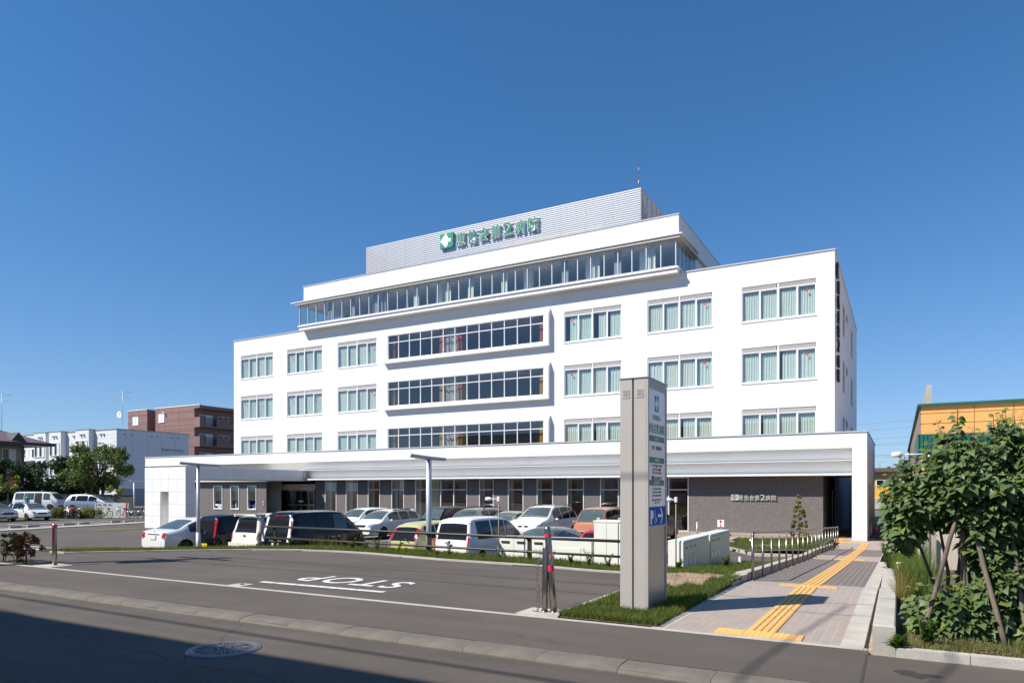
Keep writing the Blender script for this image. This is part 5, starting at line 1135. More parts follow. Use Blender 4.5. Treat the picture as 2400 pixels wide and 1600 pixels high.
c=car('black_kei_wagon','small black boxy wagon facing out behind the yellow hatchback','car',P_K,3.4,1.475,1.66,box_prof(3.4,1.66,1.02,.6,.12,.5),[(0,.98),(3.4,.96)],(.55,2.8),[(.3,1.0),(1.07,1.8),(1.87,2.45)],tumble=.12,ws=(1.08,1.56),rg=(1.05,1.5),r=.28)
fronts(c,.68,.86,pl=M['platey']); c.mirrors(2.4,1.03,P_K); c.seams((1.05,1.85),.3,.9); c.bar('sticker',-.03,.03,c.fy(1.5)-.02,c.fy(1.5)+.02,1.49,1.54,M['platey']); second(c,-20.45,31.1)
c=car('grey_roof_rack_wagon','warm grey small wagon with black roof rails behind the white minivan','car',P_WG,3.6,1.6,1.62,wagon_prof(3.6,1.62,1.0,.3),[(0,1.0),(3.6,.96)],(.6,2.85),[(.4,1.05),(1.12,1.8),(1.88,2.5)],tumble=.16,ws=(1.1,1.54),rg=(1.1,1.45))
fronts(c,.68,.86,pl=M['platey']); c.mirrors(2.45,1.03,P_WG)
for sx in (-.52,.52):
    b=MB(); b.tube([(sx,.5,1.6),(sx,.65,1.68),(sx,2.0,1.68),(sx,2.2,1.6)],.025,6); o=b.build('roof_rail',M['dark'],None); o.parent=c.root
second(c,-18.35,31.3)
c=car('champagne_sedan','pale champagne saloon parked nose in beside the white SUV','car',P_BE,4.3,1.66,1.46,sedan_prof(4.3,1.46),[(0,.92),(4.3,.9)],(.8,3.35),[(1.0,1.82),(1.9,2.7),(2.74,3.05)],tumble=.18,rg=(1.05,1.37,.86),ws=(1.0,1.37),glass=M['cglassg'])
c.lamp('taillight',M['red'],.7,.9,7.2,9.4); c.plate(True,.7,M['platew']); c.mirrors(2.9,.97,P_BE); c.seams((1.85,2.75),.3,.9)
b=MB()
for sx in (-1,1): b.box(sx*.66-.02,sx*.66+.05*sx,1.0,2.9,1.33,1.37)
o=b.build('window_visor',M['dark'],None); o.parent=c.root; put(c,-17.0,28.6,0)
c=car('white_suv','large white SUV with twin front grilles and roof rails facing out','SUV',P_W,4.7,1.87,1.76,[(0,.5),(0,.72),(.05,1.0),(.14,1.15),(.42,1.55),(.62,1.70),(1.5,1.76),(2.4,1.74),(2.85,1.66),(3.5,1.2),(4.25,1.08),(4.55,.9),(4.68,.66),(4.7,.45)],[(0,1.14),(2,1.08),(4.7,1.0)],(.9,3.75),[(.5,1.15),(1.23,2.1),(2.18,3.05)],tumble=.2,ws=(1.22,1.65),rg=(1.2,1.55),r=.36)
c.lamp('headlight',M['lens'],.76,.93,7.6,9.3,False); c.plate(False,.5,M['platew'])
for x in (-.27,.05): c.bar('grille',x,x+.22,c.fy(.88)-.05,c.fy(.78)+.012,.78,.88,M['tauped']); c.bar('grille',x+.03,x+.19,c.fy(.88)-.05,c.fy(.78)+.016,.795,.865,M['dark'])

c.bar('lower_intake',-.6,.6,c.fy(.6)-.05,c.fy(.52)+.01,.46,.6,M['dark']); c.mirrors(3.05,1.13,P_W); c.seams((1.2,2.15),.3,.9); c.handles((1.3,2.2),.98,P_W)
for sx in (-.6,.6):
    b=MB(); b.tube([(sx,.6,1.69),(sx,.8,1.79),(sx,2.2,1.79),(sx,2.5,1.71)],.022,6); o=b.build('roof_rail',M['dark'],None); o.parent=c.root
b=MB(); b.box(-.4,.4,1.5,2.3,1.775,1.785); o=b.build('sunroof',M['cglass'],None); o.parent=c.root
second(c,-15.35,33.2)
c=car('copper_kei_wagon','small boxy copper brown wagon facing out left of the sign pylon','car',P_BR,3.4,1.475,1.74,box_prof(3.4,1.74,1.03,.5,.1,.42),[(0,1.02),(3.4,1.0)],(.5,2.85),[(.28,1.0),(1.07,1.85),(1.92,2.55)],tumble=.07,ws=(1.12,1.64,.92),rg=(1.1,1.6),r=.28)
c.lamp('headlight',M['lens'],.62,.86,7.8,9.4,False); c.bar('grille',-.45,.45,c.fy(.72)-.06,c.fy(.62)+.014,.6,.74,M['dark']); c.bar('grille_trim',-.47,.47,c.fy(.72)-.06,c.fy(.66)+.022,.66,.68,M['chrome']); c.plate(False,.42,M['platey']); c.mirrors(2.62,1.12,P_BR); c.seams((1.05,1.9),.3,.9); c.bar('badge',-.06,.06,c.fy(.7)-.02,c.fy(.68)+.028,.62,.72,M['chrome']); c.bar('sticker',-.1,-.03,c.fy(1.58)-.02,c.fy(1.58)+.02,1.55,1.62,M['platey'])
second(c,-11.75,30.9)
c=car('dark_sedan','dark charcoal saloon half hidden behind the sign pylon near the brick wall','car',P_DK,4.5,1.75,1.44,sedan_prof(4.5,1.44),[(0,.92),(4.5,.9)],(.85,3.5),[(1.0,1.82),(1.9,2.75),(2.8,3.15)],tumble=.2,rg=(1.04,1.36),ws=(1.0,1.36))
c.lamp('taillight',M['red'],.7,.9,7.2,9.4); c.lamp('headlight',M['lens'],.66,.8,7.6,9.4,False); c.mirrors(2.95,.96,P_DK); c.plate(False,.42,M['platew']); second(c,-10.75,35.6)
# ---- left car park
GL='cars in the far left car park'
c=car('silver_sedan','silver saloon cut by the left edge of the picture','car',P_S,4.6,1.75,1.46,sedan_prof(4.6,1.46,1.02,.95),[(0,.92),(4.6,.9)],(.9,3.65),[(1.05,1.9),(1.98,2.85),(2.9,3.25)],tumble=.2,rg=(1.05,1.37),ws=(1.02,1.38),group=GL)
fronts(c,.6,.76,(.58,.74),.38); c.mirrors(3.1,.98,P_S); c.seams((1.95,2.9),.3,.9); c.bar('lower_intake',-.7,.7,4.5,4.61,.3,.38,M['dark']); put(c,-66.1,28.6,-PI/2)
c=car('white_hatchback','white hatchback in the far left car park beside the silver saloon','car',P_W,4.2,1.69,1.47,wagon_prof(4.2,1.47,.92,.3),[(0,.98),(2,.92),(4.2,.88)],(.75,3.35),[(.5,1.0),(1.1,1.9),(1.97,2.85)],tumble=.18,rg=(1.05,1.33),ws=(1.02,1.39),group=GL)
fronts(c,.6,.76,(.55,.68),.34); c.mirrors(2.85,.96,P_W); c.seams((1.05,1.95),.3,.9); c.bar('lower_intake',-.6,.6,4.1,4.21,.26,.36,M['dark']); put(c,-65.7,31.1,-PI/2)
c=car('white_van','long white van with its side door slid open under the dark trees','van',P_W,5.0,1.75,1.98,[(0,.4),(0,.7),(.03,1.0),(.1,1.5),(.2,1.86),(.4,1.96),(1.5,1.98),(3.6,1.96),(4.05,1.88),(4.72,1.18),(4.9,1.0),(4.98,.7),(5.0,.4)],[(0,1.12),(5,1.08)],(.95,4.1),[(.35,1.25),(1.32,2.35),(3.35,4.05)],tumble=.1,rg=(1.15,1.75),ws=(1.18,1.8),r=.33,glass=M['cglassg'],group=GL)
c.patch('open_doorway',M['void'],lambda a,cc:c.S(c.iy(2.42+.78*a),3.0+5.2*cc,1),6,8,.006); c.lamp('headlight',M['lens'],.66,.84,7.6,9.2,False); c.mirrors(4.15,1.2,M['dark']); c.seams((1.28,3.25),.3,1); c.bar('bumper',-.8,.8,4.95,5.04,.36,.55,M['dark'])
_a=R(29.5-90); put(c,-83.4,39.6,_a,-.62)
c=car('silver_wagon','silver people carrier with dark windows parked beside the hedge','wagon',P_S,4.75,1.79,1.72,[(0,.42),(0,.7),(.04,.95),(.3,1.35),(.55,1.62),(.8,1.7),(1.8,1.72),(2.6,1.69),(3.05,1.58),(3.95,1.1),(4.45,.95),(4.7,.72),(4.75,.42)],[(0,1.05),(2.4,1.0),(4.75,.95)],(.95,3.75),[(.75,1.2),(1.3,2.45),(2.55,3.35)],tumble=.2,rg=(1.1,1.55),ws=(1.12,1.58),r=.32,group=GL)
c.lamp('taillight',M['red'],.80,.98,6.4,9.2); c.mirrors(3.3,1.08,P_S); c.seams((1.25,2.5),.3,.9); c.plate(True,.6,M['platew']); put(c,-75.2,40.5,_a,-.62)
# ================================================================ SIGN PYLON
PY=T('sign_pylon','tall taupe hospital sign pylon with green headings and a blue parking arrow panel','sign',(-3.03,9.1,0))
b=MB(); b.box(-3.21,-3.048,8.69,9.52,-.15,3.05); b.box(-3.02,-2.855,8.69,9.52,-.15,3.05); b.box(-3.05,-3.015,8.72,9.49,-.15,3.04); b.box(-2.858,-2.83,8.69,8.735,-.15,3.05); b.box(-2.858,-2.83,9.475,9.52,-.15,3.05); b.box(-2.858,-2.83,8.735,9.475,2.93,3.05)
b.box(-2.858,-2.83,8.735,9.475,1.105,1.125)
b.build('casing',M['taupe'],PY)
b=MB(); b.box(-3.22,-2.82,8.68,9.53,3.05,3.062); b.build('top_cap',M['tauped'],PY)
b=MB(); b.box(-2.86,-2.842,8.735,9.475,-.12,1.105); b.build('lower_panel',M['tauped'],PY)
b=MB(); b.box(-2.86,-2.84,8.735,9.475,1.375,2.93); b.build('sign_face',M['sface'],PY)
b=MB(); b.box(-2.86,-2.8385,8.735,9.475,1.125,1.375); b.build('parking_panel',M['sblue'],PY)
for x in (-3.13,-2.94):
    b=MB(); b.box(x-.05,x+.05,8.684,8.70,2.80,2.91)
    v=b.build('vent',M['taupe'],PY); b=MB()
    for i in range(5): z=2.825+i*.016; b.add([(x-.034,8.683,z),(x+.034,8.683,z),(x+.034,8.677,z+.009),(x-.034,8.677,z+.009)],[(0,1,2,3)]); b.box(x-.034,x+.034,8.679,8.6835,z+.008,z+.0105)
    b.build('vent_slat',M['alu'],v)
XF=-2.8385
def pt(s,y,z,size,m,w_=None,bold=0.,al='CENTER',hh=None,xx=XF): return text(s,size,(xx,y,z),(PI/2,0,PI/2),m,PY,'lettering',width=w_,height=hh,extrude=.0006,bold=bold,align=al,res=2)
emblem(PY,(XF,9.0,2.64),(.17,.215),.001,'yz',M['sgreen'],M['sface'])
yc=9.09
pt('社会医療法人',yc,2.535,.075,M['sgreen'],.36,0.); pt(NAME,yc,2.36,.12,M['sgreen'],.69,.0007,hh=.135)
for z in (2.24,1.955,1.655):
    b=MB(); b.box(-2.842,XF,8.77,9.42,z,z+.075); b.build('heading_bar',M['sgreen'],PY)
for s,z in (('診療科目',2.26),('診療時間',1.975),('面会時間',1.675)): pt(s,yc,z,.045,M['sface'],.21,0,xx=XF+.0012)
pt('内科・消化器内科',yc,2.135,.06,M['ink'],.42)
pt('平 日／午前9:00〜午後5:00',yc,1.905,.04,M['ink'],.44); pt('土曜・日曜・祝日休診',yc,1.855,.04,M['sred'],.37,.001); pt('受付／8:30〜午後4:30',yc,1.81,.04,M['ink'],.38)
pt('電話 011-863-2111',yc,1.735,.06,M['ink'],.44,.001)
pt('急患は随時受付いたします。電話でお問い合わせ',yc+.0,1.705,.025,M['sred'],.52); pt('ください。ご相談ください。',yc-.06,1.678+.0,.02,M['sred'],.34) if False else None
for s,z,w_ in (('平 日／午後3:00〜午後7:00',1.60,.38),('土曜／午後1:00〜午後7:00',1.555,.38),('日祝／午前10:00〜午後7:00',1.51,.38)): pt(s,yc,z,.035,M['ink'],w_)
pt('※時間外は、夜間入口をご利用ください',yc,1.455,.026,M['ink'],.42); pt('ご協力ください',yc,1.42,.026,M['ink'],.24)
pt('P',8.875,1.155,.2,M['sface'],.12,.012,hh=.19)
# wheelchair symbol and arrow
b=MB(); arc=[(9.03+.042*math.cos(t),1.195+.042*math.sin(t)) for t in np.linspace(R(120),R(390),14)]
b.tube([(XF,a,c) for a,c in arc],.004,5); b.tube([(XF,9.005,1.30),(XF,9.01,1.235),(XF,9.05,1.23),(XF,9.065,1.185),(XF,9.085,1.18)],.005,5); b.lathe((XF,9.003,1.315),[(.010,-.002),(.010,.002)],10,0); b.build('wheelchair_symbol',M['sface'],PY)
b=MB()
for pts in ([(9.14,1.232),(9.30,1.232),(9.30,1.268),(9.14,1.268)],[(9.24,1.36),(9.275,1.36),(9.36,1.25),(9.325,1.25)],[(9.24,1.14),(9.325,1.25),(9.36,1.25),(9.275,1.14)]): b.ext(pts,XF-.0005,XF+.001,0)
b.build('arrow',M['sface'],PY,fix=True)
# ================================================================ FENCE
FP_=[(-16.3,14.7),(-13.4,14.56),(-10.45,14.43),(-7.5,14.3),(-4.75,14.17)]
FE=T('pipe_rail_fence','dark brown two rail pipe fence on the grass bank above the parked cars','fence',(-10.5,14.43,-.1))
for x,y in FP_:
    b=MB(); b.add([(x-.06,y-.045,-.9),(x+.06,y-.045,-.9),(x+.06,y+.045,-.9),(x-.06,y+.045,-.9),(x-.04,y-.035,.47),(x+.04,y-.035,.47),(x+.04,y+.035,.47),(x-.04,y+.035,.47)],[(0,3,2,1),(4,5,6,7),(0,1,5,4),(1,2,6,5),(2,3,7,6),(3,0,4,7)])
    b.box(x-.055,x+.055,y-.06,y-.03,.44,.49); b.box(x-.055,x+.055,y-.06,y-.03,.13,.2)
    for dx in (-.05,-.025,0,.025,.05): b.cyl(x+dx,y-.045,.405,.46,.006,5); b.cyl(x+dx,y-.045,.095,.15,.006,5)
    b.build('post',M['fence'],FE)
for z,zr in ((.495,.033),(.165,.028)):
    b=MB(); b.tube([(-16.75,14.72-.07,z),(-13.4,14.56-.06,z),(-10.45,14.43-.06,z),(-7.5,14.3-.06,z),(-4.72,14.17-.06,z)],zr,12); 
    for x,y in FP_[1:4]: b.tube([(x-.35,y-.045,z),(x-.33,y-.046,z)],zr+.003,12)
    b.build('rail',M['fence'],FE)
# ================================================================ HANDRAIL
HR=T('walkway_handrail','stainless steel handrail with many slim posts along the left of the paved walkway','handrail',(-2.4,23,-.5))
py=[13.6+1.07*k for k in range(19)]
for i,y in enumerate(py):
    b=MB(); z=wz(y); x=-2.40+.006*i
    if i==0: b.cyl(x,y,z-.05,z+.9,.028,12); b.cyl(x-.035,y-.02,z+.62,z+.80,.022,10)
    else: b.cyl(x,y,z-.05,z+.78,.021,10); b.cyl(x,y,z+.78,z+.86,.009,6)
    b.cyl(x,y,z,z+.012,.05,12); b.build('post',M['steel'],HR)
b=MB(); pth=[(-2.40,py[0],.75-.06),(-2.40,py[0]-.02,wz(py[0])+.86),(-2.40,py[0]+.08,wz(py[0])+.9)]+[(-2.40+.006*i,y,wz(y)+.9) for i,y in enumerate(py)][1:]; b.tube(pth,.022,10); b.build('top_rail',M['steel'],HR)
# ================================================================ BOLLARDS AND CHAINS
def bollard(name,label,x,y,hh,r,dx=0.,tapes=(),group='stainless steel bollards'):
    t=T(name,label,'bollard',(x,y,0),group); L=MB(); L.tube([(x,y,-.05),(x+dx*.5,y,hh*.5),(x+dx*.97,y,hh*.97),(x+dx,y,hh)],[r,r,r,r*.82],20); L.build('shaft',M['steel'],t)
    b=MB(); b.cyl(x,y,.01,.03,r*1.25,18); b.build('base_collar',M['steel'],t)
    for z0,z1,k in tapes:
        a,c=z0/hh,z1/hh; b=MB(); b.tube([(x+dx*a,y,z0),(x+dx*c,y+(.0),z1)],r+.004,18,False); b.build('tape',M['tape'],t)
    return t
tb=bollard('bollard','single stainless bollard with pink tape at the left end of the forecourt',-15.58,8.11,.88,.046,0,((.80,.85,0),))
b=MB(); b.smooth=True; pth=[(-15.53,8.07,.84),(-15.515,8.06,.76),(-15.53,8.06,.68),(-15.51,8.06,.6),(-15.53,8.06,.54)]; vs=[]
for i,p in enumerate(pth): vs+=[(p[0]-.012,p[1]-.02,p[2]),(p[0]+.012,p[1]+.012,p[2]-.01)]
b.add(vs,[(2*i,2*i+1,2*i+3,2*i+2) for i in range(4)]); b.build('tape_tail',M['tape'],tb)
t2=bollard('bollard','tall leaning stainless bollard wrapped in pink tape near the sign pylon',-3.90,8.12,1.12,.043,-.10,((.985,1.025,0),(.545,.625,0)))
b=MB(); b.smooth=True; hx=[]
for i in range(17):
    t=i/16; z=.6+.22*t; a=-2.4+3.3*t*1.0; xc=-3.90-.10*z/1.12
    for zz in (-.025,.025): hx.append((xc+.049*math.cos(a-.6),8.12-.049*abs(math.sin(a*.5+1.2))-.004,z+zz))
b.add(hx,[(2*i,2*i+2,2*i+3,2*i+1) for i in range(16)]); b.build('tape_spiral',M['tape'],t2)
bollard('bollard','short plain stainless bollard leaning against the taller taped one',-4.02,8.085,.87,.038,0.012,())
def chain(name,label,paths,lr=.014,wr_=.0035,m=None,gap=.030):
    t=MB(); t.smooth=True
    for P in paths:
        P=[Vector(p) for p in P]; segs=list(zip(P,P[1:])); tot=sum((c-a).length for a,c in segs); n=int(tot/gap); s_=0; k=0
        def at(d):
            for a,c in segs:
                l=(c-a).length
                if d<=l: return a+(c-a)*(d/l),(c-a).normalized()
                d-=l
            return P[-1],(P[-1]-P[-2]).normalized()
        for k in range(n):
            c,d=at((k+.5)*gap); u=d.orthogonal().normalized(); v=d.cross(u)
            if k%2: u,v=v,-u
            ring=[c+d*math.cos(a)*lr*1.35+u*math.sin(a)*lr*.8 for a in np.linspace(0,2*PI,9)]; t.tube(ring,wr_,4,False)
    o=t.build(name,m or M['steel']); tag(o,label,'chain'); return o
chain('chain','steel chain hanging in two strands down the short bollard by the pylon',[[(-4.06,8.03,.74),(-4.11,8.03,.62),(-4.10,8.03,.3),(-4.095,8.03,.03)],[(-4.05,8.025,.72),(-4.075,8.02,.6),(-4.07,8.02,.3),(-4.08,8.02,.03),(-4.16,8.05,.02),(-4.2,8.1,.02)],[(-3.85,8.1,.03),(-3.8,8.12,.02),(-3.74,8.1,.02)]])
# ================================================================ LAMPS
def lamp_post(label,x,y,zt,y0,y1,r,sleeve=False):
    t=T('lamp_post',label,'lamp post',(x,y,-.9),'grey lamp posts of the car park'); b=MB(); b.cyl(x,y,-1,zt-.03,r,18)
    if sleeve: b.cyl(x,y,-1,.12,r*1.32,18)
    b.build('pole',M['pole'],t); b=MB(); b.tube([(x,y0,zt+.045),(x,y0+.12,zt+.025),(x,(y0+y1)/2,zt+.0),(x,y1,zt-.01)],[.05,.05,.048,.04],14); o=b.build('lamp_head',M['pole'],t); 
    b=MB(); b.lathe((x,y0-.001,zt+.045),[(.044,-.012),(.044,.0)],14,1); b.box(x-.03,x+.03,y0+.2,y1-.1,zt-.054,zt-.046); b.build('lamp_glass',M['sface'],t); return t
lamp_post('thick grey lamp post with a long head behind the brown fence beside the yellow hatchback',-10.7,14.75,2.43,13.95,15.5,.072)
lamp_post('grey lamp post with a foot sleeve between the white saloon and small black car',-21.2,15.72,2.47,15.0,16.6,.058,True)
lp=lamp_post('slim far lamp post with a flat white head by the white flats and the bicycles',-66.4,42.0,2.45,41.6,43.4,.075)
def spot(label,x,y,zb,zt,dx=-.75,s=1.):
    t=T('arm_spotlight',label,'spotlight',(x,y,zb),'small white arm spotlights'); b=MB(); b.cyl(x,y,zb-.2,zt,.017*s,8); b.build('pole',mat('brown_thin_pole',(.2,.17,.14),.5,.2),t)
    b=MB(); b.box(x-.03*s,x+.03*s,y-.04,y+.04,zt-.06*s,zt+.07*s); b.build('junction_box',M['white2'],t); b=MB(); b.tube([(x,y,zt),(x+dx,y,zt-.0)],.013*s,6); b.build('arm',M['white2'],t)
    b=MB(); b.smooth=True; b.lathe((x+dx,y,zt-.0),[(.02,-.03),(.05*s,-.06),(.055*s,.04),(.03,.11)],10,0); b.build('lamp_head',M['white2'],t)
spot('small white spotlight on a thin brown pole behind the fence at the white minivan',-9.0,15.45,-.5,1.36,-.32,1.)
spot('small white spotlight on a thin brown pole in front of the green cabinets',-4.66,16.42,-.5,1.36,-.2,.95)
spot('white spotlight arm poking out of the leafy bushes at the right',.45,13.6,0,2.2,-.5,.85)
# ================================================================ CABINETS
wc=T('white_cabinet','long low white equipment cabinet with recessed handles behind the fence','cabinet',(-8,16.2,-.9))
b=MB(); b.box(-9.36,-6.64,16.02,16.55,-1,.33); b.box(-9.38,-6.62,16.0,16.57,.33,.36); b.build('body',M['cabw'],wc)
for x0,x1 in ((-9.35,-8.87),(-8.86,-8.42),(-8.40,-7.86),(-7.85,-6.66)):
    b=MB(); b.box(x0,x1,15.995,16.02,-.9,.31); d=b.build('door',M['cabw'],wc)
    if x1<-7.8: b=MB(); xm=(x0+x1)/2; b.box(xm-.12,xm+.12,15.975,15.995,.20,.25); b.build('handle',M['steel'],d)
b=MB(); b.box(-7.62,-6.95,15.985,15.995,-.35,.13); b.build('access_panel',M['cabw'],wc)
text('ロードヒーティング',.06,(-8.36,15.992,.02),(PI/2,0,0),M['ink'],wc,'lettering',width=.42,extrude=.0006,res=2); text('（１系統）',.06,(-8.24,15.992,-.08),(PI/2,0,0),M['ink'],wc,'lettering',width=.24,extrude=.0006,res=2)
tc_=T('white_cabinet','tall white cabinet with two lifting eyes beside the low white cabinet','cabinet',(-6.2,16.2,-.9))
b=MB(); b.box(-6.60,-5.90,16.02,16.6,-1,.80); b.box(-6.62,-5.88,16.0,16.62,.80,.84); b.build('body',M['cabw'],tc_); b=MB(); b.box(-6.59,-6.27,15.995,16.02,-.9,.78); b.build('door',M['cabw'],tc_); b=MB(); b.box(-6.26,-5.97,15.995,16.02,-.9,.78); b.build('door',M['cabw'],tc_)
for x in (-6.52,-5.97):
    b=MB(); b.smooth=True; b.tube([(x+.028*math.cos(a),16.1,.875+.028*math.sin(a)) for a in np.linspace(0,2*PI,13)],.010,6,False); b.build('lifting_eye',M['cabw'],tc_)
b=MB(); b.box(-6.63,-6.605,16.1,16.3,-.9,.3); b.build('corner_strip',M['cabg'],tc_)
for nm,ya,ye,lab in (('near',16.52,19.08,'nearer pale green transformer cabinet with three handles on the grass'),('far',19.22,21.72,'farther pale green transformer cabinet with a pipe at its foot')):
    t=T('green_cabinet',lab,'cabinet',(-4.68,(ya+ye)/2,-.9),'pale green electrical cabinets'); m=M['cabg']
    b=MB(); b.box(-4.87,-4.52,ya+.01,ye-.01,-1,.34); b.build('body',m,t); b=MB(); b.add([(-4.90,ya-.01,.34),(-4.49,ya-.01,.34),(-4.49,ye+.01,.34),(-4.90,ye+.01,.34),(-4.88,ya,.375),(-4.51,ya,.375),(-4.51,ye,.385),(-4.88,ye,.385)],[(0,3,2,1),(4,5,6,7),(0,1,5,4),(1,2,6,5),(2,3,7,6),(3,0,4,7)]); b.build('lid',m,t)
    for k in range(4):
        a=ya+.04+k*(.40 if k<3 else .40)+0; c=a+.385 if k<3 else ye-.06
        b=MB(); b.box(-4.52,-4.495,a,c,-.85,.31); d=b.build('door',m,t)
        if k<3:
            b=MB(); b.box(-4.495,-4.475,(a+c)/2-.08,(a+c)/2+.08,.17,.23); b.build('handle',M['steel'],d); b=MB()
            for q in range(6): z=-.48+q*.03; b.box(-4.497,-4.487,a+.09,c-.09,z,z+.014)
            b.build('vent_slat',M['tauped'],d); b=MB(); b.box(-4.494,-4.49,a+.1,c-.1,-.26,-.12); b.build('label_plate',M['sface'],d)
        else:
            for z in (.2,-.45): b=MB(); b.box(-4.494,-4.488,a+.1,c-.15,z,z+.012); b.build('panel_seam',M['tauped'],d)
    b=MB(); b.box(-4.88,-4.51,ya-.012,ya+.0,-.9,.335); b.build('end_panel',M['cabw'],t)
b=MB(); b.tube([(-4.3,19.6,-.45),(-3.95,20.4,-.45)],.025,8); b.tube([(-3.95,20.4,-.95),(-3.95,20.4,-.3)],.045,10); b.tube([(-4.2,19.9,-.95),(-4.2,19.9,-.4)],.02,6); b.box(-4.2,-3.7,20.2,21.2,-.95,-.6); b=b.build('stand_pipe',M['pole']); tag(b,'short grey pipe guard and plinth at the end of the far green cabinet','pipe')
# no parking sign and thin post
np_=T('no_parking_sign','small white no parking sign with red letters in front of the dark brick wall','sign',(-8.2,37.2,-.72)); xs_=-8.18
b=MB(); b.box(xs_-.17,xs_+.17,37.2,37.23,-.35,.02+.0); b.build('board',M['sface'],np_); b=MB(); b.box(xs_-.02,xs_+.02,37.23,37.26,-.9,-.1); b.build('post',M['pole'],np_)
b=MB(); b.lathe((xs_,37.19,-.06),[(.06,-.003),(.06,.0)],14,1); b.build('red_ring',M['sred'],np_); b=MB(); b.lathe((xs_,37.185,-.06),[(.04,-.003),(.04,.0)],12,1); b.build('blue_disc',M['sblue'],np_)
for i,ch in enumerate('駐車禁'): text(ch,.075,(xs_-.04,37.195,-.205-.075*i),(PI/2,0,0),M['sred'],np_,'lettering',width=.07,extrude=.001,bold=.002,res=1)
tp_=T('thin_post','slim grey post with a round top in front of the dark brick wall','post',(-9.1,36,-.9)); b=MB(); b.cyl(-9.11,36,-1,-.12,.045,10); b.build('shaft',M['pole'],tp_); b=MB(); b.smooth=True; b.lathe((-9.11,36,-.11),[(.02,-.03),(.05,.0),(.02,.05)],10); b.build('cap',M['white2'],tp_)
ws_=T('wheel_stop','white concrete wheel stop in the corner bay by the grass island','wheel stop',(-6.9,33.6,LOT)); b=MB(); b.ext([(-7.5,-.95),(-6.75,-.95),(-6.75,-.80),(-7.5,-.80)],33.5,33.65,1); b.build('block',M['conc2'],ws_)
# chained posts beside the podium end
for i,x in enumerate((-1.22,-.52)):
    t=T('chain_post',('left' if i==0 else 'right')+' slim steel post of the chained side path by the podium end','post',(x,39.2,-.9),'chained posts closing the side path'); b=MB(); b.cyl(x,39.2,-.95,.0,.032,10); b.build('shaft',M['steel'],t); b=MB(); b.box(x-.13,x+.13,39.1,39.3,-.9,-.87); b.build('base',M['pole'],t)
chain('chain','thin sagging chain between the two posts of the side path',[[(-1.22+.7*t,39.2,-.06-.27*4*t*(1-t)) for t in np.linspace(0,1,9)]],.02,.006,None,.045)
b=MB(); b.add([(-.98,39.17,-.26),(-.93,39.17,-.25),(-.97,39.17,-.47),(-1.02,39.17,-.45),(-.96,39.16,-.27),(-.90,39.16,-.42),(-.93,39.16,-.43)],[(0,1,2,3),(4,5,6)]); o=b.build('pink_ribbon',M['tape']); tag(o,'pink ribbon tied on the chain of the side path','ribbon')
# ================================================================ PIPES beside the annex
pi=T('cream_pipes','cream coloured gas pipes standing beside the beige annex wall','pipe',(.2,15,0)); cream=mat('cream_pipe_paint',(.72,.58,.44),.5,var=.06)
for pth,r in (([(.02,13.0,-.1),(.02,13.0,.32),(.02,13.0,.38)],.05),([(.02,13.0,.2),(.3,13.2,.2),(.36,13.25,.2)],.035),([(.34,14.6,-.2),(.34,14.6,.95),(.36,14.62,1.02),(.43,14.7,1.06),(.62,14.9,1.06)],.055),([(.2,14.9,.1),(.2,14.9,1.2),(.2,14.9,1.26)],.05),([(-.04,18.2,-.5),(-.04,18.2,1.0)],.05),([(-.04,18.2,.9),(.3,18.4,.9),(.55,18.5,.9)],.04),([(.12,18.6,.9),(.12,18.6,1.1)],.045),([(.0,13.6,.55),(.1,13.6,.56)],.045)):
    b=MB(); b.tube(pth,r,10); b.tube([pth[-1],tuple(Vector(pth[-1])+(Vector(pth[-1])-Vector(pth[-2])).normalized()*.04)],r*1.25,10); b.build('pipe',cream,pi)
b=MB(); b.tube([(.34,14.6,.72),(.34,14.6,.76)],.062,10); b.build('pipe_clamp',M['dark'],pi)
# ================================================================ FAR LEFT: wheel stops, bicycles, cabinet, people
for i,(x,ya,ye) in enumerate(((-51.75,24.1,24.8),(-51.9,25.25,26.0),(-52.5,27.9,28.7),(-52.9,29.2,29.95),(-53.5,32.0,32.7),(-53.6,33.1,33.85))):
    b=MB(); b.ext([(x-.1,LOT-.02),(x+.1,LOT-.02),(x+.07,LOT+.13),(x-.07,LOT+.13)],ya,ye,1); o=b.build('wheel_stop',M['conc2']); tag(o,['first','second','third','fourth','fifth','sixth'][i]+' low concrete wheel stop from the left in the left car park','wheel stop','wheel stops of the left car park')
fc=T('equipment_cabinet','long low pale cabinet with a red end strip behind the bicycles','cabinet',(-63,37.6,LOT)); c0,c1=Vector((-64.3,36.95,0)),Vector((-61.75,38.35,0)); ud=(c1-c0).normalized(); nd=Vector((ud.y,-ud.x,0))
def obox(b,s0,s1,n0,n1,z0,z1):
    P=lambda s,n,z: tuple(c0+ud*s+nd*n+Vector((0,0,z)))
    b.add([P(s0,n0,z0),P(s1,n0,z0),P(s1,n1,z0),P(s0,n1,z0),P(s0,n0,z1),P(s1,n0,z1),P(s1,n1,z1),P(s0,n1,z1)],[(0,1,2,3),(4,7,6,5),(0,4,5,1),(1,5,6,2),(2,6,7,3),(3,7,4,0)])
b=MB(); obox(b,0,2.85,-.5,0,-.95,.38); b.build('body',M['cabw'],fc,fix=True); b=MB(); obox(b,0,.14,0,.02,-.95,.38); obox(b,.55,.57,0,.006,-.9,.35); obox(b,1.05,1.07,0,.006,-.9,.35); obox(b,1.55,1.57,0,.006,-.9,.35); b.build('panel_edge',M['louvre'],fc,fix=True)
for s in (.25,.75,1.22): b=MB(); obox(b,s,s+.26,0,.03,.22,.27); b.build('handle',M['dark'],fc,fix=True)
b=MB(); obox(b,2.85,2.93,-.1,.02,-.95,.40); b.build('red_end_strip',M['sred'],fc,fix=True)
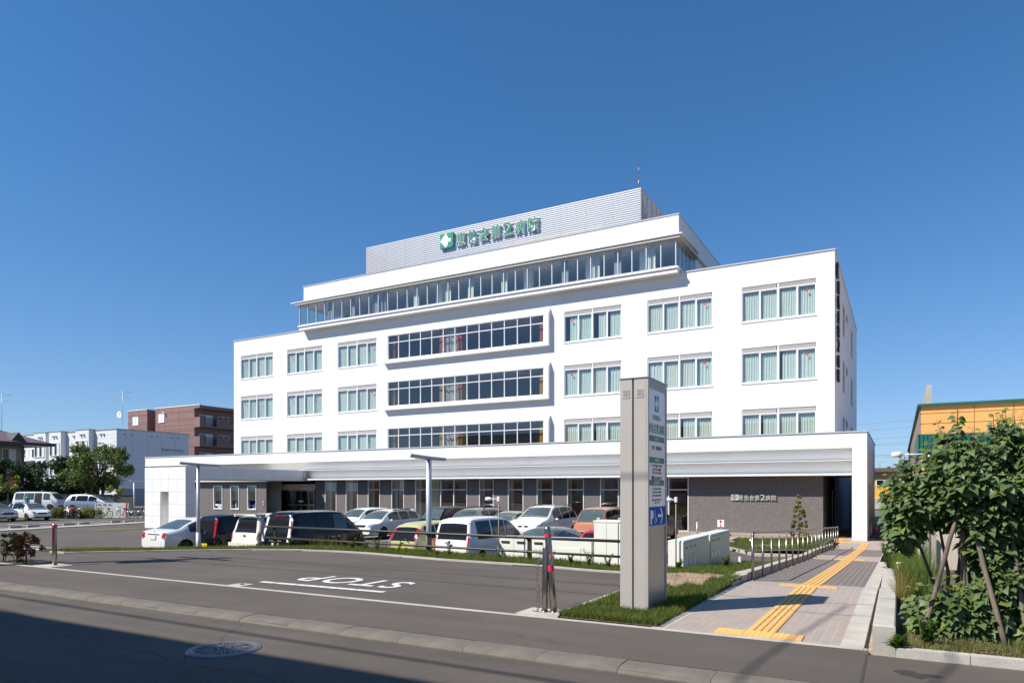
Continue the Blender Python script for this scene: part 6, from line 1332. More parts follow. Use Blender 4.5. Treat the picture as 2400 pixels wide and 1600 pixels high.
def bicycle(label,x,y,a,fm,basket=True,s=1.):
    t=T('bicycle',label,'bicycle',(0,0,0),'parked bicycles'); r=.33; w0,w1=(0,0,r),(1.06,0,r)
    for c in (w0,w1):
        w=bpy.data.objects.new('wheel',None); col.objects.link(w); w.parent=t; w.location=c
        b=MB(); b.smooth=True; b.tube([(r*math.cos(q),0,r*math.sin(q)) for q in np.linspace(0,2*PI,25)],.02,6,False); o=b.build('tyre',M['tyre'],None); o.parent=w
        b=MB()
        for k in range(10): q=2*PI*k/10; b.tube([(.02*math.cos(q),0,.02*math.sin(q)),((r-.02)*math.cos(q),0,(r-.02)*math.sin(q))],.005,3,False)
        b.tube([((r-.025)*math.cos(q),0,(r-.025)*math.sin(q)) for q in np.linspace(0,2*PI,25)],.01,4,False); o=b.build('spokes',M['rim'],None); o.parent=w
    b=MB(); b.tube([(.93,0,.80),(1.06,0,r)],.018,6); b.tube([(0,0,r),(.42,0,.30)],.014,6); b.tube([(0,0,r),(.33,0,.62)],.014,6); b.tube([(.42,0,.30),(.30,0,.78)],.019,6); b.tube([(.42,0,.30),(.65,0,.42),(.94,0,.74)],.022,6); b.tube([(.36,0,.5),(.96,0,.66)],.016,6); o=b.build('frame',fm,None); o.parent=t
    b=MB(); b.tube([(.93,0,.80),(.90,0,.98),(.92,-.25,1.0),(.74,-.28,.98)],.014,6); b.tube([(.90,0,.98),(.92,.25,1.0),(.74,.28,.98)],.014,6); o=b.build('handlebar',M['chrome'],None); o.parent=t
    b=MB(); b.smooth=True; b.lathe((.27,0,.83),[(.02,-.15),(.09,-.11),(.075,0),(.03,.13),(.01,.14)],8,0); o=b.build('saddle',M['black'],None); o.parent=t
    b=MB()
    for c in (w0,w1):
        qs=np.linspace(R(20),R(175),10); p=[(c[0]+(r+.035)*math.cos(q),0,c[2]+(r+.035)*math.sin(q)) for q in qs]; b.tube(p,.022,5)
    o=b.build('mudguard',M['chrome'],None); o.parent=t
    if basket:
        b=MB()
        for z,k in ((.72,.8),(.82,.9),(.95,1)): b.tube([(1.02,-.15*k,z),(1.02+.26*k,-.15*k,z),(1.02+.26*k,.15*k,z),(1.02,.15*k,z),(1.02,-.15*k,z)],.012,4)
        for i in range(5):
            yy=-.14+.07*i; b.tube([(1.28,yy,.95),(1.22,yy*.8,.70),(1.03,yy*.8,.70)],.008,4)
        o=b.build('basket',M['rim'] if basket==2 else M['dark'],None); o.parent=t
    b=MB(); b.cyl(.42,.05,.28,.3,.09,10); b.tube([(.42,.06,.30),(.5,.06,.18)],.012,4); b.tube([(.05,-.05,.3),(.0,-.16,0)],.012,4); o=b.build('crank_and_stand',M['dark'],None); o.parent=t
    t.location=(x,y,LOT); t.rotation_euler=(R(4),0,a); t.scale=(s,s,s)
bg_=mat('mint_bicycle_frame',(.35,.55,.3),.3,.2); bs_=M['chrome']; bo_=mat('orange_bicycle_frame',(.5,.16,.04),.3,.2); bk_=M['dark']
bicycle('small dark folding bicycle right of the motorbike',-63.7,36.0,R(188),bk_,1,.82)
bicycle('pale green bicycle in front of the long low cabinet',-61.9,36.9,R(189),bg_,0)
bicycle('silver bicycle with a grey wire basket at the red end of the cabinet',-60.7,37.6,R(180),bs_,2)
bicycle('silver and black bicycle with black basket by the far lamp post',-59.6,37.9,R(186),bs_,1)
bicycle('orange bicycle half hidden by the white tiled entrance block',-58.5,38.4,R(178),bo_,1)
mb_=T('motorcycle','red and white off road motorcycle parked at the end of the hedge','motorcycle',(0,0,0)); r=.34
for c in ((0,0,r),(1.4,0,r)):
    w=bpy.data.objects.new('wheel',None); col.objects.link(w); w.parent=mb_; w.location=c
    b=MB(); b.smooth=True; b.tube([(r*math.cos(q)*.88,0,r*math.sin(q)*.88) for q in np.linspace(0,2*PI,25)],.05,8,False); o=b.build('tyre',M['tyre'],None); o.parent=w
    b=MB()
    for k in range(9): q=2*PI*k/9; b.tube([(0,0,0),((r-.07)*math.cos(q),0,(r-.07)*math.sin(q))],.007,3,False)
    b.lathe((0,0,0),[(.06,-.06),(.06,.06)],10,1); o=b.build('spokes',M['rim'],None); o.parent=w
def mp(nm,m,fn):
    b=MB(); fn(b); o=b.build(nm,m,None,fix=True); o.parent=mb_; return o
mp('fork',M['chrome'],lambda b:(b.tube([(1.4,-.1,r),(1.12,-.1,1.0)],.03,6),b.tube([(1.4,.1,r),(1.12,.1,1.0)],.03,6)))
mp('engine',M['dark'],lambda b:(b.box(.5,.92,-.14,.14,.28,.66),b.tube([(0,-.06,r),(.55,-.06,.4)],.03,6),b.tube([(0,.06,r),(.55,.06,.4)],.03,6)))
mp('frame',mat('blue_frame',(.08,.04,.2),.4),lambda b:(b.tube([(1.12,0,.95),(.6,0,.7),(.5,0,.35)],.035,6),b.tube([(1.1,0,.85),(.9,0,.35),(.5,0,.3)],.03,6)))
mp('fuel_tank',M['sred'],lambda b:b.ext([(.62,.72),(1.1,.86),(1.06,1.0),(.74,.92)],-.13,.13,1))
mp('side_fairing',M['sface'],lambda b:b.ext([(.9,.55),(1.25,.75),(1.12,.95),(.88,.8)],-.18,.18,1))
mp('seat',M['black'],lambda b:b.ext([(-.1,.86),(.7,.78),(.72,.9),(-.05,.96)],-.12,.12,1))
mp('rear_mudguard',M['sface'],lambda b:b.ext([(-.45,.9),(.2,.78),(.2,.86),(-.4,.97)],-.1,.1,1))
mp('front_mudguard',M['sface'],lambda b:b.ext([(1.1,.78),(1.5,.78),(1.78,.68),(1.5,.86),(1.15,.86)],-.07,.07,1))
mp('headlight',M['lens'],lambda b:b.ext([(1.18,.85),(1.32,.9),(1.22,1.12),(1.12,1.08)],-.12,.12,1))
mp('handlebar',M['dark'],lambda b:b.tube([(1.0,-.4,1.16),(1.1,-.12,1.06),(1.1,.12,1.06),(1.0,.4,1.16)],.016,6))
mp('exhaust',M['chrome'],lambda b:b.tube([(.8,-.16,.4),(.4,-.18,.55),(-.25,-.17,.75)],.045,8))
mb_.location=(-62.6,34.5,LOT); mb_.rotation_euler=(0,R(0),R(187))
# people
def person(label,x,y,z,rz,H,cloth,trous,skin,hair,pose=0):
    t=T('person',label,'person',(0,0,0)); k=H/1.72
    V=[(0,0,.95),(0,.01,1.12),(0,0,1.32),(0,-.01,1.45),(0,.01,1.53),(-.09,0,.9),(-.1,.02,.5),(-.1,-.02,.09),(-.1,.13,.04),(.09,0,.9),(.11,.03,.5),(.11,-.01,.09),(.11,.14,.04),(-.17,0,1.42),(-.23,-.02,1.15),(-.2,.12,.93),(-.19,.16,.85),(.17,0,1.42),(.23,-.02,1.15),(.2,.12,.93),(.19,.16,.85),(0,.015,1.62)]
    E_=[(0,1),(1,2),(2,3),(3,4),(0,5),(5,6),(6,7),(7,8),(0,9),(9,10),(10,11),(11,12),(3,13),(13,14),(14,15),(15,16),(3,17),(17,18),(18,19),(19,20),(4,21)]
    RR=[.15,.14,.16,.11,.055,.1,.062,.045,.04,.1,.062,.045,.04,.07,.05,.038,.032,.07,.05,.038,.032,.06]
    me=bpy.data.meshes.new('body'); me.from_pydata([tuple(c*k for c in v) for v in V],E_,[]); o=bpy.data.objects.new('body',me); col.objects.link(o)
    o.modifiers.new('s','SKIN'); 
    for i,d in enumerate(me.skin_vertices[0].data): d.radius=(RR[i]*k,RR[i]*k*(.75 if i<4 else 1)); d.use_root=(i==0)
    sb=o.modifiers.new('u','SUBSURF'); sb.levels=1; sb.render_levels=1
    nm=bpy.data.meshes.new_from_object(o.evaluated_get(bpy.context.evaluated_depsgraph_get())); o.modifiers.clear(); o.data=nm; nm.name='body'
    for m in (cloth,trous,skin): nm.materials.append(m)
    for p in nm.polygons:
        c=p.center/k; p.material_index=1 if c.z<.93 and abs(c.x)<.17 else (2 if (c.z>1.5 or (abs(c.x)>.15 and c.z<1.2)) else 0); p.use_smooth=True
    o.parent=t
    b=MB(); b.smooth=True; b.lathe((0,.02*k,1.61*k),[(.03*k,-.12*k),(.075*k,-.07*k),(.085*k,.0),(.07*k,.07*k),(.03*k,.11*k)],12); h_=b.build('head',skin,None); h_.parent=t; h_.scale=(.9,1.08,1)
    b=MB(); b.smooth=True; b.lathe((0,-.0*k,1.63*k),[(.06*k,-.06*k),(.088*k,.0),(.078*k,.07*k),(.03*k,.105*k)],12); q=b.build('hair',hair,None); q.parent=t
    t.location=(x,y,z); t.rotation_euler=(0,0,rz); return t
skin=mat('skin',(.5,.3,.22),.6); person('person in a green polo shirt and dark trousers standing beside the white van',-76.86,37.4,-.62,R(20),1.72,mat('green_polo',(.0,.27,.2),.8),mat('dark_trousers',(.03,.03,.035),.8),skin,mat('grey_hair',(.3,.3,.3),.8))
# ================================================================ VEGETATION
def leafcloud(centres,rad,n,size,seed,flat=.5,up=.35,aspect=.6):
    r=np.random.RandomState(seed); c=np.asarray(centres,float); k=r.randint(0,len(c),n); rr=np.asarray(rad,float)[k] if np.ndim(rad) else np.full(n,rad)
    d=r.normal(size=(n,3)); d/=np.linalg.norm(d,axis=1)[:,None]; d[:,2]*=flat+.3; p=c[k]+d*(rr*r.rand(n)**.45)[:,None]
    nrm=d*.8+r.normal(size=(n,3))*.55+np.array([0,0,up]); nrm/=np.linalg.norm(nrm,axis=1)[:,None]
    t=np.cross(nrm,r.normal(size=(n,3))); t/=np.linalg.norm(t,axis=1)[:,None]; bt=np.cross(nrm,t); s=size*(.6+.8*r.rand(n))[:,None]
    v=np.stack([p-t*s,p+bt*s*aspect,p+t*s,p-bt*s*aspect],1).reshape(-1,3); f=np.arange(4*n).reshape(n,4); return v,f
def tree(name,label,x,y,z0,H,crown,nc,nl,ls,m,seed,tr=.16,group=None,cat='tree',cone=False,stems=1,droop=0.,clr=.55):
    """crown (cx,cy,cz,rx,ry,rz) relative to the base"""
    r=random.Random(seed); t=T(name,label,cat,(x,y,z0),group); cx,cy,cz,rx,ry,rz=crown; C=[];RD=[]
    for i in range(nc):
        while True:
            a=(r.uniform(-1,1),r.uniform(-1,1),r.uniform(-1,1)); q=sum(v*v for v in a)
            if .12<q<1: break
        if cone:
            hgt=(a[2]+1)/2; w=1-hgt*.92; ang=r.random()*2*PI; rr=w*(.45+.55*r.random()**.5); p=(x+cx+rx*rr*math.cos(ang),y+cy+ry*rr*math.sin(ang),z0+cz-rz+2*rz*hgt-droop*rr); RD.append(clr*rx*(.35+.5*w)*r.uniform(.7,1.2))
        else:
            k=q**.5; k2=max(k,.62+.3*r.random())/k; p=(x+cx+a[0]*rx*k2,y+cy+a[1]*ry*k2,z0+cz+a[2]*rz*k2*(1 if a[2]>0 else .85)); RD.append(clr*min(rx,rz)*r.uniform(.45,.8))
        C.append(p)
    b=MB(); top=z0+cz+(rz*.9 if cone else .1*rz)
    for s in range(stems):
        ox,oy=(r.uniform(-.06,.06)*rx*stems,r.uniform(-.06,.06)*rx*stems) if stems>1 else (0,0)
        b.tube([(x+ox*.4,y+oy*.4,z0-.1),(x+ox,y+oy,z0+(cz-rz)*.55+.02),(x+cx*.5+ox*1.6,y+cy*.5+oy*1.6,z0+cz-rz*.3),(x+cx+ox*2,y+cy+oy*2,top)],[tr*1.15,tr*.95,tr*.6,tr*.14],8)
    for i,p in enumerate(C):
        if i%2==0 or nc<40:
            if cone: st=(x+cx,y+cy,p[2]+droop*.3); 
            else: f=r.uniform(.0,.75); st=(x+cx*.6*f,y+cy*.6*f,z0+(cz-rz*.7)+(rz*.9)*f)
            mid=tuple((st[j]+p[j])/2+r.uniform(-.06,.06)*rx for j in range(3)); b.tube([st,mid,p],[tr*.32,tr*.2,tr*.05],5,False)
    b.build('trunk',M['bark'],t)
    v,f=leafcloud(C,RD,nl,ls,seed,.6); o=link('crown',npmesh('crown',v,f,m),t); return t
LD=leaf_mat('dark_conifer_leaf',(.013,.028,.010),(.045,.075,.02),.6,.15); LG=leaf_mat('green_tree_leaf',(.06,.09,.022),(.14,.18,.05),.5,.3); LY=leaf_mat('pale_sapling_leaf',(.12,.17,.03),(.22,.26,.05),.5,.4); LH=leaf_mat('hedge_leaf',(.08,.10,.018),(.17,.18,.035),.55,.25)
LR=leaf_mat('red_leaf',(.35,.05,.02),(.45,.14,.04),.5,.3); LC=leaf_mat('thuja_leaf',(.07,.10,.015),(.20,.20,.035),.6,.2); LB=leaf_mat('shrub_dark_leaf',(.02,.032,.013),(.07,.085,.022),.5,.2); LRB=leaf_mat('shrub_red_leaf',(.085,.03,.02),(.20,.075,.022),.55,.2); LW=leaf_mat('weed_leaf',(.035,.07,.015),(.10,.16,.03),.5,.35)
tree('dark_yew_tree','dark spreading evergreen tree between the beige house and the round tree',-85.7,45.2,-.62,6.4,(0,0,3.5,4.2,3.2,2.5),60,13000,.13,LD,3,.22,'trees in front of the white flats',clr=.5)
tree('dark_yew_tree','dark evergreen tree at the left edge below the beige house',-88.5,42.0,-.62,6.2,(-.5,-.5,3.3,3.4,3,2.4),50,10000,.13,LD,4,.2,'trees in front of the white flats',clr=.5)
tree('dark_yew_tree','low dark evergreen crown joining the two bigger trees behind the van',-82.6,45.4,-.62,4.4,(0,0,2.7,2.2,2.2,1.7),34,7000,.12,LD,5,.16,'trees in front of the white flats',clr=.5)
tree('round_broadleaf_tree','broad round green tree in front of the corner of the white flats',-79.4,46.0,-.62,7.6,(0,0,4.7,3.9,3.4,2.9),80,16000,.115,LG,6,.2,'trees in front of the white flats',stems=4,clr=.42)
tree('sapling','slim pale green sapling at the far left beside the white van',-64.6,30.0,LOT,3.9,(0,0,3.1,.75,.75,.95),18,900,.11,LY,8,.05,None,clr=.4)
tree('sapling','small yellowing sapling in front of the silver wagon',-63.6,38.6,LOT,3.2,(0,0,2.5,.75,.7,.6),14,420,.10,LY,9,.035,None,clr=.4)
v,f=leafcloud([(-64.3,30.3,2.3),(-64.2,30.3,1.9),(-64.4,30.2,2.6)],[.16,.2,.14],45,.08,21); o=link('red_leaves',npmesh('red_leaves',v,f,LR)); tag(o,'small sprig of red leaves on the right of the pale sapling','foliage')
hc=[(-66.2+3.7*t+rnd.uniform(-.4,.4),34.2+2.0*t+rnd.uniform(-.5,.5),rnd.uniform(-.75,-.2)) for t in np.linspace(0,1,60)]
hd=T('hedge','low clipped yellow green hedge between the cars and the bicycles','hedge',(-64.3,35.2,LOT)); v,f=leafcloud(hc,.36,9000,.055,31,.8); link('foliage',npmesh('foliage',v,f,LH),hd); b=MB()
for c in hc[::4]: b.tube([(c[0],c[1],LOT-.05),c],[.03,.01],5)
b.build('stem',M['bark'],hd)
tree('dwarf_conifer','small ragged yellow green conifer behind the handrail by the brick wall',-3.42,29.2,-.72,2.25,(0,0,1.12,.50,.5,1.1),44,1500,.04,LC,12,.04,None,cone=True,droop=.1,clr=.3)
# shrubs at the left front corner
tree('shrub','dark green bushy shrub at the left edge of the forecourt',-17.55,8.02,0,.75,(0,0,.40,.36,.3,.28),26,1500,.028,LB,41,.009,'shrubs on the forecourt edge',cat='shrub',stems=4,clr=.45)
tree('shrub','dark shrub standing between the edge shrub and the red brown one',-17.0,8.06,0,.7,(0,0,.38,.34,.3,.26),24,1200,.028,LB,42,.009,'shrubs on the forecourt edge',cat='shrub',stems=4,clr=.45)
tree('shrub','red brown leaved shrub nearest the left bollard',-16.55,8.05,0,.72,(.02,0,.39,.33,.28,.28),26,1300,.028,LRB,43,.008,'shrubs on the forecourt edge',cat='shrub',stems=5,clr=.42)
tree('small_weed','tiny dark green weed at the foot of the red brown shrub',-16.78,7.98,0,.15,(0,0,.08,.1,.08,.06),6,120,.025,LB,44,.006,None,cat='weed')
# ---- grass
def grass(name,sampler,n,hgt,wid,m,seed,lean=.5):
    r=np.random.RandomState(seed); P=[]
    while len(P)<n:
        x,y,ok=sampler(r)
        if ok is not None: P.append((x,y,ok))
    P=np.array(P); a=r.rand(n)*2*PI; hh=hgt*(.45+.9*r.rand(n)); dx=np.cos(a);dy=np.sin(a); l=hh*lean*r.rand(n); b_=r.rand(n)*2*PI
    w_=wid*(.7+.6*r.rand(n)); v=np.zeros((n,5,3)); v[:,0]=P+np.stack([dx*w_,dy*w_,-.02+0*a],1); v[:,1]=P-np.stack([dx*w_,dy*w_,.02+0*a],1)
    mid=P+np.stack([np.cos(b_)*l*.35,np.sin(b_)*l*.35,hh*.6],1); v[:,2]=mid-np.stack([dx*w_*.7,dy*w_*.7,0*a],1); v[:,3]=mid+np.stack([dx*w_*.7,dy*w_*.7,0*a],1); v[:,4]=P+np.stack([np.cos(b_)*l,np.sin(b_)*l,hh],1)
    i=np.arange(n)*5; f=np.concatenate([np.stack([i,i+1,i+2],1),np.stack([i,i+2,i+3],1),np.stack([i+3,i+2,i+4],1)]); o=link(name,npmesh(name,v.reshape(-1,3),f,m)); o['kind']='stuff'; return o
GR=leaf_mat('grass_blade',(.065,.095,.016),(.165,.20,.045),.6,.4,1.5); GD=leaf_mat('dry_grass_blade',(.15,.15,.04),(.28,.24,.08),.7,.35,1.2)
def s_bank(r):
    x=r.uniform(-19.2,-5.2); d=(r.rand()**1.3)*2.6+.08; y=yb(x)+d; return x,y,h(x,y) if (x>-18.9) else None
grass('grass',s_bank,42000,.10,.006,GR,1)
def s_left(r):
    x=r.uniform(-19.6,-10.5); y=yb(x)+.1+r.rand()**1.5*1.6; return x,y,(h(x,y) if r.rand()<1-(x+19.6)/9.1*.8 else None)
grass('grass',s_left,9000,.09,.006,GD,2)
def bare(x,y): return ((x+3.2)/.50)**2+((y-12.5)/1.5)**2<1.0+.3*math.sin(x*13+y*5)
def s_plot(r):
    y=7.9+8*r.rand()**1.6; x=r.uniform(-3.72,-2.47) if y<12.9 else r.uniform(-5.3,-2.72)
    if -3.24<x<-2.8 and 8.66<y<9.55: return x,y,None
    if bare(x,y) and r.rand()>.035: return x,y,None
    return x,y,hp(x,y)
grass('grass',s_plot,42000,.085,.0038,GR,3,.7)
grass('dry_grass',s_plot,5200,.075,.0035,GD,23,.9)
grass('dry_grass',s_bank,5200,.10,.005,GD,24,.8)
def s_plot2(r):
    y=7.88+.6*r.rand(); x=r.uniform(-3.7,-2.47); return x,y,hp(x,y)
grass('grass',s_plot2,2600,.07,.0035,GD,4,.8)
def s_far(r):
    y=r.uniform(15,23); x=r.uniform(-4.3,-2.72); return x,y,hp(x,y)
grass('grass',s_far,9000,.11,.006,GR,5)
def s_far2(r):
    y=r.uniform(22.8,34); x=r.uniform(-4.0,-2.72); return x,y,max(-.9,wz(y)-.05)*(1)-.35*min(1,max(0,(-2.72-x)/1.2))
grass('grass',s_far2,6000,.10,.008,GR,6)
sheet('grass_bank_strip',-4.1,-2.66,22.8,36,.3,lambda x,y:max(-.93,wz(y)-.05-.35*min(1,max(0,(-2.72-x)/1.2))),M['bank'],-.0)
def s_isl(r):
    y=r.uniform(28.2,37.2); x=r.uniform(-7.1,-2.8)
    return x,y,(hi(x,y) if (x>-4.9-(y-28)*.62 if y<31 else True) and not(-5.6<x<-4.2 and 30<y<32 and r.rand()<.8) else None)
grass('grass',s_isl,9000,.09,.009,GR,7)
def s_bed(r):
    y=7.72+.9*r.rand()**1.5; x=r.uniform(0,2.2); return x,y,.03
grass('grass',s_bed,2600,.075,.004,GD,8,.9)
grass('grass',lambda r:(r.uniform(.0,2.2),r.uniform(7.75,9.0),.03),1500,.085,.005,GR,9,.8)
# tall grass and weeds along the wall
def s_w(r):
    y=11.5+13*r.rand(); x=r.uniform(-.0,.42); return x,y,-.08-.02*(y-11)
GT=leaf_mat('tall_weed_grass',(.085,.135,.025),(.16,.21,.045),.6,.4)
grass('tall_grass',s_w,7000,.62,.006,GT,10,.45)
grass('tall_grass',lambda r:(r.uniform(-.02,.12),r.uniform(10.2,13.2),0.),900,.42,.004,leaf_mat('rust_grass',(.17,.13,.035),(.22,.18,.05),.6,.3),11,.5)
grass('dry_grass',lambda r:(r.uniform(-14.4,-12.9),r.uniform(14.0,14.5),-.03),110,.36,.003,GD,12,.8)
grass('dry_grass',lambda r:(r.uniform(-19,-15.5),yb(-16)+.8+r.rand(),-.05),60,.22,.003,GD,13,.7)
# ---- leafy weeds: stem with leaves up its length
LT=[(0,0,0),(.32,0,.03),(.68,0,.03),(1,0,-.07),(.10,.17,.05),(.36,.25,.09),(.70,.16,.05),(.10,-.17,.05),(.36,-.25,.09),(.70,-.16,.05)]
LF=[(0,1,5,4),(1,2,6,5),(2,3,6),(0,7,8,1),(1,8,9,2),(2,9,3)]
HT=[(0,0,0),(.30,0,.035),(.66,0,.03),(1.02,0,-.10),(-.07,.21,.06),(.12,.37,.11),(.42,.35,.10),(.74,.17,.03),(-.07,-.21,.06),(.12,-.37,.11),(.42,-.35,.10),(.74,-.17,.03)]
HF=[(0,1,5,4),(1,2,6,5),(2,7,6),(2,3,7),(0,8,9,1),(1,9,10,2),(2,10,11),(2,11,3)]
def leafmat4(p,d,up,s):
    d=Vector(d).normalized(); u=Vector(up); y=u.cross(d); y=y.normalized() if y.length>1e-4 else d.orthogonal().normalized(); z=d.cross(y)
    return Matrix(((d.x*s,y.x*s,z.x*s,p[0]),(d.y*s,y.y*s,z.y*s,p[1]),(d.z*s,y.z*s,z.z*s,p[2]),(0,0,0,1)))
def addleaf(b,p,d,up,s,tv=LT,tf=LF):
    m=leafmat4(p,d,up,s); b.add([tuple(m@Vector(v)) for v in tv],tf)
def weed(label,x,y,z,hgt,n,ls,seed,group=None,m=None,name='leafy_weed'):
    r=random.Random(seed); t=T(name,label,'weed',(x,y,z),group); st=MB(); lf=MB(); lf.smooth=True
    for k in range(n):
        a=r.random()*2*PI; ln=hgt*r.uniform(.6,1.05); tip=(x+math.cos(a)*ln*.3,y+math.sin(a)*ln*.3,z+ln); md=(x+math.cos(a)*ln*.08,y+math.sin(a)*ln*.08,z+ln*.5); st.tube([(x,y,z-.05),md,tip],[.006,.005,.002],4,False)
        q=0.15; 
        while q<1.02:
            p=[(x,y,z)[j]*(1-q)**2+2*md[j]*q*(1-q)+tip[j]*q*q for j in range(3)]; aa=r.random()*2*PI
            for w_ in (0,PI): addleaf(lf,p,(math.cos(aa+w_),math.sin(aa+w_),.35+.5*q),(0,0,1),ls*r.uniform(.7,1.2)*(1.1-.45*q))
            q+=.14
    st.build('stem',M['bark'],t); lf.build('leaves',m or LW,t); return t
GW_='leafy weeds growing under the brown fence'
for i,(lab,x,y,hh,n,ls) in enumerate((('leafy weed under the left end of the fence in front of the black minivan',-15.0,14.05,.36,4,.10),('low leafy weed in front of the second fence post',-12.75,14.1,.30,5,.12),('second low weed right of the second fence post',-12.3,14.15,.26,4,.11),('tall leafy weed at the left edge of the yellow hatchback',-11.75,13.95,.5,4,.11),('small weed in front of the yellow number plate of the hatchback',-11.1,14.0,.32,3,.09),('upright leafy weed in front of the white minivan tailgate',-9.25,13.55,.36,3,.10),('small spreading weed low on the white minivan bumper',-9.7,13.7,.16,4,.09),('small pale weed in front of the white minivan wheel',-8.35,13.6,.2,2,.08),('bushy weed left of the fourth fence post',-7.95,13.7,.3,4,.09),('leafy weed right of the fourth fence post at the chained bollards',-7.2,13.75,.26,4,.09),('weed in front of the low white cabinet right of the bollards',-6.65,13.75,.32,3,.09),('spreading weed in front of the access panel',-6.15,13.6,.26,5,.10),('tall dark leafy weed in front of the tall white cabinet',-5.75,13.7,.38,5,.11),('weed close to the left edge of the sign pylon',-5.35,13.75,.32,4,.1))):
    weed(lab,x,y,h(x,y),hh,n,ls,100+i,GW_)
for i,(lab,x,y,hh,n,ls) in enumerate((('leafy weed on the grass right behind the sign pylon',-3.62,11.6,.22,5,.09),('weed at the foot of the near green cabinet',-4.25,15.2,.25,5,.12),('bushy weed at the corner of the far green cabinet',-3.75,17.6,.3,6,.13),('low weed behind the sign pylon base',-3.5,10.6,.18,4,.08))): weed(lab,x,y,h_plot(x,y),hh,n,ls,140+i)
weed('dense dark green leafy weed overhanging the walkway kerb',-.12,15.4,-.12,.62,12,.20,160); weed('leafy weed growing behind the cream pipes',.22,16.2,-.15,.7,8,.18,161)
weed('small dock plant at the foot of the boundary wall block',-.02,7.66,.05,.12,4,.13,162); weed('low broad leaved weeds under the left bush',.25,8.1,.05,.22,7,.11,163)
# ---- big lilac bushes with heart shaped leaves
LL=[leaf_mat('lilac_leaf',(.068,.112,.04),(.15,.21,.085),.45,.25,3.),leaf_mat('young_lilac_leaf',(.11,.16,.035),(.20,.25,.07),.45,.35,3.)]
hm=MB(); hm.smooth=True; hm.add(HT,HF); HME=[hm.mesh('leaf',LL[0]),hm.mesh('leaf',LL[0]),hm.mesh('leaf',LL[1])]
def lilac(label,x,y,stems,lobes,seed,nind):
    r=random.Random(seed); t=T('lilac_bush',label,'bush',(x,y,.03)); st=MB(); leaves=[]
    for pth,r0 in stems:
        n=len(pth); st.tube(pth,[r0*(1-.72*i/(n-1)) for i in range(n)],7)
    for (cx,cy,cz,rx,ry,rz,n,root_) in lobes:
        for k in range(n):
            while True:
                a=Vector((r.uniform(-1,1),r.uniform(-1,1),r.uniform(-1,1)))
                if .25<a.length<1: break
            a=a*(max(a.length,.55+.4*r.random())/a.length); tip=Vector((cx+a.x*rx,cy+a.y*ry,cz+a.z*rz)); out=Vector((a.x,a.y,.35*a.z)); out=out.normalized() if out.length>.01 else Vector((0,-1,0))
            ln=r.uniform(.2,.5); base=tip-out*ln*.55-Vector((0,0,ln*.75)); md=(tip+base)/2+out*.05
            tip=tip+Vector((0,0,.06 if a.z>.3 else 0))
            if k%3==0: st.tube([tuple(Vector(root_)*.25+base*.75),tuple(base),tuple(md),tuple(tip)],[.010,.007,.005,.0025],4,False)
            else: st.tube([tuple(base),tuple(md),tuple(tip)],[.006,.005,.0025],4,False)
            az=r.random()*PI; m_=r.randint(5,7)
            for q in range(m_):
                u=(q+.4)/m_; p=base*(1-u)**2+md*2*u*(1-u)+tip*u*u; az+=PI/2+r.uniform(-.25,.25); s=(.125 if q<m_-2 else .09 if q<m_-1 else .055)*r.uniform(.72,1.15)
                for w_ in (0,PI):
                    d=Vector((math.cos(az+w_),math.sin(az+w_),r.uniform(-1.15,-.25) if q<m_-1 else r.uniform(-.2,.5))); d+=Vector((out.x,out.y,0))*.35; d+=Vector((-.2,-.3,0))
                    leaves.append((p+d.normalized()*.025,d,Vector((r.uniform(-.7,.35),r.uniform(-.9,.1),.9)),s,2 if (q>=m_-2 and r.random()<.6) else r.choice((0,0,1))))
    st.build('trunk',M['bark'],t)
    leaves.sort(key=lambda L:(L[0].x*-.4868+L[0].y*.8735)-.0*L[0].z)
    for L in leaves[:nind]:
        o=bpy.data.objects.new('leaf',HME[L[4]]); col.objects.link(o); o.parent=t; m=leafmat4(L[0],L[1],L[2],L[3]); m.translation=m.translation-wloc(t); o.matrix_basis=m
    b=MB(); b.smooth=True
    for L in leaves[nind:]: b.cur=1 if L[4]==2 else 0; addleaf(b,L[0],L[1],L[2],L[3],HT,HF)
    b.build('foliage',LL,t,kind='stuff'); return t
lilac('large lilac bush with heart shaped leaves and bare stems nearest the walkway',.42,8.95,
  [([(.40,8.9,0),(.34,8.93,.55),(.16,8.95,1.1),(.05,8.95,1.5)],.026),([(.46,8.95,0),(.47,8.97,.7),(.38,9.0,1.25),(.35,9.,1.7)],.024),([(.5,9.,0),(.56,9.0,.6),(.6,9.0,1.1),(.55,9.0,1.9)],.028),([(.55,8.95,0),(.68,8.95,.5),(.62,9.,1.1),(.7,9,2.0)],.026)],
  [(.15,8.82,1.60,.37,.46,.40,74,(.1,8.95,1.2)),(.56,8.84,1.78,.40,.48,.50,104,(.5,9,1.3)),(.40,8.72,.36,.40,.34,.34,80,(.45,8.9,.1)),(.04,8.85,1.33,.24,.35,.26,36,(.1,8.95,1.0)),(.78,8.85,1.22,.28,.4,.36,44,(.6,9,1.0)),(.55,9.0,2.2,.22,.3,.26,22,(.5,9,1.6)),(.74,8.72,.34,.3,.33,.34,60,(.6,8.9,.1))],51,300)
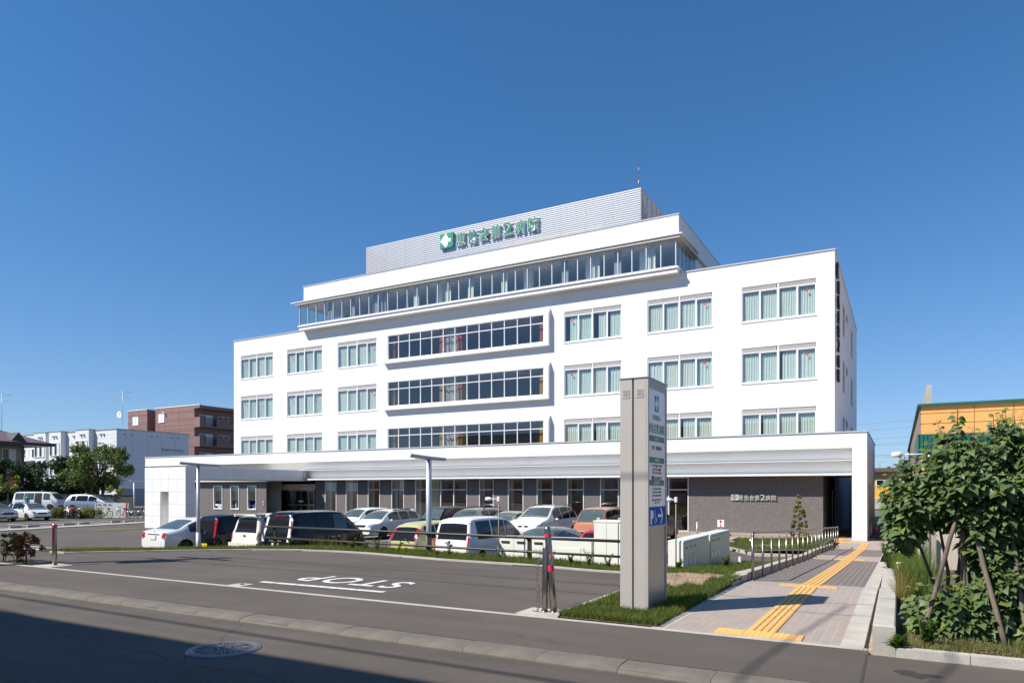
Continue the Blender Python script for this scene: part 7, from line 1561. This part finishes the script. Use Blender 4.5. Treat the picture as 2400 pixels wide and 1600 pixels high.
lilac('dense lilac bush with heart shaped leaves at the right edge of the picture',1.15,9.0,
  [([(1.12,8.98,0),(1.08,9.0,.6),(1.02,9.,1.2),(.95,9.,1.9)],.03),([(1.2,9.02,0),(1.28,9.0,.7),(1.3,9.,1.3),(1.3,9.,1.9)],.028),([(1.05,9.05,0),(.98,9.1,.7),(.9,9.1,1.4)],.024)],
  [(.95,8.84,1.70,.36,.45,.55,96,(.95,9,1.2)),(1.38,8.9,1.62,.42,.45,.66,90,(1.3,9,1.2)),(1.08,8.8,.42,.32,.38,.42,66,(1.1,8.9,.1)),(1.5,8.9,.55,.34,.36,.5,52,(1.3,9,.1)),(1.2,9.0,1.0,.36,.35,.38,64,(1.2,9,.6)),(.92,8.8,.80,.26,.3,.34,44,(1.0,9,.5)),(1.05,9.0,2.22,.25,.3,.22,24,(1,9,1.6))],52,300)
def stake(label,p0,p1,r=.022):
    t=T('support_stake',label,'stake',p0,'weathered wooden stakes propping the bushes'); b=MB(); p0,p1=Vector(p0),Vector(p1); n=9
    pts=[p0+(p1-p0)*i/n+Vector((rnd.uniform(-.004,.004),rnd.uniform(-.004,.004),0)) for i in range(n+1)]; b.tube([tuple(q) for q in pts],[r*1.1*(1-.02*i)*(1.06 if i%2 else 1) for i in range(n+1)],10); b.build('shaft',M['stake'],t)
stake('long slanting wooden stake leaning right in front of the left bush',(.20,8.45,0),(.60,8.62,1.62))
stake('slanting wooden stake leaning left at the right foot of the bush',(.94,8.42,0),(.62,8.68,1.45),.023)
stake('upright wooden stake behind the two leaning stakes',(.60,8.74,0),(.59,8.72,1.66),.024)
stake('slanting stake at the right edge of the picture',(1.12,8.5,.02),(1.0,8.8,1.3),.021)
b=MB(); b.tube([(.56,8.6,1.47),(.63,8.62,1.46),(.64,8.75,1.47),(.57,8.74,1.48)],.006,5); o=b.build('binding_wire',M['dark']); tag(o,'dark binding wire tying the tops of the stakes','wire')
b=MB(); 
for i in range(7): x=.3+rnd.random()*.7; y=7.75+rnd.random()*.25; a=rnd.random(); b.tube([(x,y,.06),(x+.12*math.cos(a),y+.05,.08),(x+.25*math.cos(a),y+.1*math.sin(a),.06)],[.006,.009,.004],5)
o=b.build('dead_twigs',M['bark']); o['kind']='stuff'
